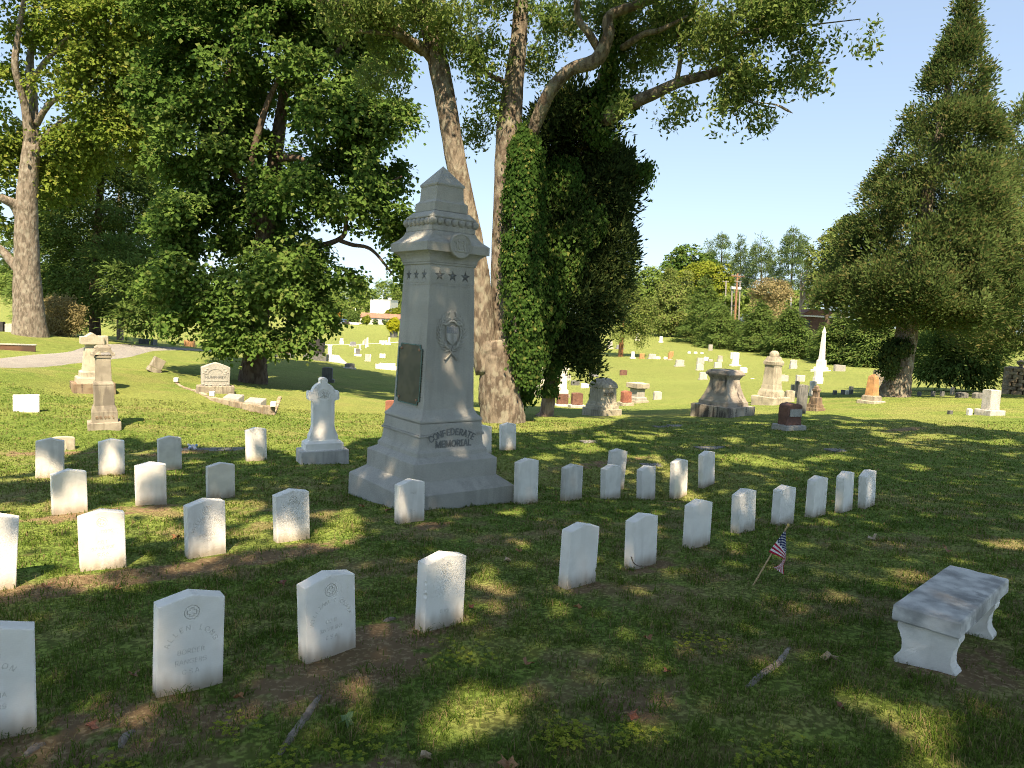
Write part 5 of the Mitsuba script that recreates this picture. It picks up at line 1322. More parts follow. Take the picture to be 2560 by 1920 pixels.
block_stone('pale rounded grey stone at the left edge beside the trunk of the forked pale tree', (-25.905, 38, -0.09), .42, .45, 'granite_light', 0, .2, 'arch')
block_stone('dark stone cut off by the left edge beside the pale rounded one', (-26.378, 38, -0.114), .34, .52, 'black_granite', 0, .2, 'flat')
block_stone('small grey stone glimpsed through the low maple boughs', (-20.367, 52, -1.612), .4, .5, 'granite', 0, .2, 'arch')
def post():
    k = thing('gate_post', 'square white post with cap at the end of the white wall under the maple', 'post')
    x, y, z = base_at((-10.429, 42, -1.157))
    Mx = frame(x, y, z, 10)
    part(k, 'shaft', moved(box(-.11, .11, -.11, .11, -.2, .92, .01), Mx), 'white_paint', 30)
    part(k, 'cap', moved(box(-.13, .13, -.13, .13, .915, .99, .012), Mx), 'white_paint', 30)
post()
def low_wall():
    k = thing('low_wall', 'low rusty brown retaining wall along the far side of the road at left', 'wall')
    a, b = np.array((-20.098, 27.6, -0.331)), np.array((-18.447, 28.5, -0.32))
    t = b - a
    L = float(np.hypot(t[0], t[1]))
    c = (a + b) / 2
    Mx = frame(c[0], c[1], min(g1(*a[:2]), g1(*b[:2])), math.degrees(math.atan2(t[1], t[0])))
    part(k, 'wall', moved(box(-L / 2, L / 2, -.10, .10, -.3, .24, .01), Mx), 'rust_wall', 30)
    part(k, 'coping', moved(box(-L / 2 - .03, L / 2 + .03, -.13, .13, .238, .285, .01), Mx), 'concrete', 30)
low_wall()
def shrub(name, label, pt, r, h, mat, n=260, L=.16, wd=.12, style='broad', seed=1, squash=1.0):
    rng = np.random.default_rng(seed + 60)
    k = thing(name, label, 'shrub')
    x, y, z = base_at(pt)
    part(k, 'stem', tube([(x, y, z - .1, r * .10), (x, y, z + h * .3, r * .08), (x + .05, y, z + h * .6, r * .03)], 6), 'bark_brown', True)
    add_crown(k, rng, [(x, y, z + h * .55, r, h * .48, r), (x, y, z + h * .35, r * .9, h * .35, r * .9)], n, 16, r * .28, L, wd, mat, style, gap=.25, gs=r * .7, shell=.75)
shrub('weeping_shrub', 'pale tan weeping shrub beside the trunk of the pale forked tree', (-22.105, 36, -0.284), 1.05, 1.9, 'leaf_sere', 420, .20, .05, 'hang', 2)

# right of the memorial --------------------------------------
def mausoleum():
    k = thing('mausoleum', 'big white stone monument with stepped base behind the slim ivy trunk', 'monument')
    x, y, z = base_at((1.998, 42, -2.491))
    Mx = frame(x, y, z, 24)
    for nm, lv in (('base', [(-.3, .98), (.20, .98), (.23, .95)]), ('step', [(.228, .92), (.46, .92), (.50, .88)]), ('die', [(.498, .85), (1.50, .82), (1.52, .84), (1.62, .84)]), ('cap', [(1.618, .90), (1.75, .92), (1.80, .6)])):
        part(k, nm, moved(loft(lv, .02), Mx), 'limestone_pale' if nm == 'base' else 'white_marble', 25)
mausoleum()
def lettered(s, h, z, y, sq=1.0, mat='granite_light'):
    return lambda k, Mx, b, hh: part(k, 'inscription', moved(text(s, h, .006, 0, b + z, y, sq, True), Mx), mat)
block_stone('dark red granite stone on a white base, left one of the red pair', (2.155, 31, -1.705), .46, .52, 'brown_granite', 20, .22, 'flat', (.62, .08), 'white_marble', extra=None)
block_stone('brownish red granite stone on a rough grey base, right one of the red pair', (2.676, 30, -1.621), .44, .62, 'brown_granite', 14, .24, 'arch', (.64, .13), 'granite_light', rough=.008)
def letter_stone():
    def names(k, Mx):
        for i, (s, z) in enumerate((('ROSS', .70),)):
            part(k, 'inscription', moved(text(s, .11, .02, -.03, .66, -.315, 1.0, True), Mx), 'limestone')
    tower('squat buff monument with rounded hood, raised letters and stepped base', (2.852, 23, -0.95), [
        ('base', [(-.2, .445), (.235, .445), (.24, .44)]), ('step', [(.238, .375), (.34, .372), (.36, .345), (.43, .34), (.45, .32)]), ('die', [(.448, .318), (.88, .300), (.885, .315), (.90, .33), (.94, .33)]),
        ('hood', [(.938, .325), (.99, .322), (1.06, .285), (1.12, .215), (1.17, .17), (1.185, .13)])], 'limestone_pale', 34, .02, extra=names)
letter_stone()
block_stone('small bright red granite stone with rough sides on a pale rock base', (4.985, 32, -1.648), .42, .66, 'red_granite', 24, .26, 'serpentine', (.60, .16), 'limestone_pale', rough=.016)
tower('grey pedestal with heavy overhanging pale cap behind the small red stone', (5.801, 34, -1.663), [
    ('base', [(-.2, .40), (.13, .40), (.135, .395)]), ('plinth', [(.133, .33), (.25, .33), (.30, .27)]), ('die', [(.298, .245), (.66, .245)]), ('neck', [(.658, .29), (.70, .32), (.715, .33)]), ('cap', [(.713, .385), (.90, .385), (.93, .37)])], 'granite', 34, .012, mats={'cap': 'limestone_pale', 'neck': 'granite_dark', 'base': 'limestone_pale'})
def sooty():
    def letters(k, Mx):
        worn_letters(k, Mx, 6, -.18, .2, .93, -.335, .07, 'limestone')
    tower('big soot streaked flared pedestal with shaggy overhanging cap and square base', (6.045, 21, -0.47), [
        ('base', [(-.2, .64), (.30, .64), (.31, .63)]), ('plinth', [(.308, .50), (.42, .495), (.44, .47), (.52, .44), (.60, .40)]), ('joint', [(.598, .398), (.612, .398)]), ('die', [(.610, .40), (.70, .37), (.85, .325), (1.0, .30), (1.05, .30)]),
        ('neck', [(1.048, .30), (1.08, .315), (1.13, .345), (1.165, .37)]), ('cap', [(1.163, .385), (1.20, .40), (1.24, .385), (1.30, .33), (1.325, .22)])], 'sooty_stone', 40, .014, extra=None, mats={'cap': 'sooty_stone'})
sooty()
tower('tall buff stone pillar with domed top and rough cut base blocks', (9.144, 26, -0.574), [
    ('base', [(-.2, .475), (.26, .475), (.285, .45)]), ('plinth', [(.283, .33), (.46, .32), (.54, .27)]), ('foot', [(.538, .262), (.68, .245), (.69, .24)]), ('shaft', [(.688, .235), (1.32, .205), (1.33, .215), (1.40, .215)]), ('collar', [(1.398, .245), (1.50, .255), (1.54, .235)]),
    ('neck', [(1.538, .225), (1.62, .19), (1.69, .165)])], 'limestone_pale', 34, .012, rough=.03, extra=lambda k, Mx: part(k, 'dome', moved(lathe([(.135, 1.688), (.165, 1.70), (.168, 1.76), (.155, 1.81), (.12, 1.86), (.06, 1.885), (.01, 1.89)], 24), Mx), 'limestone_pale', 40))
block_stone('rough brown granite stone with polished grey face panel on a grey base', (6.455, 17, -0.284), .44, .62, 'brown_granite', 24, .30, 'serpentine', (.60, .12), 'granite', rough=.014,
            extra=lambda k, Mx, b, hh: part(k, 'face_panel', moved(box(-.16, .19, -.178, -.150, b + .20, b + .37, .004), Mx), 'granite', 30))
block_stone('leaning thin grey slate slab behind the rough brown granite stone', (8.461, 21.5, -0.389), .36, .86, 'slate', 30, .10, 'arch', lean=3)
block_stone('narrow dark lichen blackened tablet with rounded top', (11.963, 31, -0.658), .20, .66, 'sooty_stone', 24, .10, 'round')
block_stone('short rust tinted tablet left of the slate slab', (10.004, 26.5, -0.53), .34, .42, 'limestone_pale', 20, .12, 'arch')
block_stone('small pale upright tablet between the domed pillar and the dark tablet', (12.267, 32, -0.801), .36, .50, 'limestone_pale', 14, .12, 'flat')
block_stone('white marble tablet with rounded shoulders left of the small stepped pillar', (12.633, 31, -0.607), .28, .62, 'white_marble', 20, .12, 'arch')
tower('small rust stained stepped pillar with turned neck', (9.494, 23, -0.457), [
    ('base', [(-.15, .215), (.10, .215), (.11, .20)]), ('plinth', [(.108, .18), (.20, .18), (.21, .165)]), ('die', [(.208, .15), (.43, .13), (.44, .10)]), ('shaft', [(.438, .085), (.62, .075)]), ('neck', [(.618, .095), (.68, .098), (.70, .07)]), ('finial', [(.698, .055), (.76, .06), (.80, .03)])], 'sandstone_rust', 30, .01)
tower('slim rust streaked obelisk on a pale stepped base in front of the cedar', (12.2, 25, -0.273), [
    ('base', [(-.15, .325), (.07, .325), (.085, .31)]), ('plinth', [(.083, .235), (.23, .225), (.26, .19)]), ('shaft', [(.258, .165), (.83, .125)]), ('tip', [(.828, .125), (.90, .115), (.97, .04)])], 'orange_stone', 32, .01, mats={'base': 'limestone_pale', 'plinth': 'limestone'}, name='obelisk', cat='obelisk', group=None)
block_stone('white granite gravestone with rough edges on a wide base near the right edge', (13.321, 20.5, -0.041), .40, .70, 'granite_light', 22, .26, 'flat', (.62, .15), 'granite_light', rough=.012)
block_stone('little white pointed marker left of the white granite gravestone at right', (12.754, 20.5, -0.059), .12, .19, 'white_marble', 10, .10, 'peak')
block_stone('small dark square flower vase block in the sunny lawn at right', (12.4, 20.8, -0.106), .105, .105, 'granite_dark', 10, .10, 'flat')
for i, (pt, w, h, lab) in enumerate((((13.571, 31, -0.559), .15, .19, 'leftmost small dark marker in the cedar shade row'), ((13.908, 31, -0.559), .14, .20, 'small dark marker beside a white one in the cedar shade row'), ((14.241, 31, -0.525), .13, .20, 'small dark marker just left of the slim rust streaked obelisk'),
                                         ((17.112, 31, -0.445), .15, .17, 'small dark marker right of the tall cedar trunk'), ((17.683, 31, -0.433), .15, .21, 'middle small dark marker right of the cedar'), ((18.068, 31, -0.413), .15, .21, 'small dark marker beside the little pale post right of the cedar'))):
    block_stone(lab, pt, w, h, 'granite_dark', 18, .10, 'flat', group='small dark markers in the cedar shade')
block_stone('small bluish white marker between two dark ones in the cedar shade', (14.21, 31.3, -0.558), .13, .18, 'white_marble', 18, .10, 'flat')
block_stone('small tan tablet behind the dark markers left of the obelisk', (16.536, 36, -0.696), .19, .33, 'limestone_pale', 10, .1, 'arch')
block_stone('little pale round topped post behind the dark markers right of the cedar', (19.675, 33, -0.51), .15, .34, 'limestone_pale', 10, .1, 'round')
block_stone('dark low boulder shaped stone right of the cedar, left of two', (17.984, 29.5, -0.352), .46, .23, 'slate', 10, .2, 'serpentine', rough=.01)
block_stone('dark low slanted stone right of the cedar, right of two', (18.311, 29, -0.328), .40, .24, 'slate', 14, .2, 'serpentine', rough=.01)
block_stone('grey stone with flat top half hidden behind the slim rust streaked obelisk', (22.77, 46, -1.111), .62, .95, 'limestone', 12, .3, 'flat', (.8, .3))
# white obelisk
tower('tall white marble obelisk on a stepped plinth in front of the dark hemlocks', (24.961, 60, -1.093), [
    ('base', [(-.3, .55), (.10, .55), (.13, .5)]), ('step', [(.128, .40), (.30, .40), (.33, .36)]), ('plinth', [(.328, .285), (.88, .27), (.92, .23)]), ('shaft', [(.918, .185), (3.1, .105)]), ('tip', [(3.098, .125), (3.18, .125), (3.22, .095), (3.6, .02)])], 'white_marble', 30, .012, name='obelisk', cat='obelisk')
# stone gatehouse at the right edge
def gatehouse():
    k = thing('stone_wall', 'round ended wall of pale rough stone blocks at the right edge', 'wall')
    x, y, z = base_at((23.567, 34, -0.361))
    rng = np.random.default_rng(12)
    hts = [0, .20, .36, .55, .72, .90, 1.05, 1.22]
    for r in range(7):
        n = 7
        for i in range(n):
            a0, a1 = [math.radians(190 + 170 * (i + q + (r % 2) * .5 - .25) / n) for q in (0, .96)]
            am = (a0 + a1) / 2
            wd = .95 * (a1 - a0) * rng.uniform(.94, 1.0)
            m = rocky(box(-wd / 2, wd / 2, -.16, .16, hts[r] - (.3 if r == 0 else 0), hts[r + 1] - .014, .02), .02, .1, r * 9 + i, 2)
            part(k, 'stone', moved(m, frame(x + .95 * math.cos(am), y + .95 * math.sin(am), z, math.degrees(am) + 90)), 'rubble', 30)
    part(k, 'core', moved(lathe([(.88, -.3), (.88, 1.2), (.70, 1.24)], 20), frame(x, y, z)), 'rubble', 30)
    k2 = thing('stone_urn', 'stone ball and urn on the round ended wall at the right edge', 'urn')
    part(k2, 'bowl', moved(lathe([(.10, 0), (.13, .03), (.06, .08), (.16, .18), (.20, .28), (.15, .33), (.02, .36)], 18), frame(x - .55, y - .4, z + 1.215)), 'limestone', 40)
gatehouse()
for pt, w, dp, lab in (((3.689, 17.6, -0.393), .50, .3, 'flat grey plaque set in the shaded grass left of the soot streaked pedestal'), ((4.067, 17.8, -0.363), .46, .3, 'flat grey plaque in the shaded grass just in front of the soot streaked pedestal'), ((4.038, 14.3, -0.285), .8, .35, 'flat blue grey slab in the grass behind the end of the memorial row'),
                       ((2.542, 12.6, -0.275), .5, .3, 'flat slab in the grass behind the grey marbled headstone'), ((-4.764, 12.4, -0.463), .6, .3, 'flat grey slab in the grass left of the lone white headstone at back'), ((1.647, 14.6, -0.324), .45, .25, 'narrow flat slab in the dappled grass right of the forked tree'),
                       ((6.317, 14, -0.131), .5, .3, 'flat worn plaque in the open shade at right'), ((-5.265, 12.3, -0.499), .6, .2, 'flat stone edging in the shaded grass behind the white flowers')):
    z = g1(pt[0], pt[1]) - .006
    single('ground_plaque', lab, 'grave marker', moved(rocky(box(-w / 2, w / 2, -dp / 2, dp / 2, -.1, .012, .006), .004, .1, 2, 2), frame(pt[0], pt[1], z, 18)), 'slate', 30, 'flat plaques set in the grass')

# stones of the far field, smaller with distance
G2 = 'pale stones of the far lawn'
def far_stone(label, pt, w, h, mat='granite_light', top='flat', base=None, bm=None, yaw=14, depth=None):
    block_stone(label, pt, w, h, mat, yaw, depth or max(.18, w * .28), top, base, bm)
far_stone('pale tablet on a base left of the rusty trunked tree', (12.29, 95, -0.995), .62, .95, 'granite_light', 'flat', (.85, .18))
far_stone('tall narrow white stone beyond the ragged tree, highest in the field', (18.576, 112, -0.174), .50, 1.15, 'white_marble', 'flat', (.7, .2))
far_stone('dark grey stone hidden behind the rusty trunk', (13.595, 95, -1.339), .9, .5, 'granite_blue', 'flat', (1.1, .12))
far_stone('white pedestal stone in front of the rusty trunked tree', (12.562, 78, -2.148), .34, .72, 'white_marble', 'flat', (.52, .14))
far_stone('orange brown stone, left one in the far field', (13.522, 78, -1.972), .48, .55, 'orange_stone', 'flat', (.6, .1))
far_stone('wide white stone on a base right of the orange brown one', (14.608, 78, -1.79), .75, .52, 'granite_light', 'flat', (.95, .08))
far_stone('low white rounded marker touching the wide white stone', (15.233, 78, -1.673), .48, .26, 'white_marble', 'arch')
far_stone('little white marker left of the tall orange stone', (16.027, 78, -1.548), .38, .24, 'white_marble', 'arch')
far_stone('tall orange stone with base in the far field', (16.251, 77, -1.689), .34, .74, 'orange_stone', 'flat', (.5, .1), 'limestone_pale')
far_stone('orange stone tucked behind the taller orange one', (17.459, 82, -1.566), .44, .62, 'orange_stone', 'flat')
far_stone('first of three tiny white markers in a line', (21.317, 90, -1.414), .40, .24, 'white_marble', 'arch')
far_stone('second of three tiny white markers in a line', (22.089, 90, -1.326), .40, .24, 'white_marble', 'arch')
far_stone('third of three tiny white markers in a line', (22.858, 90, -1.189), .40, .20, 'white_marble', 'arch')
far_stone('white pillar stone below the rounded olive tree', (21.734, 110, -0.788), .46, .95, 'white_marble', 'flat', (.62, .16))
far_stone('grey upright stone against the foot of the hemlocks', (25.963, 98, -0.941), .56, .80, 'granite', 'flat')
far_stone('wide grey stone on a long base in the middle of the field', (15.764, 70, -1.949), .80, .62, 'granite_light', 'flat', (1.0, .1))
far_stone('grey stone with a pale one close behind it', (18.462, 73, -1.658), .72, .56, 'granite_light', 'flat', (.78, .08))
far_stone('pale arched stone close behind a grey one', (20.036, 77, -1.58), .48, .40, 'white_marble', 'arch')
far_stone('low grey stone right of the pale arched one', (20.233, 76, -1.592), .46, .24, 'granite', 'flat')
far_stone('grey arched stone on a white base', (21.207, 76, -1.419), .46, .62, 'granite', 'arch', (.56, .22), 'granite_light')
far_stone('grey stone with a pale top band in the middle of the field', (16.676, 66, -2.061), .66, .58, 'granite_light', 'serpentine', (.74, .08))
far_stone('pale slanting stone right of the grey stone with a pale top', (18.814, 68, -1.842), .72, .52, 'granite_light', 'flat')
far_stone('tall white rust streaked stone on a wide base', (20.999, 70, -1.491), .64, 1.25, 'white_marble', 'flat', (.98, .12))
far_stone('white stone behind the tall rust streaked one', (24.39, 82, -1.123), .8, .7, 'white_marble', 'flat')
far_stone('white stone with a doorstep like base left of the soot streaked pedestal', (14.964, 58, -2.342), .60, .60, 'granite_light', 'arch', (.72, .08))
far_stone('white stone half behind the cap of the soot streaked pedestal', (19.332, 62, -1.863), .62, .50, 'white_marble', 'serpentine')
far_stone('flat white stone lying in the grass left of the domed pillar', (17.873, 55, -1.899), .24, .05, 'white_marble')
far_stone('two tier grey stone in front of the hemlocks right of the domed pillar', (24.974, 66, -1.207), .62, .80, 'granite_light', 'arch', (.68, .36))
far_stone('wide grey block stone right of the white obelisk', (26.46, 60, -1.505), .95, .52, 'granite', 'flat')
far_stone('long low grey stone right of the domed pillar', (18.321, 50, -1.683), .70, .44, 'granite_light', 'arch')
far_stone('grey stone half hidden behind the dark lichened tablet', (19.471, 50, -1.488), .62, .44, 'granite_light', 'flat')
far_stone('white two tier stone in front of the white obelisk', (19.842, 48, -1.394), .54, .86, 'white_marble', 'arch', (.62, .42))
far_stone('brown stone with white lettered lines in the open field', (9.289, 62, -2.478), .60, .44, 'brown_granite', 'flat')
far_stone('white stone standing alone right of the grey pedestal', (7.528, 38, -1.937), .42, .44, 'granite_light', 'serpentine')
far_stone('pale grey stone under the lowest boughs of the ivy choked cedar', (6.598, 60, -2.619), .76, .46, 'granite_blue', 'flat')
far_stone('pale stone at the right edge of the big white monument', (4.127, 55, -2.572), .44, .36, 'granite_light', 'flat')
far_stone('small dark lettered stone left of a white one under the cedar', (4.287, 50, -2.484), .58, .34, 'granite_dark', 'peak')
far_stone('small white stone left of the squat buff stone', (4.746, 48, -2.377), .52, .32, 'white_marble', 'arch')
far_stone('white stone peeping from behind the squat buff stone', (5.751, 42, -1.84), .3, .6, 'white_marble', 'arch')
# the valley lawn left of the memorial
far_stone('white stone on a pedestal beside the pale path', (-24.442, 105, -3.248), .42, .85, 'white_marble', 'flat', (.6, .45))
far_stone('wide silvery stone on a pale base below the path', (-20.662, 95, -3.137), .75, .58, 'granite_blue', 'arch', (.98, .1), 'granite_light')
far_stone('narrow pale pillar stone right of the wide silvery stone', (-18.292, 88, -3.192), .26, .70, 'granite_light', 'flat', (.34, .14))
far_stone('dark grey stone on a wide white stepped base', (-16.845, 80, -3.425), .42, .80, 'granite_dark', 'flat', (.78, .22), 'white_marble')
far_stone('white stone close behind the dark grey one with the white base', (-17.973, 84, -3.301), .26, .5, 'white_marble', 'flat')
far_stone('round topped grey stone between two posts by the path', (-20.037, 100, -2.779), .46, .80, 'granite', 'round')
far_stone('pale post left of the round topped grey stone', (-20.333, 100, -2.848), .20, .55, 'white_marble')
far_stone('slim white shaft right of the round topped grey stone', (-18.808, 95, -3.197), .20, 1.15, 'white_marble', 'flat', (.32, .12))
far_stone('short thin white marker below the slim white shaft', (-18.403, 92, -3.341), .16, .52, 'white_marble', 'peak')
far_stone('flat wide white stone on the upper valley lawn', (-18.704, 105, -2.331), .74, .40, 'white_marble', 'flat')
far_stone('slim white obelisk like stone with stepped base near the yellow shrub', (-16.872, 100, -2.726), .24, 1.0, 'white_marble', 'flat', (.5, .14))
far_stone('white tablet left of the slim white obelisk like stone', (-17.258, 100, -2.529), .24, .62, 'white_marble', 'arch')
far_stone('low white slab in front of the slim obelisk like stone', (-17.711, 100, -2.714), .42, .18, 'white_marble')
far_stone('square white stone alone in the lower valley lawn', (-14.161, 80, -3.245), .62, .44, 'white_marble', 'flat')
far_stone('pale stone with a dark gap beside a white upright', (-14.202, 72, -3.538), .46, .70, 'granite_light', 'flat', (.56, .1))
far_stone('white upright close right of the pale stone in the valley', (-14.025, 72.5, -3.562), .14, .68, 'white_marble')
far_stone('long white table tomb at the shaded hill crest', (-10.538, 62, -3.02), 1.3, .55, 'white_marble', 'flat', (1.5, .3))
far_stone('small white end block beside the long white table tomb', (-11.279, 62, -2.99), .5, .42, 'white_marble', 'flat')

# ------------------------------------------------------------------ buildings and car park across the valley
def cube8(k, name, M_, x0, x1, y0, y1, z0, z1, mat, lab=None):
    part(k, name, moved(box(x0, x1, y0, y1, z0, z1, .02), M_), mat, label=lab)
def long_building():
    k = thing('long_building', 'long low white building with tan roof at the edge of the far lawn', 'building')
    a = (-62.796, 300, -4.541)
    z = g1(a[0], a[1])
    Mx = frame(a[0], a[1], z, -6)
    part(k, 'wall', moved(cat(box(0, 34, 0, 9, -1, 2.7, .02)), Mx), 'white_paint')
    gable = prism([(0, 2.69), (9, 2.69), (4.5, 4.45)], 0, .25, .01)
    v = np.array(gable.vertices)
    gable.vertices = np.stack([v[:, 1], v[:, 0], v[:, 2]], 1)
    gable.fix_normals()
    part(k, 'gable', moved(gable, Mx), 'white_paint')
    for s in (0, 1):
        y0, y1 = (-.5, 4.5) if s == 0 else (9.5, 4.5)
        zz = lambda y: 2.72 + (1.78 - 0) * (1 - abs(y - 4.5) / 5.0)
        v = np.array([(-.5, y0, zz(y0)), (34.5, y0, zz(y0)), (34.5, y1, zz(y1)), (-.5, y1, zz(y1))])
        vv = np.vstack([v, v + [0, 0, .16]])
        part(k, 'roof', moved(trimesh.convex.convex_hull(vv), Mx), 'roof_tan')
    for i, x in enumerate((9.5, 13.0, 16.6, 20.2, 24)):
        w = part(k, 'window', moved(box(x - .42, x + .42, -.05, .03, .95, 2.15, .01), Mx), 'dark_window')
        part(w, 'sill', moved(box(x - .52, x + .52, -.09, -.003, .86, .947, .01), Mx), 'white_paint')
    part(k, 'side_window', moved(box(-.05, .03, 3.6, 4.6, .8, 2.2, .01), Mx), 'dark_window')
    for x in (2.2, 6.9, 11.2, 15.2):
        q = (Mx @ np.array([x, -1.6, 0, 1]))[:3]
        shrub('foundation_shrub', {2.2: 'dark shrub at the corner of the long white building', 6.9: 'dark conical shrub left of the first window of the long building', 11.2: 'dark conical shrub between the windows of the long building', 15.2: 'dark shrub partly behind the yellow topiary at the long building'}[x], q, 1.0, 2.3, 'leaf_hemlock', 60, .5, .35, seed=int(x))
    k = thing('warehouse', 'plain white flat roofed building behind the tan roof', 'building')
    a = (-67.633, 345, -3.247)
    Mx = frame(a[0], a[1], g1(a[0], a[1]), -6)
    part(k, 'wall', moved(box(0, 9.5, 0, 14, -1, 8.6, .02), Mx), 'white_paint')
    part(k, 'parapet', moved(box(-.15, 9.65, -.15, 14.15, 8.55, 8.85, .02), Mx), 'car_silver')
    part(k, 'roof_vent', moved(box(8, 9.3, 2, 3.4, 8.8, 9.8, .02), Mx), 'white_paint')
    part(k, 'mast', tube([(*(Mx @ np.array([5.2, 2, 8.7, 1]))[:3], .12), (*(Mx @ np.array([5.2, 2, 10.4, 1]))[:3], .10)], 6, 4), 'white_paint', True)
    k = thing('red_roofed_house', 'white house with red roof glimpsed between the stems of the forked tree', 'building')
    a = (-6.599, 170, 0.773)
    Mx = frame(a[0], a[1], g1(a[0], a[1]), 10)
    part(k, 'wall', moved(box(0, 5.4, 0, 7, -1, 3.3, .02), Mx), 'white_paint')
    part(k, 'roof', moved(prism([(-.4, 3.25), (5.8, 3.25), (2.7, 5.0)], -.3, 7.3, .01), Mx), 'roof_red')
    part(k, 'window', moved(box(1.2, 1.9, -.05, .02, 1.2, 2.2, .01), Mx), 'dark_window')
    part(k, 'window', moved(box(3.2, 3.9, -.05, .02, 1.2, 2.2, .01), Mx), 'dark_window')
    k = thing('brick_house', 'brown brick house with low roof behind the hemlock row', 'building')
    a = (47.352, 124, 1.091)
    Mx = frame(a[0], a[1], (47.272, 124, 2.021)[2] - .5, 8)
    part(k, 'wall', moved(box(0, 8, 0, 6, -4, 3.0, .02), Mx), 'brick')
    part(k, 'roof', moved(prism([(-.5, 2.95), (8.5, 2.95), (6.4, 4.1), (1.6, 4.1)], -.6, 6.6, .01), Mx), 'brown_granite')
    part(k, 'eave', moved(box(-.55, 8.55, -.66, -.603, 2.85, 3.1, .01), Mx), 'white_paint')
    part(k, 'window', moved(box(1.0, 1.9, -.05, .02, 1.2, 2.3, .01), Mx), 'dark_window')
long_building()

def car(label, pt, yaw, mat, van=False):
    k = thing('parked_car', label, 'car', 'cars parked across the valley')
    Mx = frame(pt[0], pt[1], g1(pt[0], pt[1]), yaw)
    side = [(-2.2, .35), (2.2, .35), (2.25, .75), (1.9, .92), (1.15, 1.0), (.55, 1.48), (-.9, 1.52), (-1.6, 1.02), (-2.2, .95)] if not van else [(-2.4, .35), (2.4, .35), (2.4, 1.0), (1.7, 1.2), (1.2, 2.0), (-2.4, 2.0)]
    part(k, 'body', moved(extrude(side, -.88, .88), Mx), mat)
    gl = [(.98, 1.02), (.48, 1.42), (-.85, 1.45), (-1.4, 1.05)] if not van else [(1.5, 1.25), (1.15, 1.8), (.2, 1.8), (.2, 1.25)]
    part(k, 'window', moved(extrude(gl, -.90, .90), Mx), 'dark_window')
    for x in (-1.35, 1.35):
        for y in (-.9, .72):
            w = lathe([(.31, 0), (.33, .03), (.33, .15), (.31, .18)], 14)
            part(k, 'wheel', moved(w, Mx @ np.array(T().translate([x, y + .18, .33]).rotate([1, 0, 0], 90).matrix, float)), 'rubber', 30)
car('white car at the left end of the far car park', (-73.946, 285, -5.094), 8, 'car_white')
car('white van like car in the middle of the far car park', (-71.03, 285, -4.792), 4, 'car_white', True)
car('silver blue car in the far car park', (-67.721, 284, -4.46), 5, 'car_silver')
car('blue car parked behind the silver blue one', (-68.527, 296, -3.991), 5, 'car_blue', True)
car('dark maroon car near the trees in the far car park', (-65.697, 292, -4.285), 5, 'car_dark')
car('dark car half hidden by the maple leaves at the far car park', (-77.755, 290, -5.034), 8, 'car_dark')
def planter_truck():
    k = thing('white_skip', 'long white skip standing on the grass before the far cars', 'skip')
    a = (-58.259, 270, -4.121)
    part(k, 'tub', moved(prism([(-1.6, .25), (1.6, .25), (1.85, 1.0), (-1.85, 1.0)], -.8, .8, .02), frame(a[0], a[1], g1(a[0], a[1]), 4)), 'white_paint')
    part(k, 'rim', moved(box(-1.9, 1.9, -.84, .84, .97, 1.06, .02), frame(a[0], a[1], g1(a[0], a[1]), 4)), 'white_paint')
    k = thing('excavator', 'small orange digger with folded arm behind the far cars', 'digger')
    a = (-73.439, 310, -4.359)
    Mx = frame(a[0], a[1], g1(a[0], a[1]), 10)
    part(k, 'track', moved(box(-1.3, 1.3, -1, 1, 0, .7, .1), Mx), 'rubber')
    part(k, 'cab', moved(box(-.9, .6, -.8, .8, .7, 2.3, .08), Mx), 'machine_orange')
    part(k, 'boom', tube([(*(Mx @ np.array([.3, -.9, 1.2, 1]))[:3], .22), (*(Mx @ np.array([-.6, -.9, 3.6, 1]))[:3], .22), (*(Mx @ np.array([.8, -.9, 2.9, 1]))[:3], .18)], 8, 14), 'machine_orange', True)
    part(k, 'arm', tube([(*(Mx @ np.array([.8, -.9, 2.9, 1]))[:3], .17), (*(Mx @ np.array([1.4, -.9, 1.2, 1]))[:3], .13)], 8, 6), 'machine_orange', True)
planter_truck()
def topiary():
    rng = np.random.default_rng(7)
    k = thing('topiary_shrub', 'golden yellow egg shaped shrub on a dark foot left of the memorial', 'shrub')
    x, y, z = base_at((-19.529, 120, -2.856))
    part(k, 'foot', moved(lathe([(.55, -.2), (.62, .5), (.72, 1.05), (.5, 1.15)], 14), frame(x, y, z)), 'granite_dark', 40, label='dark clipped foot')
    add_crown(k, rng, [(x, y, z + 1.95, 1.15, 1.05, 1.15), (x, y, z + 2.6, .75, .62, .75)], 260, 16, .25, .24, .2, 'leaf_gold', gap=.1, shell=.85)
topiary()
far_broad('young yellow leaved tree on a thin stem before the long building', (-50.125, 250, -4.82), [(-50.087, 250, -1.857, 1.216, 1.216, 1.3), (-49.436, 250, -1.152, 0.946, 0.946, 1), (-50.652, 250, -1.079, 0.676, 0.676, 0.8)], 'leaf_yellow', 90, .5, .35, 41, tr=.08, rc=.4)
far_broad('round dark green tree left of the long building', (-65.056, 300, -4.817), [(-64.984, 300, -1.909, 2.27, 2.595, 2.4), (-66.307, 300, -1.009, 1.297, 2.27, 1.6)], 'leaf_hemlock', 160, .7, .5, 42, tr=.2)
far_conifer('pointed dark conifer left of the long building', (-69.429, 305, -5.098), (-69.946, 305, 1.105), 1.484, 'leaf_hemlock', n=160, seed=43, L=.8, wd=.3)
far_broad('bushy green tree against the white warehouse', (-53.909, 320, -3.279), [(-53.189, 320, 0.712, 2.768, 1.557, 2.2), (-51.147, 320, 1.503, 1.73, 1.384, 1.8)], 'leaf_yellow', 160, .8, .6, 44, tr=.2)

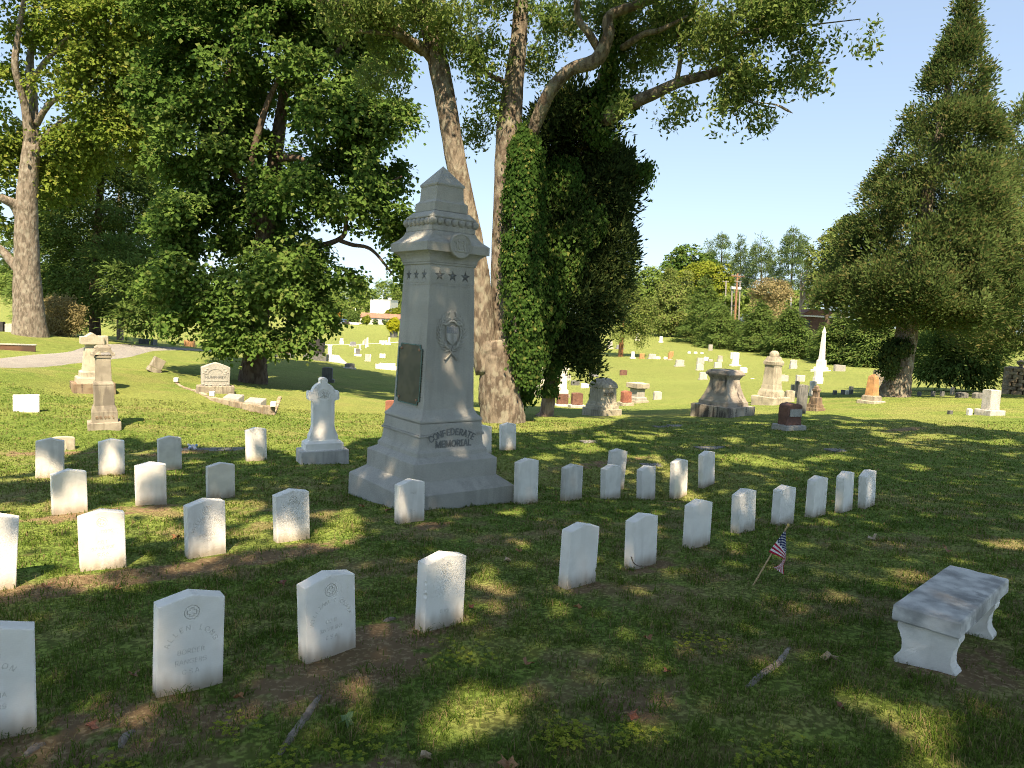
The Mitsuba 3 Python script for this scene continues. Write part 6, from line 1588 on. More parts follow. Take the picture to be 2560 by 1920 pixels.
# ------------------------------------------------------------------ utility poles and wires
def poles():
    k = thing('utility_pole', 'brown wooden utility pole with crossarm rising out of the hemlocks', 'utility pole')
    d = 122
    a, b = np.array((35.963, 122, 3.188)), np.array((35.824, 122, 10.794))
    part(k, 'pole', tube([(*a, .20), (*b, .15)], 10, 8), 'pole_wood', True)
    part(k, 'crossarm', tube([(*(34.761, 121.8, 10.277), .09), (*(36.915, 121.8, 10.256), .09)], 4, 4), 'pole_wood')
    part(k, 'lower_arm', tube([(*(35.346, 121.8, 9.466), .07), (*(36.522, 121.8, 9.46), .07)], 4, 4), 'pole_grey')
    for i, u in enumerate((1830, 1838, 1851, 1859)):
        part(k, 'insulator', moved(lathe([(.05, 0), (.09, .06), (.05, .12), (.09, .18), (.04, .24)], 8), frame(*np.array([(34.886, 121.8, 10.348), (35.408, 121.8, 10.342), (36.258, 121.8, 10.32), (36.78, 121.8, 10.314)][i]))), 'pole_grey', True)
    part(k, 'brace', tube([(*(35.731, 121.8, 9.55), .04), (*(36.331, 121.8, 10.227), .04)], 4, 4), 'pole_wood')
    k2 = thing('utility_pole', 'grey pole with equipment platform just left of the brown crossarm pole', 'utility pole')
    part(k2, 'pole', tube([(*(36.534, 126, 3.196), .13), (*(36.224, 126, 8.902), .12)], 8, 5), 'pole_grey', True)
    part(k2, 'pole', tube([(*(37.818, 126, 3.261), .12), (*(37.523, 126, 9.571), .11)], 8, 5), 'pole_grey', True)
    part(k2, 'platform', moved(box(-.75, .85, -.4, .4, -.18, .25, .03), frame(*(36.861, 126, 8.532))), 'white_paint')
    k3 = thing('utility_pole', 'thin pale pole with short crossarm left of the main utility pole', 'utility pole')
    part(k3, 'pole', tube([(*(42.205, 150, 3.358), .15), (*(41.842, 150, 11.188), .13)], 8, 5), 'pole_grey', True)
    part(k3, 'crossarm', tube([(*(41.128, 150, 11.073), .08), (*(42.421, 150, 10.979), .08)], 4, 4), 'pole_grey')
    k4 = thing('utility_pole', 'short white pole between the grey brown tree and the dead tree', 'utility pole')
    part(k4, 'pole', tube([(*(47.408, 128, 3.738), .16), (*(46.944, 128, 8.367), .12)], 8, 5), 'white_paint', True)
    k5 = thing('utility_pole', 'white pole standing left of the long white building', 'utility pole')
    part(k5, 'pole', tube([(*(-66.618, 310, -3.012), .16), (*(-66.775, 310, 1.974), .14)], 8, 5), 'white_paint', True)
    for i, (p0, p1, sag) in enumerate((((34.881, 121.8, 10.412), (10.874, 160, 9.838), 1.2), ((35.401, 121.8, 10.438), (10.937, 160, 8.734), 1.2), ((36.775, 121.8, 10.379), (41.515, 90, 9.965), 1.0), ((36.255, 121.8, 10.352), (41.569, 90, 9.396), 1.0))):
        a, b = np.array(p0), np.array(p1)
        t = np.linspace(0, 1, 14)[:, None]
        pts = a + (b - a) * t - np.array([0, 0, 1.0]) * (4 * sag * t * (1 - t))
        single('overhead_wire', ['upper overhead wire running left from the crossarm pole', 'lower overhead wire running left from the crossarm pole', 'outer overhead wire running right from the crossarm pole', 'inner overhead wire running right from the crossarm pole'][i], 'wire', tube(np.hstack([pts, np.full((14, 1), .022)]), 5, 40), 'wire', True, 'overhead wires of the crossarm pole')
poles()

# ------------------------------------------------------------------ small things in the near grass
def fallen_leaf(label, pt, size, mat, seed, group='fallen leaves in the grass'):
    rng = np.random.default_rng(seed)
    x, y = pt[0], pt[1]
    z = g1(x, y) + .022
    n = 11
    a = np.linspace(0, 2 * np.pi, n, endpoint=False)
    r = size * (.5 + .28 * np.cos(5 * a) * rng.uniform(.6, 1) + .1 * rng.random(n)) * np.where(np.abs(a - np.pi) < .5, .7, 1)
    z1 = size * .25 * np.sin(a * 2 + rng.uniform(0, 6)) + size * .10
    top = np.vstack([np.stack([r * np.cos(a), r * .8 * np.sin(a), z1], 1), [[0, 0, 0]]])
    bot = top - [0, 0, .0016]
    f = []
    for i in range(n):
        j = (i + 1) % n
        f += [(n, i, j), (2 * n + 1, n + 1 + j, n + 1 + i), (i, n + 1 + i, n + 1 + j), (i, n + 1 + j, j)]
    m = trimesh.Trimesh(np.vstack([top, bot]), f, process=False)
    single('fallen_leaf', label, 'leaf', moved(m, frame(x, y, z, rng.uniform(0, 360), rng.uniform(-25, 25), rng.uniform(-20, 20))), mat, False, group)
fallen_leaf('large curled pale brown leaf in the lower right grass', (1.742, 3.75, 0.165), .085, 'pale_leaf', 1, None)
fallen_leaf('orange brown leaf in the grass left of the pale brown one', (0.844, 4.05, 0.287), .05, 'dry_leaf', 2, None)
fallen_leaf('pale leaf in the open grass right of the flag', (3.351, 6.6, 0.113), .085, 'pale_leaf', 3, None)
fallen_leaf('green dropped leaf lying between the two nearest carved headstones', (-0.65, 3.1, 0.271), .07, 'green_leaf', 4, None)
LV = [((0.61, 3.15, 0.385), .05, 'red_leaf'), ((0.857, 3.6, 0.332), .04, 'red_leaf'), ((1.557, 3.2, 0.372), .04, 'red_leaf'), ((-1.615, 3.8, 0.243), .045, 'dry_leaf'), ((-1.722, 3, 0.357), .05, 'red_leaf'), ((-1.197, 3.3, 0.35), .05, 'dry_leaf'), ((-1.562, 5.1, 0.11), .06, 'red_leaf'), ((-1.792, 3.5, 0.321), .05, 'dry_leaf'),
      ((-2.639, 4, 0.24), .06, 'dry_leaf'), ((-0.193, 4.6, 0.325), .05, 'red_leaf'), ((0.828, 6.6, 0.172), .07, 'red_leaf'), ((0.135, 6.1, 0.115), .07, 'dry_leaf'), ((0.031, 5.7, 0.121), .06, 'pale_leaf'), ((3.798, 6.2, 0.241), .07, 'dry_leaf'), ((0.155, 3.75, 0.256), .06, 'dry_leaf'), ((0.06, 2.75, 0.262), .07, 'dry_leaf'),
      ((-0.275, 2.8, 0.255), .06, 'pale_leaf'), ((-3.113, 4.9, 0.071), .06, 'dry_leaf'), ((-2.864, 6.3, 0.118), .07, 'dry_leaf'), ((-2.629, 4.9, 0.097), .05, 'dry_leaf'), ((-1.252, 7.7, 0.012), .06, 'dry_leaf'), ((-1.568, 7.9, -0.023), .06, 'dry_leaf'), ((0.49, 4.6, 0.263), .05, 'dry_leaf')]
LV_LABELS = ['red leaf low in the bottom middle grass', 'red leaf above and right of the one low in the bottom middle', 'red leaf in the bottom grass left of the bench shadow', 'dry leaf in the turf left of the BORDER RANGERS headstone', 'red leaf at the lower left beside the bare soil', 'dry leaf between the two nearest carved headstones', 'red leaf in the shaded grass above the CO D headstone', 'dry leaf just above left of the BORDER RANGERS headstone', 'dry leaf near the left edge above the cut off headstone', 'red leaf right of the half sunlit headstone', 'red leaf in the grass above the twig headstone', 'dry leaf in the shade left of the chipped blank headstone', 'pale leaf left of the chipped blank headstone', 'dry leaf in the open shade at the far right', 'dry leaf below the blank headstones in the middle grass', 'dry leaf at the very bottom edge in the middle', 'pale leaf in the sun patch at the bottom edge', 'dry leaf on the soil by the left edge headstone', 'orange leaf in the sunlit grass between two middle row headstones', 'dry leaf on the soil below the VA INF headstone', 'dry leaf at the left front foot of the memorial', 'dry leaf against the left side of the memorial step', 'red leaf in the grass right of the sun patch by the half lit headstone']
for i, (pt, s, m) in enumerate(LV):
    fallen_leaf(LV_LABELS[i], pt, s, m, 20 + i)
def clover():
    rng = np.random.default_rng(19)
    pos = []
    for (x, y, z), n, s in (((0.326, 2.98, 0.357), 70, .07), ((0.272, 2.95, 0.332), 40, .05), ((0.538, 2.95, 0.346), 40, .06), ((-1.101, 3, 0.284), 30, .06), ((-0.541, 2.85, 0.261), 40, .07), ((1.14, 4, 0.342), 50, .1), ((1.104, 2.8, 0.362), 50, .08), ((-1.512, 2.7, 0.234), 40, .07), ((-0.834, 2.75, 0.255), 40, .06), ((-0.207, 3.8, 0.269), 40, .09)):
        px, py = x + rng.normal(0, s, n), y + rng.normal(0, s, n)
        pos.append(np.stack([px, py, gz(px, py) + rng.uniform(.018, .04, n)], 1))
    p = np.vstack(pos)
    i = np.repeat(np.arange(len(p)), 3)
    a = np.tile(np.arange(3) * 2.094, len(p)) + np.repeat(rng.uniform(0, 6, len(p)), 3)
    d = np.stack([np.cos(a), np.sin(a), a * 0 + .15], 1)
    m, uv = leaf_mesh(p[i] + d * .008, d, np.array([0, 0, 1.0]) + unit(rng, len(i)) * .25, .016, .015, rng.random(len(i)), .1)
    k = num('clover')
    scene[k] = put(m, 'leaf_yellow', uv=uv)
    labels[k] = {'kind': 'stuff', 'label': 'small patches of clover leaves in the near lawn', 'category': 'clover'}
clover()
def roots():
    for i, (lab, pts) in enumerate((('bare grey tree root surfacing below the CO D headstone', [(-0.836, 3.35, 0.278), (-0.842, 3.2, 0.282), (-0.854, 3, 0.288), (-0.866, 2.85, 0.277)]), ('curved grey root in the turf left of the BORDER RANGERS headstone', [(-1.535, 3, 0.257), (-1.548, 2.95, 0.235), (-1.527, 2.88, 0.224)]),
                                    ('knobbly root breaking the turf left of the bench', [(1.605, 3.95, 0.308), (1.478, 3.75, 0.315), (1.344, 3.6, 0.315), (1.215, 3.45, 0.321)]), ('short bare root in the lower left turf', [(-1.855, 2.9, 0.247), (-1.87, 2.86, 0.243), (-1.871, 2.8, 0.244)]),
                                    ('root end near the bottom edge left of centre', [(-0.701, 2.72, 0.265), (-0.726, 2.7, 0.26), (-0.737, 2.66, 0.265)]), ('stub of root by the third headstone of the nearest row', [(-0.644, 4.4, 0.242), (-0.676, 4.37, 0.239), (-0.701, 4.33, 0.239)]))):
        row = [(p[0], p[1], g1(p[0], p[1]) - .004, .020 if 0 < j < len(pts) - 1 else .012) for j, p in enumerate(pts)]
        single('tree_root', lab, 'root', tube(row, 10, 30, .35, i), 'root', True, 'roots showing in the turf')
    for i, (lab, pts) in enumerate((('bent dark twig lying against the foot of a white headstone', [(*(0.996, 5.62, 0.181), .004), (*(1.013, 5.58, 0.145), .004), (*(1.05, 5.52, 0.142), .003), (*(1.125, 5.56, 0.138), .002)]),)):
        single('twig', lab, 'twig', tube(pts, 6, 20), 'bark_brown', True)
roots()
def flowers():
    k = thing('flower_spray', 'scrap of white and blue artificial flowers on the grass behind the third back row headstone', 'flowers')
    rng = np.random.default_rng(2)
    x, y, z = base_at((-5.29, 12.2, -0.414))
    for i in range(9):
        e = trimesh.creation.icosphere(1, rng.uniform(.018, .034))
        e.apply_translation([x + rng.normal(0, .05), y + rng.normal(0, .04), z + rng.uniform(.03, .09)])
        part(k, 'bloom', e, 'petal_white' if i % 3 else 'plastic_blue', True)
    part(k, 'stem', tube([(x - .15, y, z + .02, .006), (x - .05, y, z + .05, .006), (x + .05, y, z + .04, .006)], 5, 8), 'dry_leaf', True)
flowers()
def squirrel_tail():
    k = thing('seed_cluster', 'pinkish brown withered seed cluster hanging off the outermost twig of the forked tree', 'twig')
    part(k, 'stalk', tube([(*(4.749, 16.4, 6.867), .006), (*(5.023, 16.3, 6.794), .010), (*(5.292, 16.2, 6.738), .018), (*(5.511, 16.2, 6.65), .030), (*(5.662, 16.2, 6.583), .006)], 7, 24, .3, 2), 'pale_leaf', True)
squirrel_tail()

# ------------------------------------------------------------------ shade trees behind and beside the camera
# unseen trees; crown leaves are set by the shade and sun areas mapped below
SHADED = [([(np.float64(-6.72), np.float64(6.89)), (np.float64(-6.5), np.float64(7.77)), (np.float64(-6.3), np.float64(8.62)), (np.float64(-6.24), np.float64(8.94)), (np.float64(-6.13), np.float64(9.38)), (np.float64(-6.8), np.float64(11.17)), (np.float64(-7.19), np.float64(12.24)), (np.float64(-7.29), np.float64(13.06)), (np.float64(-6.93), np.float64(13.44)), (np.float64(-5.8), np.float64(12.89)), (np.float64(-4.87), np.float64(12.5)), (np.float64(-4.42), np.float64(12.97)), (np.float64(-3.86), np.float64(12.32)), (np.float64(-3.34), np.float64(11.51)), (np.float64(-2.91), np.float64(12.64)), (np.float64(-2.87), np.float64(14.07)), (np.float64(-2.2), np.float64(14.77)), (np.float64(-1.04), np.float64(15.39)), (np.float64(0.23), np.float64(15.73)), (np.float64(1.3), np.float64(16.26)), (np.float64(2.38), np.float64(17.84)), (np.float64(3.56), np.float64(21.6)), (np.float64(4.25), np.float64(24.68)), (np.float64(5.03), np.float64(25.58)), (np.float64(6.67), np.float64(26.04)), (np.float64(6.03), np.float64(20.74)), (np.float64(8.15), np.float64(21.77)), (np.float64(9.26), np.float64(21.22)), (np.float64(9.35), np.float64(19.45)), (np.float64(10.52), np.float64(19.61)), (np.float64(10.46), np.float64(18.42)), (np.float64(11.19), np.float64(17.66)), (np.float64(11.61), np.float64(16.61)), (np.float64(12.71), np.float64(15.31)), (np.float64(5.99), np.float64(5.9)), (np.float64(2.92), np.float64(2.76)), (np.float64(-2.69), np.float64(2.72))], 230, 9, 13, 0), ([(-3.5, 1.0), (3.5, 1.0), (3.5, 2.9), (-3.5, 2.9)], 200, 9, 13, 0), ([(0.1, 20.2), (2.9, 20.2), (3.2, 27.5), (0.1, 27.5)], 130, 13, 16, 0), ([(3.5999999999999996, 4.1), (3.4727241335952166, 4.5), (3.125, 4.79282032302755), (2.65, 4.8999999999999995), (2.1750000000000003, 4.79282032302755), (1.8272758664047832, 4.5), (1.7, 4.1), (1.8272758664047832, 3.6999999999999997), (2.1749999999999994, 3.407179676972449), (2.65, 3.3), (3.125, 3.407179676972449), (3.472724133595216, 3.6999999999999993)], 140, 9, 13, -1), ([(-12, 25.5), (-4.2, 25.5), (-4.2, 33), (-12, 33)], 110, 15, 18, 0.5), ([(-2.2, 8.0), (0.6, 8.0), (0.6, 12.5), (-2.2, 12.5)], 120, 9, 13, 0)]
LIT = [[(np.float64(-7.48), np.float64(8.25)), (np.float64(-6.15), np.float64(8.81)), (np.float64(-5.81), np.float64(8.93)), (np.float64(-5.94), np.float64(9.18)), (np.float64(-5.73), np.float64(9.42)), (np.float64(-5.52), np.float64(9.07)), (np.float64(-6.75), np.float64(7.43))], [(np.float64(-5.34), np.float64(9.22)), (np.float64(-5.14), np.float64(9.21)), (np.float64(-5.07), np.float64(9.67)), (np.float64(-4.59), np.float64(8.97)), (np.float64(-4.76), np.float64(8.92)), (np.float64(-4.94), np.float64(8.64))], [(np.float64(-7.0), np.float64(7.15)), (np.float64(-5.24), np.float64(7.5)), (np.float64(-5.01), np.float64(7.55)), (np.float64(-4.84), np.float64(7.65)), (np.float64(-4.35), np.float64(6.99)), (np.float64(-4.12), np.float64(7.13)), (np.float64(-4.12), np.float64(7.42)), (np.float64(-4.04), np.float64(7.82)), (np.float64(-3.64), np.float64(7.77)), (np.float64(-3.26), np.float64(7.38)), (np.float64(-2.8), np.float64(6.31)), (np.float64(-3.1), np.float64(6.35)), (np.float64(-3.13), np.float64(6.19)), (np.float64(-2.99), np.float64(5.72)), (np.float64(-2.86), np.float64(5.48)), (np.float64(-2.93), np.float64(5.25)), (np.float64(-2.73), np.float64(5.03)), (np.float64(-2.97), np.float64(4.94)), (np.float64(-3.14), np.float64(5.0)), (np.float64(-3.39), np.float64(4.84)), (np.float64(-4.39), np.float64(4.46))], [(np.float64(-3.56), np.float64(7.64)), (np.float64(-3.44), np.float64(7.78)), (np.float64(-3.18), np.float64(8.2)), (np.float64(-2.89), np.float64(8.26)), (np.float64(-2.55), np.float64(7.95)), (np.float64(-1.97), np.float64(6.19)), (np.float64(-1.7), np.float64(6.33)), (np.float64(-1.72), np.float64(6.76)), (np.float64(-1.87), np.float64(7.01)), (np.float64(-1.76), np.float64(7.62)), (np.float64(-1.57), np.float64(7.83)), (np.float64(-1.41), np.float64(7.57)), (np.float64(-1.4), np.float64(7.02)), (np.float64(-1.54), np.float64(6.78)), (np.float64(-1.3), np.float64(6.56)), (np.float64(-1.47), np.float64(6.24)), (np.float64(-1.88), np.float64(6.06)), (np.float64(-2.1), np.float64(5.94)), (np.float64(-2.27), np.float64(6.19)), (np.float64(-2.37), np.float64(6.22)), (np.float64(-2.64), np.float64(6.9)), (np.float64(-2.84), np.float64(7.34)), (np.float64(-3.19), np.float64(7.28))], [(np.float64(-4.84), np.float64(11.24)), (np.float64(-4.65), np.float64(11.41)), (np.float64(-4.45), np.float64(10.99)), (np.float64(-4.47), np.float64(10.63)), (np.float64(-4.67), np.float64(10.78))], [(np.float64(-0.28), np.float64(5.39)), (np.float64(-0.14), np.float64(5.4)), (np.float64(-0.04), np.float64(5.17)), (np.float64(-0.07), np.float64(4.83)), (np.float64(-0.22), np.float64(4.74)), (np.float64(-0.27), np.float64(4.99))], [(np.float64(-0.17), np.float64(5.73)), (np.float64(-0.05), np.float64(5.68)), (np.float64(-0.01), np.float64(4.83)), (np.float64(-0.07), np.float64(4.58)), (np.float64(-0.14), np.float64(4.74))], [(np.float64(-1.58), np.float64(3.18)), (np.float64(-1.46), np.float64(3.2)), (np.float64(-1.4), np.float64(3.03)), (np.float64(-1.42), np.float64(2.93)), (np.float64(-1.51), np.float64(2.96)), (np.float64(-1.56), np.float64(3.07))], [(np.float64(-1.92), np.float64(2.88)), (np.float64(-1.8), np.float64(2.89)), (np.float64(-1.69), np.float64(2.74)), (np.float64(-1.88), np.float64(2.74))], [(np.float64(-0.39), np.float64(3.15)), (np.float64(-0.3), np.float64(3.31)), (np.float64(-0.15), np.float64(3.37)), (np.float64(-0.02), np.float64(3.43)), (np.float64(0.15), np.float64(3.42)), (np.float64(0.13), np.float64(3.25)), (np.float64(0.0), np.float64(3.19)), (np.float64(-0.08), np.float64(3.05)), (np.float64(-0.08), np.float64(2.77)), (np.float64(-0.36), np.float64(2.77)), (np.float64(-0.45), np.float64(2.88))], [(np.float64(1.78), np.float64(3.34)), (np.float64(1.94), np.float64(3.28)), (np.float64(1.94), np.float64(3.14)), (np.float64(1.89), np.float64(2.93)), (np.float64(1.96), np.float64(2.79)), (np.float64(1.94), np.float64(2.77)), (np.float64(1.65), np.float64(2.77)), (np.float64(1.69), np.float64(2.92)), (np.float64(1.77), np.float64(3.16))], [(np.float64(2.16), np.float64(3.43)), (np.float64(2.24), np.float64(3.38)), (np.float64(2.2), np.float64(3.22)), (np.float64(2.13), np.float64(3.14)), (np.float64(2.08), np.float64(3.2))], [(np.float64(1.63), np.float64(2.92)), (np.float64(1.71), np.float64(2.85)), (np.float64(1.73), np.float64(2.78)), (np.float64(1.56), np.float64(2.77))], [(np.float64(-0.09), np.float64(8.11)), (np.float64(0.12), np.float64(8.4)), (np.float64(0.24), np.float64(8.09)), (np.float64(0.16), np.float64(7.67)), (np.float64(-0.06), np.float64(7.65))], [(np.float64(0.37), np.float64(8.35)), (np.float64(0.54), np.float64(8.51)), (np.float64(0.57), np.float64(8.05)), (np.float64(0.4), np.float64(7.93))], [(np.float64(1.05), np.float64(5.09)), (np.float64(1.17), np.float64(5.14)), (np.float64(1.16), np.float64(4.95)), (np.float64(1.03), np.float64(4.89))], [(np.float64(1.53), np.float64(5.71)), (np.float64(1.64), np.float64(5.79)), (np.float64(1.61), np.float64(5.55)), (np.float64(1.49), np.float64(5.5))], [(np.float64(2.45), np.float64(10.56)), (np.float64(2.87), np.float64(10.86)), (np.float64(2.7), np.float64(10.07)), (np.float64(2.32), np.float64(9.87))], [(np.float64(3.22), np.float64(7.72)), (np.float64(3.52), np.float64(7.83)), (np.float64(3.44), np.float64(7.46)), (np.float64(3.13), np.float64(7.29))], [(np.float64(1.0), np.float64(13.78)), (np.float64(1.35), np.float64(14.76)), (np.float64(1.76), np.float64(14.84)), (np.float64(1.68), np.float64(13.42)), (np.float64(1.21), np.float64(13.12))], [(np.float64(2.45), np.float64(12.06)), (np.float64(2.8), np.float64(12.5)), (np.float64(2.74), np.float64(11.91)), (np.float64(2.43), np.float64(11.62))], [(np.float64(2.58), np.float64(15.97)), (np.float64(3.21), np.float64(16.07)), (np.float64(3.06), np.float64(15.29)), (np.float64(2.62), np.float64(15.1))], [(np.float64(8.25), np.float64(16.88)), (np.float64(8.57), np.float64(16.45)), (np.float64(8.28), np.float64(15.81)), (np.float64(7.85), np.float64(15.89))], [(np.float64(8.81), np.float64(15.91)), (np.float64(9.68), np.float64(16.37)), (np.float64(9.65), np.float64(15.73)), (np.float64(8.75), np.float64(15.18))], [(np.float64(9.55), np.float64(15.02)), (np.float64(10.42), np.float64(15.35)), (np.float64(10.26), np.float64(14.62)), (np.float64(9.46), np.float64(14.37))], [(np.float64(6.04), np.float64(18.97)), (np.float64(6.6), np.float64(18.81)), (np.float64(6.36), np.float64(18.12)), (np.float64(5.79), np.float64(18.17))], [(np.float64(7.97), np.float64(17.96)), (np.float64(8.94), np.float64(17.75)), (np.float64(8.66), np.float64(17.0)), (np.float64(7.73), np.float64(17.19))], [(np.float64(-2.09), np.float64(7.52)), (np.float64(-1.79), np.float64(7.86)), (np.float64(-1.53), np.float64(7.72)), (np.float64(-1.66), np.float64(7.29)), (np.float64(-1.9), np.float64(7.15))], [(-0.5811228922063958, 9.73494381324736), (-0.6212687766432543, 9.910920515930112), (-0.6771516449490447, 10.035740220550858), (-0.7337977276904958, 10.075957588056976), (-0.7760287527426489, 10.020796407303498), (-0.7925289510472415, 9.885037072126863), (-0.7788771077936043, 9.70505618675264), (-0.7387312233567458, 9.52907948406989), (-0.6828483550509554, 9.404259779449143), (-0.6262022723095043, 9.364042411943025), (-0.5839712472573511, 9.419203592696503), (-0.5674710489527587, 9.554962927873138)], [(-0.81, 11.05), (-0.8193782217350893, 11.100000000000001), (-0.845, 11.136602540378444), (-0.88, 11.15), (-0.915, 11.136602540378444), (-0.9406217782649107, 11.100000000000001), (-0.95, 11.05), (-0.9406217782649108, 11.0), (-0.915, 10.963397459621557), (-0.88, 10.950000000000001), (-0.845, 10.963397459621557), (-0.8193782217350893, 11.0)], [(-0.4, 9.05), (-0.4133974596215561, 9.100000000000001), (-0.44999999999999996, 9.136602540378444), (-0.5, 9.15), (-0.5499999999999999, 9.136602540378444), (-0.5866025403784438, 9.100000000000001), (-0.6, 9.05), (-0.5866025403784438, 9.0), (-0.55, 8.963397459621557), (-0.5, 8.950000000000001), (-0.44999999999999996, 8.963397459621557), (-0.41339745962155616, 9.0)], [(-0.86, 8.95), (-0.8720577136594004, 8.985), (-0.9049999999999999, 9.01062177826491), (-0.95, 9.02), (-0.9949999999999999, 9.01062177826491), (-1.0279422863405994, 8.985), (-1.04, 8.95), (-1.0279422863405994, 8.915), (-0.995, 8.889378221735088), (-0.95, 8.879999999999999), (-0.9049999999999999, 8.889378221735088), (-0.8720577136594005, 8.915)], [(1.5499999999999998, 22.5), (1.5031088913245534, 22.75), (1.375, 22.93301270189222), (1.2, 23.0), (1.0250000000000001, 22.93301270189222), (0.8968911086754464, 22.75), (0.85, 22.5), (0.8968911086754464, 22.25), (1.025, 22.06698729810778), (1.2, 22.0), (1.375, 22.06698729810778), (1.5031088913245534, 22.25)], [(2.5999999999999996, 23.8), (2.5598076211353313, 24.1), (2.4499999999999997, 24.319615242270665), (2.3, 24.400000000000002), (2.15, 24.319615242270665), (2.0401923788646683, 24.1), (1.9999999999999998, 23.8), (2.0401923788646683, 23.5), (2.1499999999999995, 23.280384757729337), (2.3, 23.2), (2.4499999999999997, 23.280384757729337), (2.5598076211353313, 23.5)], [(0.8999999999999999, 24.5), (0.8598076211353316, 24.9), (0.75, 25.19282032302755), (0.6, 25.3), (0.45000000000000007, 25.19282032302755), (0.34019237886466835, 24.9), (0.3, 24.5), (0.34019237886466835, 24.1), (0.44999999999999984, 23.80717967697245), (0.6, 23.7), (0.75, 23.80717967697245), (0.8598076211353315, 24.1)], [(3.85, 23.6), (3.7026279441628827, 24.200000000000003), (3.3000000000000003, 24.63923048454133), (2.75, 24.8), (2.2, 24.63923048454133), (1.7973720558371173, 24.200000000000003), (1.65, 23.6), (1.7973720558371173, 23.0), (2.1999999999999993, 22.560769515458674), (2.75, 22.400000000000002), (3.3000000000000003, 22.560769515458674), (3.702627944162882, 23.0)], [(-3.1218033988749894, 5.102442949541505), (-2.7981966011250106, 5.337557050458495), (-2.8161966011250104, 5.949057050458494), (-3.139803398874989, 5.713942949541504)], [(-2.5238679600677303, 5.5510683259082), (-2.2361320399322695, 5.828931674091799), (-2.2481320399322695, 6.309931674091799), (-2.5358679600677303, 6.0320683259082)], [(-4.430941916044555, 6.878788194201898), (-4.129058083955446, 7.141211805798101), (-4.146658083955446, 7.744011805798101), (-4.4485419160445545, 7.481588194201898)], [(-3.9524467589995154, 7.522126653165513), (-3.707553241000485, 7.657873346834487), (-3.725953241000485, 8.278073346834487), (-3.9708467589995156, 8.142326653165513)], [(-3.6077341135890846, 4.581072192996994), (-3.2722658864109153, 4.798927807003005), (-3.293465886410915, 5.480027807003005), (-3.6289341135890845, 5.262172192996994)], [(-5.174804809615642, 9.32700807357668), (-5.005195190384358, 9.432991926423322), (-5.024395190384357, 10.07059192642332), (-5.194004809615642, 9.964608073576679)], [(-1.79, 6.33), (-1.6800000000000002, 6.43), (-1.7000000000000002, 6.88), (-1.84, 6.8100000000000005)], [(-2.0, 6.13), (-1.9000000000000001, 6.23), (-1.9400000000000002, 6.55), (-2.02, 6.43)], [(-0.29000000000000004, 4.45), (-0.17, 4.35), (-0.18000000000000002, 4.8), (-0.34, 4.73)]]
def inside(poly, x, y):
    p = np.array(poly)
    r = np.zeros(x.shape, bool)
    for (ax, ay), (bx, by) in zip(p, np.roll(p, -1, 0)):
        c = (ay > y) != (by > y)
        with np.errstate(divide='ignore', invalid='ignore'):
            r ^= c & (x < (bx - ax) * (y - ay) / (by - ay) + ax)
    return r
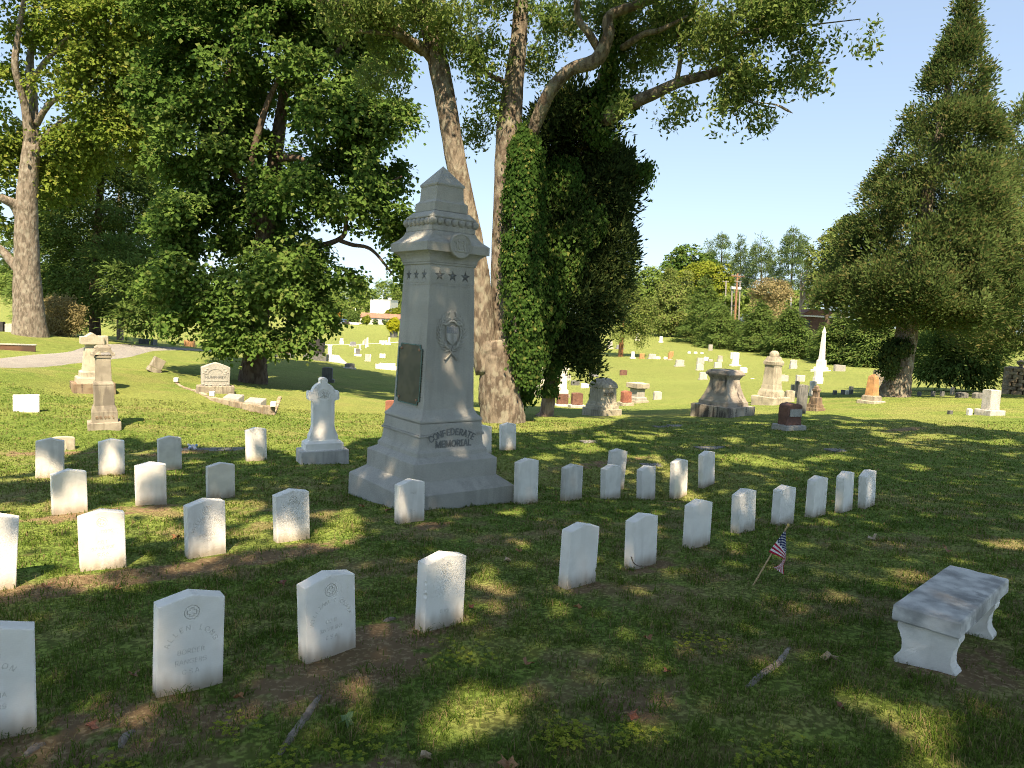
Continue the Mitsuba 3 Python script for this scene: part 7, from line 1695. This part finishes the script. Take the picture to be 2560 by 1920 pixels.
def shade_trees():
    rng = np.random.default_rng(77)
    trees = [('spreading shade tree standing behind the camera to the left', (-7.5, -7.5)), ('spreading shade tree standing straight behind the camera', (1.5, -9.5)), ('spreading shade tree standing behind the camera to the right', (10.5, -6.5)), ('high crowned shade tree right of the view', (17.5, 6.0))]
    s = SUN / SUN[2]
    pos = []
    for poly, dens, h0, h1, thr in SHADED:
        p = np.array(poly)
        (x0, y0), (x1, y1) = p.min(0), p.max(0)
        n = int((x1 - x0) * (y1 - y0) * dens)
        x, y = rng.uniform(x0, x1, n), rng.uniform(y0, y1, n)
        k = inside(poly, x, y)
        x, y = x[k], y[k]
        if thr > 0:
            k = meshkit.fbm(np.stack([x * .75, y * .75, x * 0 + 2], 1), 3, 12) > thr
            x, y = x[k], y[k]
        h = h0 + (h1 - h0) * meshkit.fbm(np.stack([x * .22, y * .22, x * 0], 1), 2, 3) + rng.normal(0, .7, len(x))
        pos.append(np.stack([x, y, h, x * 0 + (thr < 0)], 1))
    g = np.vstack(pos)
    still = g[:, 3]
    # ragged edges: the sun patches are tested a little off their place, by noise
    q = g[:, :2] + np.stack([meshkit.fbm(np.stack([g[:, 0] * 2.2, g[:, 1] * 2.2, g[:, 0] * 0 + a], 1), 3, 4) - .5 for a in (0, 9)], 1) * .55
    lit = np.zeros(len(g), bool)
    for poly in LIT:
        lit |= inside(poly, q[:, 0], q[:, 1])
    speck = meshkit.fbm(np.stack([g[:, 0] * 1.5, g[:, 1] * 1.5, g[:, 0] * 0 + 5], 1), 3, 21)
    far = np.clip((g[:, 1] - 8.5) / 3.5, 0, 1)
    lit |= speck < .20 + .09 * far - 10 * still
    lit &= rng.random(len(g)) > .02
    g = g[~lit]
    gz0 = gz(g[:, 0], g[:, 1])
    c = np.stack([g[:, 0], g[:, 1], gz0], 1) + s * g[:, 2:3]
    seen = (c[:, 1] > .3) & ((c[:, 2] - 2) < .60 * c[:, 1]) & (np.abs(c[:, 0]) < .95 * c[:, 1] + .5)
    c = c[~seen]
    own = np.argmin(np.stack([np.hypot(c[:, 0] - t[1][0], c[:, 1] - t[1][1]) for t in trees]), 0)
    for i, (lab, (tx, ty)) in enumerate(trees):
        m = own == i
        if m.sum() < 10:
            continue
        k = thing('canopy_tree', lab, 'tree')
        z = g1(tx, ty)
        lean = np.array([tx, ty, z + 11]) + np.clip(c[m].mean(0) - np.array([tx, ty, z + 11]), -2.5, 2.5)
        part(k, 'trunk', tube([(tx, ty, z - .3, .55), (tx, ty, z, .48), (tx + .1, ty, z + 3.5, .38), (tx + (lean[0] - tx) * .25, ty + (lean[1] - ty) * .25, z + 7, .30), (tx + (lean[0] - tx) * .6, ty + (lean[1] - ty) * .6, z + 9.5, .18), (*lean, .08)], 12, 36, .1, i, (3, .4, 5)), 'bark_grey', True)
        cc = c[m]
        for j in range(4):
            near_c = cc[np.hypot(cc[:, 0] - tx, cc[:, 1] - ty) < 6.5]
            if len(near_c) == 0:
                continue
            e = near_c[rng.integers(len(near_c))]
            part(k, 'limb', tube([(tx + .05, ty, z + 4.5 + j * .5, .16), (tx + (e[0] - tx) * .5, ty + (e[1] - ty) * .5, z + 8.2, .10), (*e, .03)], 8, 20, .1, j), 'bark_grey', True)
        n = len(cc)
        d = unit(rng, n)
        nr = np.array([0, -.35, .8]) + unit(rng, n) * .7
        sz = rng.uniform(.7, 1.25, n)
        mesh, uv = leaf_mesh(cc, d, nr, .22 * sz, .17 * sz, rng.random(n))
        part(k, 'crown', mesh, 'leaf_shade', uv=uv)
shade_trees()
